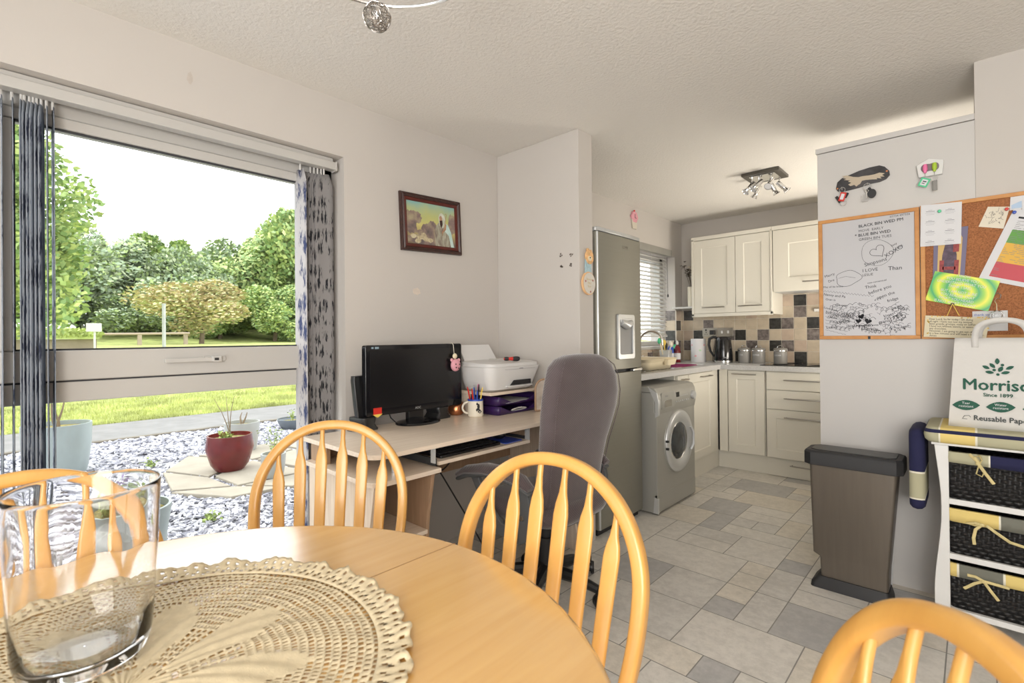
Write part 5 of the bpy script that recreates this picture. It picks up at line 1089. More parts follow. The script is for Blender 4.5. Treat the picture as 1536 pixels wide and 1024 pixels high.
q = [(-.003, 1.270), (.105, 1.270), (.105, 1.185), (-.003, 1.185)]; m, f_ = sheet(q, .002); o = m.build('note_card', mat('pale_note', (.62, .62, .62), .7), smooth=False); tag(o, 'pale rounded note partly hidden behind the paper bag handles', 'note'); m = MB(); m.text('thank you', .014, lambda a, b_, d: f_(a + .03, b_ + 1.25, d)); m.build('handwriting', 'blue', o, smooth=False)
# hanging verse sign
t = thing('verse_sign', 'cream sign of handwritten verse hanging from a yellow string below the ring postcard', 'sign', (0, 0, 0)); Y = PY - .030
m = MB(); S = [(-.158, 1.258), (.052, 1.240), (.038, 1.150), (-.165, 1.162)]; m.add([(a, Y, b_) for a, b_ in S] + [(a, Y + .008, b_) for a, b_ in S], [(0, 1, 2, 3), (4, 5, 6, 7), (0, 1, 5, 4), (1, 2, 6, 5), (2, 3, 7, 6), (3, 0, 4, 7)]); m.build('sign_board', mat('sign_cream', (.70, .63, .45), .7), t, smooth=False)
m = MB()
for a in (-.085, -.045): m.tube([(-.066, PY - .034, 1.305), (a, Y + .001, 1.253)], .0013, 5)
m.build('string', 'yellow', t); m = MB(); f_ = YX(Y - .0005)
for k, tx in enumerate(('Dear Lord, So far today I am doing', 'all right. I have not lost my temper,', 'been greedy, grumpy, nasty or selfish', 'I have not whined, swore, or eaten', 'any chocolate.', 'However, I am going to get out of bed', 'in a few minutes and will need a lot of help.', 'Amen')):
    m.text(tx, .0118, lambda a, b_, d, k=k: f_(-.145 + a, 1.238 - .0105 * k + b_ - .06 * (a), d), align='LEFT', sx=.86)
m.build('handwriting', 'ink', t, smooth=False); m = MB(); rs = random.Random(3)
for k in range(26):
    a = rs.choice([rs.uniform(-.155, -.148), rs.uniform(.028, .046)]) if k < 14 else rs.uniform(-.15, .045); b_ = rs.uniform(1.165, 1.235) if k < 14 else (1.2495 if a < -.05 else 1.240); m.quad(*[f_(a + i, b_ + j, 0) for i, j in ((0, 0), (.005, .001), (.004, .006), (-.001, .004))])
m.build('flower_border', mat('border_gold', (.75, .5, .1), .7), t, smooth=False)
pin(-.066, 1.303, 'slate', 0, 'grey push pin holding the yellow string of the verse sign', .008)
# hook with glass ball
t = thing('glass_bauble', 'clear faceted glass ball hanging from a wire hook at the cork board', 'bauble', (.072, PY - .045, 1.250))
m = MB(); m.sphere((0, 0, 0), .021, 10, 7); m.build('ball', 'glass', t, smooth=False); m = MB(); m.tube([(0, 0, .020), (0, .004, .045), (-.006, .010, .060), (.0, .018, .072), (.010, .025, .070), (.014, .030, .085), (.004, .034, .095), (-.006, .034, .088)], .0013, 6); m.build('wire_hook', 'chrome', t)

# ---- slate key rack
t = thing('slate_key_rack', 'dark slate key rack engraved with a pale bird, on the white cupboard side', 'key rack', (0, 0, 0)); rs = random.Random(5); Y = PY - .0005
P = [(-.497, 1.905), (-.49, 1.935), (-.47, 1.952), (-.43, 1.963), (-.40, 1.972), (-.36, 1.978), (-.32, 1.979), (-.300, 1.968), (-.283, 1.945), (-.281, 1.925), (-.295, 1.908), (-.32, 1.900), (-.36, 1.899), (-.40, 1.890), (-.44, 1.886), (-.47, 1.884), (-.49, 1.890)]
m = MB(); m.prism(P, 0, .008, YX(Y)); m.build('slate_board', 'slate', t, bevel=.002)
m = MB(); B = [(-0.472, 1.962), (-0.451, 1.96), (-0.424, 1.947), (-0.403, 1.941), (-0.386, 1.942), (-0.362, 1.94), (-0.34, 1.94), (-0.32, 1.944), (-0.299, 1.936), (-0.31, 1.931), (-0.3, 1.921), (-0.318, 1.924), (-0.312, 1.914), (-0.331, 1.921), (-0.329, 1.914), (-0.351, 1.918), (-0.374, 1.921), (-0.389, 1.92), (-0.396, 1.907), (-0.403, 1.904), (-0.412, 1.897), (-0.42, 1.907), (-0.436, 1.904), (-0.445, 1.914), (-0.432, 1.92), (-0.446, 1.929), (-0.436, 1.932), (-0.463, 1.94), (-0.452, 1.944), (-0.469, 1.951), (-0.459, 1.953)]
m.add([YX(Y - .0085)(a, b_, 0) for a, b_ in B], [tuple(range(len(B)))]); m.build('bird_engraving', 'tan', t, smooth=False)
m = MB()
for x in (-.470, -.367): m.tube([(x, Y - .008, 1.910), (x, Y - .016, 1.905), (x, Y - .017, 1.896), (x, Y - .010, 1.892)], .0016, 6)
m.build('hook', 'chrome', t); m = MB()
for x, z in ((-.490, 1.903), (-.292, 1.945)): m.lathe([(.004, -.0085), (.004, -.0095), (.001, -.010)], (x, Y, z), 10, 'Y')
m.build('screw', 'copper', t)
def ringpts(cx, y, cz, r, n=16): return [(cx + r * math.cos(2 * PI * k / n), y, cz + r * math.sin(2 * PI * k / n)) for k in range(n)]
t = thing('key_bunch', 'bunch of keys with a red tag hanging from the left slate hook', 'keys', (-.468, PY - .020, 1.878))
m = MB(); m.tube(ringpts(0, 0, .012, .012), .0012, 6, closed=True); m.build('key_ring', 'chrome', t); m = MB(); m.tube(ringpts(.004, .003, -.052, .013), .0012, 6, closed=True); m.build('key_ring', 'chrome', t)
m = MB(); m.box(-.013, .013, -.003, .003, -.044, .0, Matrix.Rotation(.3, 3, 'Y')); m.build('red_tag', 'red', t, bevel=.003); m = MB(); m.box(-.007, .007, -.0036, -.003, -.036, -.008, Matrix.Rotation(.3, 3, 'Y')); m.build('tag_paper', 'paper', t)
m = MB(); m.box(-.024, -.012, .004, .010, -.05, -.012, Matrix.Rotation(-.5, 3, 'Y')); m.box(.010, .022, .004, .008, -.03, -.004, Matrix.Rotation(.5, 3, 'Y')); m.build('black_key', 'blackm', t, bevel=.002)
t = thing('key_bunch', 'bunch of silver keys with a black fob hanging from the middle slate hook', 'keys', (-.367, PY - .020, 1.878))
m = MB(); m.tube(ringpts(0, 0, .006, .016), .0012, 6, closed=True); m.build('key_ring', 'chrome', t)
m = MB(); P = [(.018 + .017 * math.cos(q), -.030 + .022 * math.sin(q)) for q in [2 * PI * k / 20 for k in range(20)]]; m.prism(P, -.004, .004, YX(0)); m.tube([(.006, 0, .0), (.014, 0, -.014)], .006, 8); m.build('black_fob', 'blackm', t, bevel=.002)
m = MB(); 
for rot in (-.35, 0.05):
    m.T = Matrix.Rotation(rot, 4, 'Y'); m.box(-.008, .004, .002, .004, -.018, -.004); m.box(-.004, .000, .002, .004, -.045, -.016); m.T = Matrix.Identity(4)
m.build('silver_key', 'chrome', t, bevel=.0005); m = MB(); m.prism(rrect(-.024, .004, -.066, -.030, .005), -.0015, .0015, YX(-.006)); m.build('clear_tag', 'glass', t)
# ---- house key holder
t = thing('house_key_holder', 'white house-shaped key holder with pink and green plug fobs', 'key holder', (0, 0, 0)); Y = PY - .0005
Hs = [(-.183, 1.940), (-.138, 1.964), (-.088, 1.945), (-.094, 1.884), (-.176, 1.884)]; hole = [(-.136 + .036 * math.cos(q) * (1 - .12 * math.cos(2 * q)), 1.922 + .021 * math.sin(q) * (1 - .25 * math.exp(-(math.cos(q) * 3) ** 2))) for q in [2 * PI * k / 32 for k in range(32)]]
m = MB(); m.prism(Hs, 0, .020, YX(Y)); m.build('house_body', 'white_sat', t, bevel=.002); m = MB(); m.add([YX(Y - .0203)(a, b_, 0) for a, b_ in hole], [tuple(range(32))]); m.build('cloud_recess', mat('recess_mauve', (.22, .17, .19), .6), t, smooth=False)
for x, mt, lb, tg in ((-.152, 'hotpink', 'pink plug-shaped key fob with a green tag in the house key holder', 'green'), (-.120, 'lime', 'lime plug-shaped key fob with a grey strap in the house key holder', 'greyp')):
    t = thing('key_fob', lb, 'key fob', (x, PY - .028, 1.918), 0, 'key fobs in the house key holder'); m = MB(); m.lathe([(.001, .020), (.006, .019), (.0085, .012), (.009, -.006), (.006, -.012), (.005, -.020), (.001, -.021)], n=16, caps=False); m.build('fob_body', mt, t)
    m = MB(); m.tube([(0, 0, -.020), (0, -.002, -.038)], .001, 5); m.tube(ringpts(0, -.002, -.050, .011), .0011, 6, closed=True); m.build('key_ring', 'chrome', t); m = MB()
    if tg == 'green':
        m.T = Matrix.Translation((-.004, -.003, -.062)) @ Matrix.Rotation(.45, 4, 'Y')
        for a0, a1, b0, b1 in ((-.017, .017, .013, .019), (-.017, .017, -.019, -.013), (-.017, -.011, -.013, .013), (.011, .017, -.013, .013)): m.box(a0, a1, -.002, .002, b0, b1)
        m.build('tag_frame', 'green', t, bevel=.001); m2 = MB(); m2.T = Matrix.Translation((-.004, -.003, -.062)) @ Matrix.Rotation(.45, 4, 'Y'); m2.box(-.011, .011, -.0008, .0008, -.013, .013); m2.build('tag_paper', 'paper', t); 
        m2 = MB(); m2.T = Matrix.Translation((-.004, -.0044, -.062)) @ Matrix.Rotation(.45, 4, 'Y'); m2.box(-.007, .007, 0, .0004, .002, .006); m2.box(-.007, .004, 0, .0004, -.006, -.003); m2.build('tag_writing', 'ink', t)
    else: m.box(-.007, .009, -.004, .002, -.105, -.060); m.build('grey_strap', 'greyp', t, bevel=.002)

# ---- wall plaque on the partition end
t = thing('teddy_plaque', 'pastel hanging plaque of two ovals joined by a blue strip on the partition end', 'plaque', (-1.609, 2.366, 0))
def oval(cy, cz, ry, rz_, n=36): return [(cy + ry * math.cos(2 * PI * k / n), cz + rz_ * math.sin(2 * PI * k / n)) for k in range(n)]
m = MB(); m.prism(oval(.0, 1.480, .064, .066), 0, .010, XP(0)); m.build('lower_oval_rim', mat('peach_rim', (.80, .50, .26), .7), t); m = MB(); m.prism(oval(.003, 1.480, .057, .060), .0101, .0125, XP(0)); ov = m.build('lower_oval', mat('pale_oval', (.66, .63, .57), .8, var=.04, vs=60), t)
m = MB()
for k, tx in enumerate(('Born to', 'Baby', 'Bear')): m.text(tx, .018, lambda a, b_, d, k=k: (.0130, a, 1.497 - .020 * k + b_))
m.build('lettering', mat('gold_letter', (.55, .43, .18), .6), ov, smooth=False)
m = MB(); 
for a, b_ in ((-.038, 1.49), (.035, 1.498), (.01, 1.432)): m.lathe([(.006, .0126), (.006, .0150), (.001, .0155)], (0, a, b_), 10, 'X')
m.build('heart_stud', mat('dusty_pink', (.45, .22, .2), .6), ov)
m = MB(); m.prism([(-.030, 1.535), (.028, 1.525), (.028, 1.615), (-.028, 1.615)], .002, .008, XP(0)); m.build('blue_strip', mat('powder_blue', (.40, .56, .62), .7, var=.2, vs=60), t)
m = MB(); m.prism(oval(.008, 1.630, .038, .040), .003, .012, XP(0)); m.prism(oval(-.004, 1.668, .012, .012), .003, .010, XP(0)); m.prism(oval(.022, 1.662, .012, .012), .003, .010, XP(0)); m.build('teddy_head', mat('peach_head', (.78, .47, .22), .7, var=.25, vs=50), t)
m = MB(); m.prism(oval(.006, 1.622, .018, .014), .0121, .015, XP(0)); m.build('teddy_muzzle', 'creamp', t); m = MB(); m.sphere((.016, .006, 1.626), .004, 8, 6); m.build('teddy_nose', 'ink', t)

# ---- framed painting on the window wall
t = thing('framed_picture', 'dark framed painting of a robed shepherd at sunset on the window wall', 'picture', (WX + .001, 1.749, 1.818)); t.rotation_euler = (.038, 0, 0)
w2, h2 = .211, .158
m = MB()
def fr_ring(a, d): return [(d, -w2 + a, -h2 + a), (d, w2 - a, -h2 + a), (d, w2 - a, h2 - a), (d, -w2 + a, h2 - a)]
m.loft([fr_ring(0, 0), fr_ring(0, .014), fr_ring(.004, .022), fr_ring(.010, .020), fr_ring(.016, .024), fr_ring(.024, .016)], False); m.build('outer_frame', 'darkwood', t, smooth=False)
m = MB(); m.loft([fr_ring(.024, .015), fr_ring(.026, .017), fr_ring(.040, .013), fr_ring(.042, .009)], False); m.build('inner_frame', 'redwood', t, smooth=False)
def painted(nm, c1, c2, c3, sc=(1, 1, 1), s=10):
    m_, nt, b = _nt(nm); v = coords(nt, sc); n = noise(nt, v, s, 3); lk(nt, ramp(nt, n.outputs['Fac'], [(.3, c1), (.5, c2), (.7, c3)]), b.inputs['Base Color']); b.inputs['Roughness'].default_value = .35; return m_
a_, c_ = w2 - .042, h2 - .042
m_, nt, b = _nt('painted_sky'); tc = nt.nodes.new('ShaderNodeTexCoord'); sp = nt.nodes.new('ShaderNodeSeparateXYZ'); lk(nt, tc.outputs['Object'], sp.inputs[0]); n = noise(nt, tc.outputs['Object'], 12, 3)
f_ = math_n(nt, 'ADD', math_n(nt, 'DIVIDE', math_n(nt, 'ADD', sp.outputs[2], c_), 2 * c_), math_n(nt, 'MULTIPLY', math_n(nt, 'SUBTRACT', n.outputs['Fac'], .5), .35))
lk(nt, ramp(nt, f_, [(0, (.16, .12, .10)), (.25, (.42, .34, .16)), (.45, (.62, .55, .20)), (.68, (.50, .52, .20)), (.85, (.42, .50, .28)), (1, (.25, .46, .44))]), b.inputs['Base Color']); b.inputs['Roughness'].default_value = .35
X0 = XP(.0095)
def shape(nm, pts, mt, d=0, par=None): m = MB(); m.add([X0(a, b_, d) for a, b_ in pts], [tuple(range(len(pts)))]); return m.build(nm, mt, par or t, smooth=False)
pa = shape('painting', [(-a_, -c_), (a_, -c_), (a_, c_), (-a_, c_)], m_)
dk = painted('painted_foliage', (.12, .10, .10), (.25, .18, .16), (.40, .34, .22), s=22)
def blob(cx, cz, rx, rz_, seed, n=22):
    r = random.Random(seed); return [(max(-a_, min(a_, cx + rx * math.cos(q) * r.uniform(.82, 1.12))), max(-c_, min(c_, cz + rz_ * math.sin(q) * r.uniform(.82, 1.12)))) for q in [2 * PI * k / n for k in range(n)]]
m = MB()
for cx, cz, rx, rz_, sd in ((-.145, .0, .045, .07, 1), (-.11, .03, .04, .035, 2), (-.03, -.03, .045, .035, 3), (.0, -.01, .03, .035, 5), (.15, .02, .03, .06, 4), (-.06, -.09, .13, .028, 6), (-.02, -.052, .1, .02, 7)): m.add([X0(a, b_, .0003 + sd * .00006) for a, b_ in blob(cx, cz, rx, rz_, sd)], [tuple(range(22))])
m.build('painted_trees', dk, pa, smooth=False); m = MB()
for k, (cx, cz) in enumerate(((-.13, -.075), (-.085, -.08), (-.045, -.085), (-.10, -.10), (-.06, -.065), (-.015, -.09))): m.add([X0(a, b_, .0008 + k * .00004) for a, b_ in blob(cx, cz, .020, .013, 20 + k)], [tuple(range(22))])
m.build('painted_sheep', painted('painted_wool', (.35, .28, .18), (.58, .5, .32), (.66, .60, .42), s=40), pa, smooth=False)
shape('robe', [(.022, -c_), (.018, -.04), (.030, .0), (.050, .018), (.068, .025), (.10, .018), (.125, -.02), (.140, -.07), (.150, -c_)], painted('painted_robe', (.20, .15, .13), (.36, .34, .26), (.50, .50, .40), (1, 3, 1), 25), .0013, pa)
shape('mantle', [(.09, .02), (.118, .01), (.138, -.03), (.158, -c_), (.135, -c_), (.12, -.05), (.095, -.03), (.085, -.01)], painted('painted_mantle', (.40, .60, .55), (.55, .70, .66), (.66, .78, .74), s=20), .0015, pa)
shape('head_cloth', [(.052, .005), (.048, .045), (.056, .068), (.072, .076), (.092, .062), (.100, .03), (.095, .008), (.075, -.012)], painted('painted_cloth', (.45, .47, .36), (.58, .60, .50), (.7, .72, .62), s=30), .0017, pa)
shape('face', [(.054, .052), (.068, .060), (.076, .045), (.074, .022), (.064, .010), (.056, .024)], painted('painted_skin', (.32, .17, .10), (.45, .26, .16), (.5, .32, .2), s=30), .0019, pa)
shape('beard', [(.055, .030), (.076, .034), (.077, .010), (.068, -.012), (.058, .004)], 'darkwood', .0021, pa)
m = MB(); stroke(m, [(.072, -.055), (.09, .0), (.103, .055), (.107, .068), (.103, .075), (.097, .070)], .004, X0, .0023); m.build('staff', mat('painted_staff', (.40, .26, .12), .5), pa, smooth=False, fixn=False)
shape('hand', [(.086, -.030), (.100, -.018), (.104, .010), (.096, .016), (.088, -.006), (.068, -.035), (.07, -.045)], bpy.data.materials['painted_skin'], .0026, pa)

# ================================================================== BIN
t = thing('kitchen_bin', 'slim bronze-grey metal rubbish bin with a black lid and base', 'bin', (0, 0, 0))
def tr(x0, x1, y0, y1, r, z): return [(x, y, z) for x, y in rrect(x0, x1, y0, y1, r, 4)]
m = MB(); m.loft([tr(-.535, -.283, 2.680, 2.788, .012, .04), tr(-.538, -.279, 2.676, 2.790, .012, .14), tr(-.565, -.277, 2.674, 2.790, .012, .155), tr(-.572, -.243, 2.655, 2.800, .014, .575)]); m.build('bin_body', 'bin', t, ang=30)
m = MB(); m.loft([tr(-.575, -.268, 2.655, 2.80, .02, 0), tr(-.572, -.270, 2.658, 2.80, .02, .020), tr(-.548, -.278, 2.672, 2.795, .02, .052)]); m.build('bin_base', 'blackm', t)
ch_ = [(-.582, 2.80), (-.594, 2.780), (-.594, 2.665), (-.565, 2.640), (-.245, 2.640), (-.222, 2.665), (-.222, 2.80), (-.24, 2.822), (-.56, 2.822)]
m = MB(); m.loft([[(x, y, .572) for x, y in ch_], [(x, y, .628) for x, y in ch_], [(-.408 + (x + .408) * .97, 2.73 + (y - 2.73) * .93, .638) for x, y in ch_]]); ld = m.build('lid', 'blackm', t, bevel=.003)
m = MB(); m.loft([[(-.408 + (x + .408) * .86, 2.73 + (y - 2.73) * .72, z) for x, y in ch_] for z in (.638, .642)]); m.build('lid_flap', mat('charcoal_flap', (.035, .034, .033), .4, var=.05), ld, bevel=.001)
m = MB(); m.box(-.2775, -.2655, 2.79, 2.80, .03, .60, Matrix.Rotation(.05, 3, 'Y')); m.build('hinge_strip', 'steel2', t)

# ================================================================== WHITE BASKET DRAWERS
UY = 2.60; UX0, UX1 = -.125, .345
t = thing('basket_drawer_unit', 'white wooden drawer unit with curved sides holding three black wicker baskets', 'drawer unit', (0, 0, 0))
def wavy(xs, s, nm):
    m = MB(); P = []
    for k in range(25):
        z = .735 * k / 24; o = .012 * math.sin((z / .735) * 2 * PI * 1.05 + .35); P.append((xs + s * o, z))
    inner = xs - s * .036
    m.prism(P + [(inner, .735), (inner, 0)], 0, .022, lambda a, b_, d: (a, UY + d, b_)); return m.build(nm, 'white_sat', t, bevel=.003)
wavy(UX0 + .012, -1, 'front_post'); wavy(UX1 - .012, 1, 'front_post')
for x in (UX0 + .022, UX1 - .036):
    m = MB(); m.box(x, x + .014, UY + .022, 2.905, .03, .735); m.build('side_panel', 'white_sat', t, bevel=.001)
SH = [(.725, .745), (.505, .527), (.290, .312), (.075, .097)]
for k, (z0, z1) in enumerate(SH):
    m = MB(); m.box(UX0 + .036, UX1 - .036, UY + .002, 2.905, z0, z1) if k else m.box(UX0 - .004, UX1 + .004, UY - .008, 2.91, z0 + .0105, z1); m.build('shelf' if k else 'top_board', 'white_sat', t, bevel=.002)
m = MB(); m.box(UX0 + .036, UX1 - .036, 2.897, 2.905, .09, .73); m.build('back_panel', 'white_sat', t)
for k, (zb, zt, pm_, lb) in enumerate(((.5275, .715, 'plaidb1', 'black wicker basket with stone and navy lining in the top drawer slot'), (.3125, .492, 'plaidb2', 'black wicker basket with yellow and grey lining in the middle drawer slot'), (.0975, .277, 'plaidb3', 'black wicker basket with grey and yellow lining in the bottom drawer slot'))):
    bt = thing('wicker_basket', lb, 'basket', (0, 0, 0), 0, 'wicker baskets in the white drawer unit'); x0, x1 = UX0 + .041, UX1 - .041; yf = UY + .004 + .004 * k
    m = MB(); m.loft([tr(x0 + .008, x1 - .008, yf + .010, 2.88, .02, zb), tr(x0 + .002, x1 - .002, yf + .004, 2.885, .02, zb + .06), tr(x0, x1, yf, 2.89, .02, zt - .015)], False); m.add(tr(x0 + .008, x1 - .008, yf + .010, 2.88, .02, zb), [tuple(range(20))]); m.build('basket_body', 'wicker', bt, sol=.006)
    m = MB(); sag = .05
    rings = []
    for (z, e) in ((zt - sag, .0055), (zt - sag * .5, .007), (zt - .004, .006), (zt - .002, .0)): rings.append([(x, y, z - (.006 * math.sin(x * 23 + k * 2) if z < zt - .03 else 0)) for x, y in rrect(x0 - e * .3, x1 + e * .3, yf - e, 2.89 + e * .3, .02, 6)])
    m.loft(rings, False); m.build('fabric_lining', pm_, bt, sol=.002)
    rb = random.Random(40 + k); cx = (-.004, .004, .006)[k] + .012; z = zt - .045; yk = yf - .011
    m = MB()
    if k == 0: L_ = [[(cx - .025, yk + .004, zt - .004), (cx - .01, yk - .002, zt - .02), (cx + .005, yk - .004, zt - .035)], [(cx, yk, zt - .03), (cx - .01, yk - .006, zt - .01), (cx + .004, yk - .006, zt - .004), (cx + .010, yk - .004, zt - .02), (cx + .002, yk, zt - .04), (cx - .006, yk - .003, zt - .075), (cx + .010, yk - .004, zt - .083), (cx + .014, yk - .002, zt - .070)], [(cx, yk - .005, zt - .035), (cx + .02, yk - .006, zt - .07), (cx + .042, yk - .003, zt - .105)]]
    elif k == 1: L_ = [[(cx, yk, z), (cx - .02, yk - .005, z + .004), (cx - .045, yk, z - .004), (cx - .02, yk - .004, z - .006), (cx, yk, z)], [(cx, yk, z), (cx - .018, yk - .005, z - .02), (cx - .024, yk - .003, z - .055), (cx - .022, yk, z - .08)], [(cx + .012, yk, z), (cx + .04, yk - .005, z - .02), (cx + .075, yk - .004, z - .045), (cx + .12, yk, z - .055)]]
    else: L_ = [[(cx, yk, z), (cx - .022, yk - .005, z + .012), (cx - .045, yk, z + .010)], [(cx, yk, z), (cx - .025, yk - .004, z - .015), (cx - .055, yk, z - .045)], [(cx, yk, z), (cx + .02, yk - .004, z - .03), (cx + .04, yk, z - .06)], [(cx, yk, z), (cx + .03, yk - .004, z + .0), (cx + .07, yk, z - .004)]]
    for P in L_: m.tube(P, .0055, 8, flat=.45)
    m.sphere((cx, yk - .003, z if k else zt - .036), .008, 10, 6, (1, .5, .9)); m.build('ribbon_bow', 'ribbon', bt)
# ---- cushions
def pad(x0, x1, y0, y1, z0, z1, r, mt, nm, lb, puff=.008):
    rings = []
    for f_, ins in ((0, .012), (.18, .003), (.5, 0), (.82, .003), (1, .012)):
        rings.append([(x, y, z0 + (z1 - z0) * f_ + (puff * .0)) for x, y in rrect(x0 + ins, x1 - ins, y0 + ins, y1 - ins, r, 4)])
    m = MB(); m.loft(rings); o = m.build(nm, mt, ang=60); tag(o, lb, 'cushion'); return o
pad(-.152, .40, UY - .028, 2.90, .7455, .805, .03, 'plaid', 'seat_cushion', 'yellow, stone and navy plaid pad lying on top of the white drawer unit')
m = MB(); rings = []
for f_, ins in ((0, .012), (.2, .003), (.5, 0), (.8, .003), (1, .012)):
    rings.append([(-.202 + .050 * f_, y, z) for y, z in rrect(UY + .02 + ins, 2.88 - ins, .450 + ins, .785 - ins, .03, 4)])
m.loft(rings); o = m.build('hanging_cushion', 'plaidv', ang=60); tag(o, 'navy and stone plaid cushion wedged upright between the drawer unit and the bin', 'cushion')
# ---- paper bag
def ribbon(m, pts, w, fr):
    P = [Vector((a, b_)) for a, b_ in pts]; Q = []
    for i in range(len(P) - 1):
        p0, p1, p2, p3 = P[max(0, i - 1)], P[i], P[i + 1], P[min(len(P) - 1, i + 2)]
        for k in range(6):
            t_ = k / 6; Q.append(.5 * ((2 * p1) + (p2 - p0) * t_ + (2 * p0 - 5 * p1 + 4 * p2 - p3) * t_ ** 2 + (3 * p1 - p0 - 3 * p2 + p3) * t_ ** 3))
    Q.append(P[-1]); L_, R_ = [], []
    for i, q in enumerate(Q):
        d = (Q[min(len(Q) - 1, i + 1)] - Q[max(0, i - 1)]).normalized(); n_ = Vector((-d.y, d.x)) * w / 2; L_.append(fr(*(q + n_), 0)); R_.append(fr(*(q - n_), 0))
    m.loft([L_, R_], False, False)
BYf = 2.690; z0 = .8055
t = thing('paper_shopping_bag', 'white paper shopping bag with green leaf logo standing on the plaid pad', 'bag', (0, 0, 0))
m = MB(); r0 = [(-.078, BYf - .03), (.262, BYf - .03), (.262, BYf + .09), (-.078, BYf + .09)]; rt_ = [(-.056, BYf + .005), (.245, BYf + .005), (.245, BYf + .06), (-.056, BYf + .06)]
R2 = []
for k in range(13):
    f_ = k / 12; ring = []
    base = [(a[0] + (b_[0] - a[0]) * f_, a[1] + (b_[1] - a[1]) * f_) for a, b_ in zip(r0, rt_)]
    for i in range(4):
        a, b_ = base[i], base[(i + 1) % 4]
        for q in range(8):
            u = q / 8; x = a[0] + (b_[0] - a[0]) * u; y = a[1] + (b_[1] - a[1]) * u; ring.append((x, y + .0016 * math.sin(x * 60 + k * 1.3) * math.sin(k * .9) * (1 if 0 < q else 0), z0 + .352 * f_))
    R2.append(ring)
m.loft(R2, False); m.add([(x, y, z0) for x, y in r0], [(0, 1, 2, 3)]); m.build('bag_body', 'bag', t, sol=.0008, ang=40)
for y_ in (BYf + .002, BYf + .062):
    m = MB(); hw = .0 if y_ < BYf + .01 else .012
    ribbon(m, [(.004 + hw, z0 + .315), (.004 + hw, z0 + .36), (.012 + hw, z0 + .392), (.035 + hw, z0 + .412), (.07 + hw, z0 + .420), (.105 + hw, z0 + .418), (.135 + hw, z0 + .402), (.150 + hw, z0 + .37), (.152 + hw, z0 + .315)], .020, lambda a, b_, d: (a, y_ - .003 - d - .25 * max(0, b_ - z0 - .36), b_)); m.build('handle', 'bag', t, sol=.0015)
    if y_ < BYf + .01:
        pass
def FBag(a, b_, d):
    f_ = (b_ - z0) / .352; return (a, BYf - .03 + .035 * f_ - .0035 - d, b_)
m = MB(); m.text('Morrisons', .060, lambda a, b_, d: FBag(a - .036, b_ + .955, d), align='LEFT', sx=.98, bold=.0012); m.text('Since 1899', .019, lambda a, b_, d: FBag(a + .066, b_ + .930, d), sx=1.0, bold=.0004)
def leaf(cx, cz, L_, wd, rot):
    P = []
    for k in range(9): u = k / 8; P.append((-L_ / 2 + L_ * u, wd / 2 * math.sin(PI * u) ** .8))
    for k in range(7, 0, -1): u = k / 8; P.append((-L_ / 2 + L_ * u, -wd / 2 * math.sin(PI * u) ** .8))
    c_, s_ = math.cos(rot), math.sin(rot); return [(cx + a * c_ - b_ * s_, cz + a * s_ + b_ * c_) for a, b_ in P]
for cx, cz, L_, wd, ro in ((.066, 1.067, .024, .013, PI / 2), (.052, 1.050, .024, .012, -.9), (.034, 1.043, .024, .012, -.5), (.075, 1.037, .024, .013, 1.1), (.100, 1.043, .026, .012, .5), (.044, 1.024, .026, .012, -.15), (.088, 1.024, .026, .012, .25)):
    m.add([FBag(a, b_, .0004) for a, b_ in leaf(cx, cz, L_, wd, ro)], [tuple(range(16))])
for cx, cz in ((.080, 1.053), (.057, 1.033), (.067, 1.016)): m.add([FBag(cx + .005 * math.cos(q), cz + .005 * math.sin(q), .0004) for q in [2 * PI * k / 12 for k in range(12)]], [tuple(range(12))])
m.build('logo', 'dgreen', t, smooth=False, fixn=False)
for cx in (-.025, .073, .172):
    m = MB(); m.add([FBag(a, b_, .0003) for a, b_ in leaf(cx, .892 - .0, .082, .040, .06)], [tuple(range(16))])
    m.build('leaf_badge', 'dgreen', t, smooth=False, fixn=False)
for cx, l1, l2 in ((-.025, 'Tear', 'resistant'), (.073, 'Water', 'resistant'), (.172, '100%', 'recyclable')):
    m = MB()
    for tx, dz_ in ((l1, .896), (l2, .884)): m.text(tx, .0125, lambda a, b_, d, cx=cx, dz_=dz_: FBag(a + cx, b_ + dz_, d + .0008))
    m.build('badge_lettering', 'paper', t, smooth=False, fixn=False)
m = MB(); m.text('Reusable Paper Bag', .027, lambda a, b_, d: FBag(a - .004, b_ + .836, d), align='LEFT', sx=.95, bold=.0006); stroke(m, [(-.022, .838), (-.036, .838), (-.030, .850), (-.016, .852), (-.012, .846)], .002, FBag, .0004); m.build('lettering', mat('charcoal_print', (.06, .07, .07), .8), t, smooth=False, fixn=False)

# ================================================================== PENDANT
t = thing('pendant_light', 'chrome ring ceiling light with silver wire-ball shades above the table', 'ceiling light', (0, 0, 0))
BC = (-1.245, .782, 2.10); CC = (-1.013, .642)
m = MB(); m.lathe([(.06, CEIL - .001), (.06, CEIL - .02), (.02, CEIL - .03)], (CC[0], CC[1], 0), 28); m.tube([(CC[0], CC[1], CEIL - .02), (CC[0], CC[1], 2.17)], .006, 10); m.build('ceiling_rose', 'chrome', t)
rad_ = math.hypot(BC[0] - CC[0], BC[1] - CC[1]); a0 = math.atan2(BC[1] - CC[1], BC[0] - CC[0])
m = MB(); m.tube([(CC[0] + rad_ * math.cos(q), CC[1] + rad_ * math.sin(q), 2.137) for q in [2 * PI * k / 64 for k in range(64)]], .005, 8, closed=True)
for k in range(4):
    a = a0 + k * PI / 2; m.tube([(CC[0], CC[1], 2.17), (CC[0] + rad_ * math.cos(a), CC[1] + rad_ * math.sin(a), 2.137)], .004, 8)
m.build('chrome_ring', 'chrome', t)
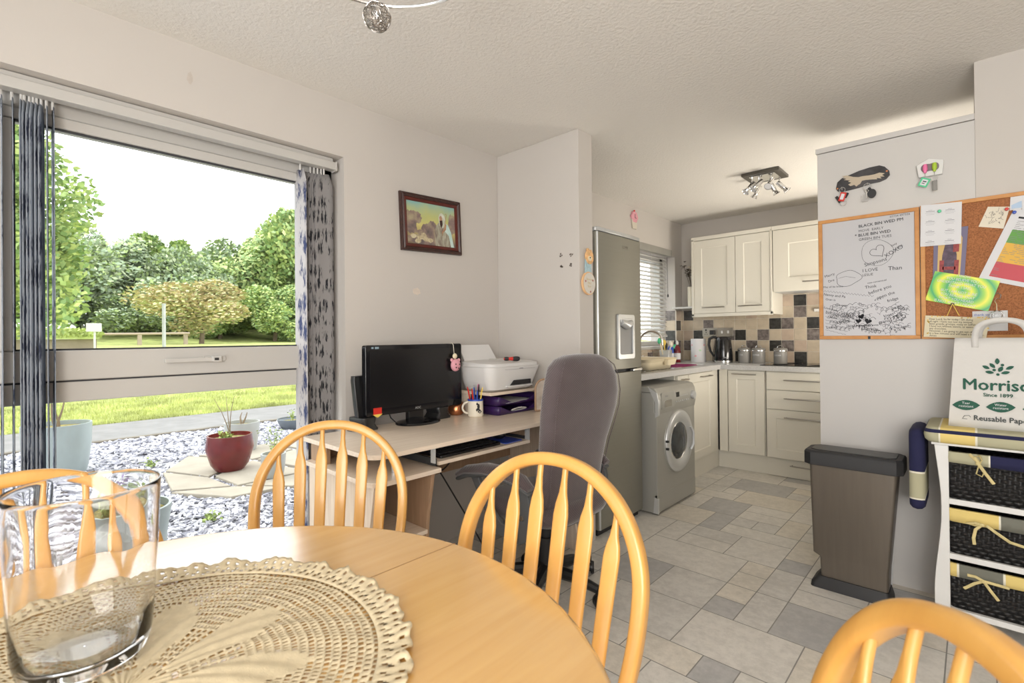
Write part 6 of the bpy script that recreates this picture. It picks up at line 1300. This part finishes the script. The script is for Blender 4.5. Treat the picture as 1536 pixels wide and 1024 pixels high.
for k in range(4):
    a = a0 + k * PI / 2; cx, cy = CC[0] + rad_ * math.cos(a), CC[1] + rad_ * math.sin(a); m = MB(); m.tube([(cx, cy, 2.140), (cx, cy, 2.125)], .010, 12); m.lathe([(.012, 2.135), (.010, 2.11), (.004, 2.095)], (cx, cy, 0), 12); m.build('lamp_holder', 'chrome', t)
    m = MB(); rw = random.Random(k)
    for i in range(34):
        ax = Vector((rw.gauss(0, 1), rw.gauss(0, 1), rw.gauss(0, 1))).normalized(); u = ax.orthogonal().normalized(); w_ = ax.cross(u); off = rw.uniform(-.022, .022); r_ = math.sqrt(.0385 ** 2 - off ** 2)
        m.tube([tuple(Vector((cx, cy, 2.102)) + ax * off + (u * math.cos(q) + w_ * math.sin(q)) * (r_ + .0012 * math.sin(5 * q + i))) for q in [2 * PI * j / 26 for j in range(26)]], .0009, 4, closed=True)
    m.build('wire_shade', 'wsteel', t)
# ================================================================== OUTSIDE
def gz(x, y): 
    f_ = min(1, max(0, (-x - 13.0) / 11.0)); g_ = min(1, max(0, (-x - 29.0) / 9.0)); return GZ + 1.08 * f_ * f_ * (3 - 2 * f_) + 1.3 * g_ * g_
m_, nt, b = _nt('slate_chipping_bed'); v = coords(nt); vo = nt.nodes.new('ShaderNodeTexVoronoi'); vo.inputs['Scale'].default_value = 34; lk(nt, v, vo.inputs['Vector'])
lk(nt, ramp(nt, vo.outputs['Color'], [(.15, (.20, .20, .23)), (.5, (.36, .36, .40)), (.85, (.56, .56, .59))]), b.inputs['Base Color']); b.inputs['Roughness'].default_value = .8; bump(nt, b, vo.outputs['Distance'], 1.0, .03)
m = MB(); m.box(-7.95, -2.53, -9, 16, GZ - .1, GZ); o = m.build('ground_gravel_bed', m_, smooth=False); struct(o)
CM = [mat('slate_chip_dark', (.20, .20, .235), .7, var=.2, vs=9), mat('slate_chip_mid', (.42, .42, .47), .7, var=.2, vs=9), mat('slate_chip_pale', (.62, .62, .65), .7, var=.15, vs=9)]
rs = random.Random(12); V = []; Fc = []; MI = []
def chip(x, y, s):
    a = rs.uniform(0, 6.28); tx, ty = rs.uniform(-.5, .5), rs.uniform(-.5, .5); k = len(V); h = s * rs.uniform(.15, .35); base = GZ + rs.uniform(.002, .018)
    pts = [(s * rs.uniform(.7, 1), 0), (s * .3, s * rs.uniform(.3, .6)), (-s * rs.uniform(.6, 1), s * .2), (-s * .3, -s * rs.uniform(.3, .6))]
    for zo in (0, h):
        for px, py in pts:
            qx, qy = px * math.cos(a) - py * math.sin(a), px * math.sin(a) + py * math.cos(a); V.append((x + qx, y + qy, base + zo + tx * qx + ty * qy))
    Fc.extend([(k + 4, k + 5, k + 6, k + 7), (k, k + 1, k + 5, k + 4), (k + 1, k + 2, k + 6, k + 5), (k + 2, k + 3, k + 7, k + 6), (k + 3, k, k + 4, k + 7)]); mi = rs.choice([0, 1, 1, 2, 2]); MI.extend([mi] * 5)
for i in range(30000):
    x = -2.6 - 5.3 * rs.random() ** 1.25; y = rs.uniform(-.3 - (-x - 2.5) * .15, 1.3 + (-x - 2.3) * .55); chip(x, y, rs.uniform(.018, .034) * (1 + (-x - 2.6) * .10))
m = MB(); m.v = V; m.f = Fc; m.mi = MI; o = m.build('slate_chippings', CM, smooth=False, fixn=False); tag(o, 'bed of blue-grey slate chippings outside the big window', 'gravel'); o['kind'] = 'stuff'
m = MB(); m.box(-8.02, -7.93, -9, 16, GZ - .1, GZ + .035); o = m.build('ground_kerb', mat('dark_kerb', (.16, .14, .11), .9, var=.3, vs=8), bevel=.008); struct(o)
m = MB(); m.box(-9.62, -8.02, -9, 16, GZ - .1, GZ + .02); o = m.build('ground_path', mat('grey_tarmac', (.20, .195, .19), .9, var=.12, vs=5, bmp=.4, bs=60), smooth=False); struct(o)
m = MB(); xs = [-9.62, -13, -14.5, -16, -17.5, -19, -20.5, -22, -23.5, -25, -29, -31, -33, -35, -37, -60]; ring = [[(x, y, gz(x, y)) for x in xs] for y in (-40, 0, 40)]; m.loft(ring, False, False)
gm = mat('lawn_green', (.34, .38, .12), .95, var=.35, vs=2.2, bmp=.6, bs=50, bd=.03); o = m.build('ground_lawn', gm); struct(o)
V = []; Fc = []; 
for i in range(26000):
    x = -9.62 - 7 * rs.random() ** 1.5; y = rs.uniform(.2, 1.5 + (-x) * .45); h = rs.uniform(.03, .09) * (1.2 if x > -9.8 else 1); a = rs.uniform(0, 3.14); w_ = .010; z = gz(x, y); k = len(V); lx, ly = rs.uniform(-.03, .03), rs.uniform(-.03, .03)
    V += [(x - w_ * math.cos(a), y - w_ * math.sin(a), z), (x + w_ * math.cos(a), y + w_ * math.sin(a), z), (x + lx, y + ly, z + h)]; Fc.append((k, k + 1, k + 2))
m = MB(); m.v = V; m.f = Fc; m.mi = [0] * len(Fc); o = m.build('grass_blades', mat('grass_blade', (.46, .50, .17), .8, var=.4, vs=1.5), smooth=False, fixn=False); tag(o, 'short grass blades on the lawn beyond the path', 'grass'); o['kind'] = 'stuff'
# paving slabs
SL = [[(-6.15, 1.52), (-5.62, 1.20), (-5.10, 1.42), (-5.45, 1.86)], [(-5.58, 1.17), (-4.85, 1.08), (-4.62, 1.45), (-5.06, 1.40)], [(-5.42, 1.90), (-5.06, 1.46), (-4.60, 1.50), (-4.60, 2.10)], [(-6.10, 1.60), (-5.48, 1.92), (-5.62, 2.40), (-6.15, 2.3)], [(-5.44, 1.96), (-4.62, 2.16), (-4.75, 2.7), (-5.58, 2.42)], [(-4.80, 1.06), (-4.30, 1.35), (-4.25, 1.75), (-4.56, 1.48)], [(-4.56, 1.54), (-4.22, 1.80), (-4.25, 2.3), (-4.56, 2.12)], [(-6.2, 2.36), (-5.64, 2.46), (-5.7, 3.0), (-6.3, 2.9)], [(-5.60, 2.48), (-4.78, 2.75), (-4.9, 3.2), (-5.66, 3.0)]]
pv = mat('cream_sandstone', (.33, .295, .235), .85, var=.1, vs=5, bmp=.4, bs=25)
lbs = ['cream sandstone slab at the far left of the patch, behind the red pot', 'cream sandstone slab at the near left edge of the patch', 'cream sandstone slab directly under the red pot', 'cream sandstone slab behind the red pot', 'cream sandstone slab right of the red pot', 'smaller cream slab nearest the window, left', 'smaller cream slab nearest the window, beside the chair top', 'cream sandstone slab at the back right of the patch', 'cream sandstone slab at the right, mostly hidden by the blind']
for P, l_ in zip(SL, lbs):
    m = MB(); m.prism(P, GZ, GZ + .045); o = m.build('paving_slab', pv, bevel=.008); tag(o, l_, 'paving slab', 'sandstone slabs on the slate chippings')
def pot(nm, lb, x, y, z, prof, mt, soil=True, group='plant pots in the front garden'):
    t = thing('plant_pot', lb, 'plant pot', (x, y, z), 0, group); m = MB(); m.lathe(prof, n=40, caps=False); m.build('pot_body', mt, t)
    rim = max(p[1] for p in prof); r_ = max(p[0] for p in prof)
    if soil: m = MB(); m.lathe([(.001, rim - .035), (r_ * .90, rim - .04)], n=28, caps=False); m.build('soil', mat('soil_and_moss_' + nm, (.20, .17, .05), .95, var=.5, vs=40, bmp=.6, bs=60), t)
    return t
def pp(r0, rm, rt_, h, lip=.014): return [(.001, 0), (r0, 0), (r0 + (rm - r0) * .5, h * .18), (rm, h * .62), (rt_, h * .97), (rt_, h), (rt_ - lip, h), (rt_ - lip, h * .9), (r0 - lip, .02), (.001, .02)]
redg = mat('dark_red_glaze', (.12, .012, .012), .22, var=.2, vs=10); palg = mat('pale_blue_grey_glaze', (.27, .315, .31), .35, var=.12, vs=6, stretch=(1, 1, .4)); whg = mat('white_glaze', (.34, .35, .34), .3, var=.05)
def twigs(t, base, n, hgt, spread, mt, seed, leaf_m=None, lr=.02, ln=8, rad=.006):
    r = random.Random(seed)
    for i in range(n):
        P = [Vector(base)]; d = Vector((r.uniform(-1, 1) * spread, r.uniform(-1, 1) * spread, 1)).normalized()
        for k in range(6): P.append(P[-1] + d * hgt / 6); d = (d + Vector((r.gauss(0, .12), r.gauss(0, .12), .05))).normalized()
        m = MB(); m.tube(P, [rad * (1 - k * .12) for k in range(7)], 6); st = m.build('stem', mt, t)
        if leaf_m:
            m = MB()
            for k in range(ln):
                c_ = P[r.randint(2, 6)] + Vector((r.gauss(0, lr), r.gauss(0, lr), r.gauss(0, lr))); u = Vector((r.uniform(-1, 1), r.uniform(-1, 1), r.uniform(-.2, 1))).normalized() * lr; w_ = u.orthogonal() * .5; m.quad(tuple(c_ - u), tuple(c_ + w_), tuple(c_ + u), tuple(c_ - w_))
            m.build('leaf_spray', leaf_m, st, smooth=False, fixn=False)
bark = mat('twig_bark', (.20, .15, .10), .9); lf = mat('young_leaf', (.28, .36, .10), .7, var=.3, vs=15); lav = mat('lavender_flower', (.14, .07, .20), .8, var=.3, vs=40)
t = pot('red', 'dark red glazed round pot with bare twigs standing on the cream slabs', -5.20, 1.625, GZ + .046, pp(.12, .205, .19, .33), redg); twigs(t, (.0, .0, .28), 3, .42, .10, bark, 3); twigs(t, (.05, -.06, .28), 9, .08, .6, lf, 31, lf, .02, 6, .003)
t = pot('bigleft', 'large pale blue-grey pot with a stubby pruned shrub behind the left blind slats', -6.35, .50, GZ, pp(.20, .25, .255, .50), palg); twigs(t, (0, 0, .42), 4, .34, .45, bark, 5, None, rad=.014)
t = pot('lav', 'pale blue-grey pot with purple-tipped lavender just outside the window behind the glass vase', -3.28, .52, GZ, pp(.165, .185, .205, .40), palg); twigs(t, (0, 0, .34), 34, .17, 1.1, lf, 6, lf, .016, 12, .002); twigs(t, (0, 0, .42), 12, .12, .7, lf, 7, lav, .009, 12, .0015)
t = pot('white', 'white pot with a short stump standing behind the red pot', -6.0, 2.00, GZ, pp(.12, .17, .18, .36), whg); twigs(t, (0, 0, .3), 2, .17, .3, bark, 8, None, rad=.014)
t = pot('small', 'small white pot with thin pale shoots beside the dining chair hoop', -4.62, 1.80, GZ + .046, pp(.075, .10, .105, .21), whg); twigs(t, (0, 0, .17), 9, .26, .35, lf, 9, lf, .012, 8, .002)
t = pot('grey', 'dark grey shallow bowl with a few shoots at the edge of the right blind', -7.05, 3.02, GZ, pp(.10, .19, .21, .16), mat('grey_bowl_glaze', (.12, .14, .16), .4)); twigs(t, (0, 0, .12), 7, .16, .8, lf, 10, lf, .015, 6, .002)
for i, (x, y) in enumerate(((-6.0, 1.15), (-5.8, 1.9), (-3.9, 1.1))):
    t = thing('weed_tuft', ['small bright weed tuft in the slate chippings near the path', 'small weed tuft between slabs behind the red pot', 'small weed tuft in the chippings near the window'][i], 'weed', (x, y, GZ + .01)); twigs(t, (0, 0, 0), 6, .08, 1.0, lf, 20 + i, lf, .018, 7, .002)

# ---- trees
def crown_mesh(name, seed, n, mts, size=.26, core=True):
    r = random.Random(seed); V = []; Fc = []; MI = []
    cl = [(Vector((r.gauss(0, .42), r.gauss(0, .42), r.uniform(-.75, .85))), r.uniform(.28, .5)) for _ in range(26)]
    cl = [(c * (.95 / max(.95, c.length)), q) for c, q in cl]
    for i in range(n):
        c, q = r.choice(cl); d = Vector((r.gauss(0, 1), r.gauss(0, 1), r.gauss(0, 1))).normalized(); p = c + d * q * r.uniform(.55, 1.05)
        u = Vector((r.gauss(0, 1), r.gauss(0, 1), r.gauss(0, .6))).normalized(); w_ = (u.orthogonal() + d * .3).normalized(); s = size * r.uniform(.5, 1.1) / 2.4; k = len(V)
        V += [tuple(p - u * s), tuple(p + w_ * s * .6), tuple(p + u * s), tuple(p - w_ * s * .6)]; Fc.append((k, k + 1, k + 2, k + 3)); MI.append(r.randrange(len(mts)))
    me = bpy.data.meshes.new(name); me.from_pydata(V, [], Fc)
    for m_ in mts: me.materials.append(m_)
    me.polygons.foreach_set('material_index', MI); me.update(); return me
LG = [mat('leaf_yellow_green', (.50, .58, .22), .7, var=.25, vs=3), mat('leaf_mid_green', (.36, .47, .18), .7, var=.25, vs=3), mat('leaf_deep_green', (.24, .36, .14), .7, var=.25, vs=3)]
LD = [mat('leaf_grey_green', (.40, .46, .28), .75, var=.3, vs=3), mat('leaf_dark_green', (.27, .34, .21), .75, var=.3, vs=3), mat('leaf_blue_green', (.31, .40, .26), .75, var=.3, vs=3), LG[1]]
LO = [mat('leaf_ochre', (.62, .55, .30), .75, var=.25, vs=3), mat('leaf_russet', (.52, .42, .24), .75, var=.25, vs=3), mat('leaf_olive', (.46, .50, .24), .75, var=.25, vs=3)]
for ms in (LG, LD, LO):
    for q in ms:
        b = q.node_tree.nodes['Principled BSDF']; b.inputs['Subsurface Weight'].default_value = 0
crowns = {'light': crown_mesh('foliage', 1, 20000, LG, .15), 'dark': crown_mesh('foliage', 2, 20000, LD, .15), 'ochre': crown_mesh('foliage', 3, 9000, LO, .15), 'near': crown_mesh('foliage', 4, 26000, LG, .12)}
tb_ = mat('tree_bark', (.16, .12, .08), .9, var=.3, vs=6)
def tree(x, y, zc, rx, ry, rz_, kind, lb, rz=0, group=None, cat_='tree', nm='garden_tree'):
    z0 = gz(x, y); t = thing(nm, lb, cat_, (x, y, z0), 0, group)
    o = bpy.data.objects.new('foliage', crowns[kind]); COL.objects.link(o); o.parent = t; o.location = (0, 0, zc - z0); o.scale = (rx, ry, rz_); o.rotation_euler = (0, 0, rz)
    m = MB(); h = zc - z0; m.tube([(0, 0, -.1), (.03, .05, h * .4), (-.02, 0, h * .8), (0, 0, h + rz_ * .4)], [.05 * rx + .03, .04 * rx + .02, .03 * rx + .01, .02], 8)
    r = random.Random(int(x * 7 + y * 3))
    for k in range(5):
        a = r.uniform(0, 6.28); m.tube([(0, 0, h * r.uniform(.5, .9)), (rx * .3 * math.cos(a), ry * .3 * math.sin(a), h), (rx * .6 * math.cos(a), ry * .6 * math.sin(a), h + rz_ * .4)], [.02 * rx + .01, .015 * rx, .008], 6)
    m.build('trunk', tb_, t)
tree(-17.5, -.15, 3.95, 2.35, 2.45, 2.45, 'near', 'large bright green tree near the left edge of the window, behind the blind slats')
tree(-28, 7.5, 2.75, 1.9, 2.35, 1.25, 'ochre', 'small ochre spreading tree standing alone in front of the tree line')
bgT = [(-38, -2.5, 6.0, 3.6, 3.2, 'light', 'green tree at the far left behind the large bright tree'), (-37, 3.0, 4.0, 2.8, 3.2, 'dark', 'grey-green tree right behind the white caravan roof'), (-39, 6.0, 4.2, 3.0, 3.1, 'dark', 'dark tree behind the wooden rail fence'), (-36, 8.8, 3.9, 2.4, 2.7, 'dark', 'dark evergreen left of the ochre tree'), (-41, 8.6, 5.0, 2.6, 2.9, 'light', 'light green tree rising behind the grey pole'), (-40, 12.2, 4.6, 3.1, 3.1, 'dark', 'grey-green tree directly behind the ochre tree'), (-35.5, 13.2, 4.5, 2.9, 3.2, 'light', 'bright green tree right of the ochre tree'), (-38, 16.5, 5.6, 3.4, 3.9, 'light', 'tall leafy green tree towards the right blind'), (-33, 15.8, 5.3, 3.2, 4.0, 'light', 'tallest green tree at the right edge of the window view'), (-34, 19.5, 5.5, 3.6, 4.4, 'dark', 'tall dark tree behind the right blind'), (-31, 12.2, 2.6, 2.0, 1.6, 'light', 'low green bush below the bright tree, right of the ochre tree'), (-32, 15.2, 2.6, 2.2, 1.8, 'dark', 'low dark bush at the foot of the tallest tree'), (-33, 9.8, 2.4, 2.0, 1.3, 'light', 'low green bush behind the ochre tree trunk'), (-35, 6.0, 2.4, 2.2, 1.4, 'dark', 'low dark bush behind the wooden rail fence'), (-35, .6, 3.0, 2.6, 2.2, 'dark', 'low dark tree behind the brown garden wall'), (-34, -6, 5.5, 4.2, 4.4, 'light', 'broad green tree beyond the left window jamb')]
for i, (x, y, zc, rx, rz_, kd, lb) in enumerate(bgT):
    tree(x, y, zc, rx, rx, rz_, kd, lb, i * 1.3, 'trees along the far side of the green', 'bush' if 'bush' in lb else 'tree', 'green_bush' if 'bush' in lb else 'background_tree')
# ---- far things: wall with hedge, caravan, sign, fence, pole
m = MB(); 
m.box(-22.2, -22.0, -3.0, 2.75, .55, 1.24); o = m.build('garden_wall', mat('brown_fence_panel', (.33, .27, .20), .9, var=.15, vs=2, bmp=.2, bs=8), bevel=.01); tag(o, 'low brown garden wall at the left below the hedge', 'wall')
rs = random.Random(8); m = MB()
for k in range(2600):
    p = Vector((-22.1 + rs.uniform(-.35, .35), rs.uniform(-3.0, 2.9), 1.32 + rs.uniform(0, .30) * (.75 + .25 * math.sin(k)))); u = Vector((rs.gauss(0, 1), rs.gauss(0, 1), rs.gauss(0, 1))).normalized() * .07; w_ = u.orthogonal() * .6; m.quad(tuple(p - u), tuple(p + w_), tuple(p + u), tuple(p - w_))
m.box(-22.35, -21.85, -3.0, 2.8, 1.245, 1.45); o = m.build('clipped_hedge', LG[0], smooth=False, fixn=False); tag(o, 'light green hedge spilling over the low brown wall', 'hedge')
t = thing('caravan', 'white rounded vehicle roof showing above the hedge at the left', 'vehicle', (-26.5, .9, gz(-26, 0)))
m = MB(); m.loft([[(x, y, z) for x, y in rrect(-.9 + e, .9 - e, -1.7 + e, 1.75 - e, .3)] for z, e in ((.25, .02), (.5, 0), (.78, .05), (.9, .22), (.94, .5))]); m.build('vehicle_body', 'white', t)
m = MB(); m.box(.895, .91, -1.3, 1.3, .48, .68); m.build('side_window', 'blackgl', t)
for sx in (-.7, .7):
    for sy in (-1.1, 1.1): m = MB(); m.lathe([(.001, -.1), (.26, -.1), (.26, .1), (.001, .1)], (sx, sy, .26), 20, 'X', caps=False); m.build('wheel', 'blackm', t)
t = thing('street_sign', 'small blank white rectangular sign on a white post beside the hedge', 'sign', (-21.4, 2.62, gz(-21.4, 2.6)))
m = MB(); m.box(-.02, .02, -.22, .18, .66, .94); m.build('sign_plate', 'white', t); m = MB(); m.tube([(-.04, 0, 0), (-.04, 0, .92)], .03, 8); m.build('post', 'white', t)
t = thing('rail_fence', 'low timber rail fence along the green at the left', 'fence', (0, 0, 0)); fw = mat('weathered_rail', (.36, .29, .22), .9)
m = MB(); m.tube([(-25.6, 2.9, 1.44), (-25.4, 4.5, 1.45), (-25.2, 6.3, 1.47)], .05, 8); m.build('top_rail', fw, t)
for y in (2.95, 4.55, 6.2): m = MB(); m.box(-25.5, -25.36, y - .07, y + .07, gz(-25.4, y) - .05, 1.46); m.build('post', fw, t)
t = thing('lamp_pole', 'plain grey metal pole standing on the green left of the ochre tree', 'pole', (-20, 4.25, gz(-20, 4.2))); m = MB(); m.tube([(0, 0, -.1), (0, 0, 1.72)], .055, 12); m.tube([(0, 0, 1.72), (0, 0, 1.76)], .065, 12); m.build('pole_shaft', mat('galvanised_grey', (.42, .43, .43), .5), t)

# ================================================================== LIGHT, WORLD, CAMERA
wd = bpy.data.worlds.new('overcast_sky'); bpy.context.scene.world = wd; wd.use_nodes = True; bg = wd.node_tree.nodes['Background']; bg.inputs['Color'].default_value = (.96, .98, 1.0, 1); bg.inputs['Strength'].default_value = WORLD
def area(nm, loc, tgt, sx, sy, e, col):
    l = bpy.data.lights.new(nm, 'AREA'); l.shape = 'RECTANGLE'; l.size = sx; l.size_y = sy; l.energy = e; l.color = col
    o = bpy.data.objects.new(nm, l); COL.objects.link(o); o.location = loc; o.rotation_euler = (Vector(tgt) - Vector(loc)).to_track_quat('-Z', 'Y').to_euler(); return o
sun = bpy.data.lights.new('soft_sun', 'SUN'); sun.energy = SUN; sun.angle = .5; sun.color = (1, .97, .92); so = bpy.data.objects.new('soft_sun', sun); COL.objects.link(so); so.rotation_euler = (math.radians(38), 0, math.radians(-60))
area('room_fill', (.75, -.7, 2.28), (-.5, 2.4, 0), 1.3, 1.3, FILL, (1, .975, .94))  # fill lamp added out of view to brighten the room
area('kitchen_fill', (-.20, 4.30, 1.00), (-.95, 4.30, 2.34), .7, .7, KIT, (1, .93, .82))  # added lamp hidden behind the larder, lifts the kitchen brightness
area('ceiling_fill', (.95, -1.1, 1.25), (-.1, .7, 2.34), 1.2, 1.2, UPL, (1, .965, .92))  # added uplight behind the camera, brightens the room off the ceiling
pl_ = bpy.data.lights.new('camera_flash', 'POINT'); pl_.energy = FLASH; pl_.shadow_soft_size = .10; po = bpy.data.objects.new('camera_flash', pl_); COL.objects.link(po); po.location = (.05, -.05, 1.70)

cam = bpy.data.cameras.new('camera'); co = bpy.data.objects.new('camera', cam); COL.objects.link(co); bpy.context.scene.camera = co
yaw, pit, rol, fpx, cyp = 0.749517203, 0.00460833554, -0.00974859944, 743.913683, 501.513673
fw_ = Vector((-math.sin(yaw), math.cos(yaw), 0)); rt_ = Vector((math.cos(yaw), math.sin(yaw), 0)); up_ = Vector((0, 0, 1))
f2 = fw_ * math.cos(pit) + up_ * math.sin(pit); u2 = up_ * math.cos(pit) - fw_ * math.sin(pit); r3 = rt_ * math.cos(rol) + u2 * math.sin(rol); u3 = u2 * math.cos(rol) - rt_ * math.sin(rol)
R3 = Matrix((r3, u3, -f2)).transposed(); co.matrix_world = Matrix.Translation((0, 0, 1.18)) @ R3.to_4x4()
cam.sensor_width = 36; cam.lens = fpx / 1536 * 36; cam.shift_y = -(512 - cyp) / 1536; cam.clip_start = .02; cam.clip_end = 300
cam.dof.use_dof = True; cam.dof.focus_distance = 2.4; cam.dof.aperture_fstop = 6.3
sc = bpy.context.scene; sc.view_settings.view_transform = 'Standard'; sc.view_settings.look = 'None'; sc.view_settings.exposure = EXPO; sc.view_settings.gamma = 1; sc.view_settings.use_curve_mapping = False
sc.cycles.max_bounces = 10; sc.cycles.transparent_max_bounces = 12; sc.cycles.transmission_bounces = 10; sc.cycles.caustics_reflective = False; sc.cycles.caustics_refractive = True
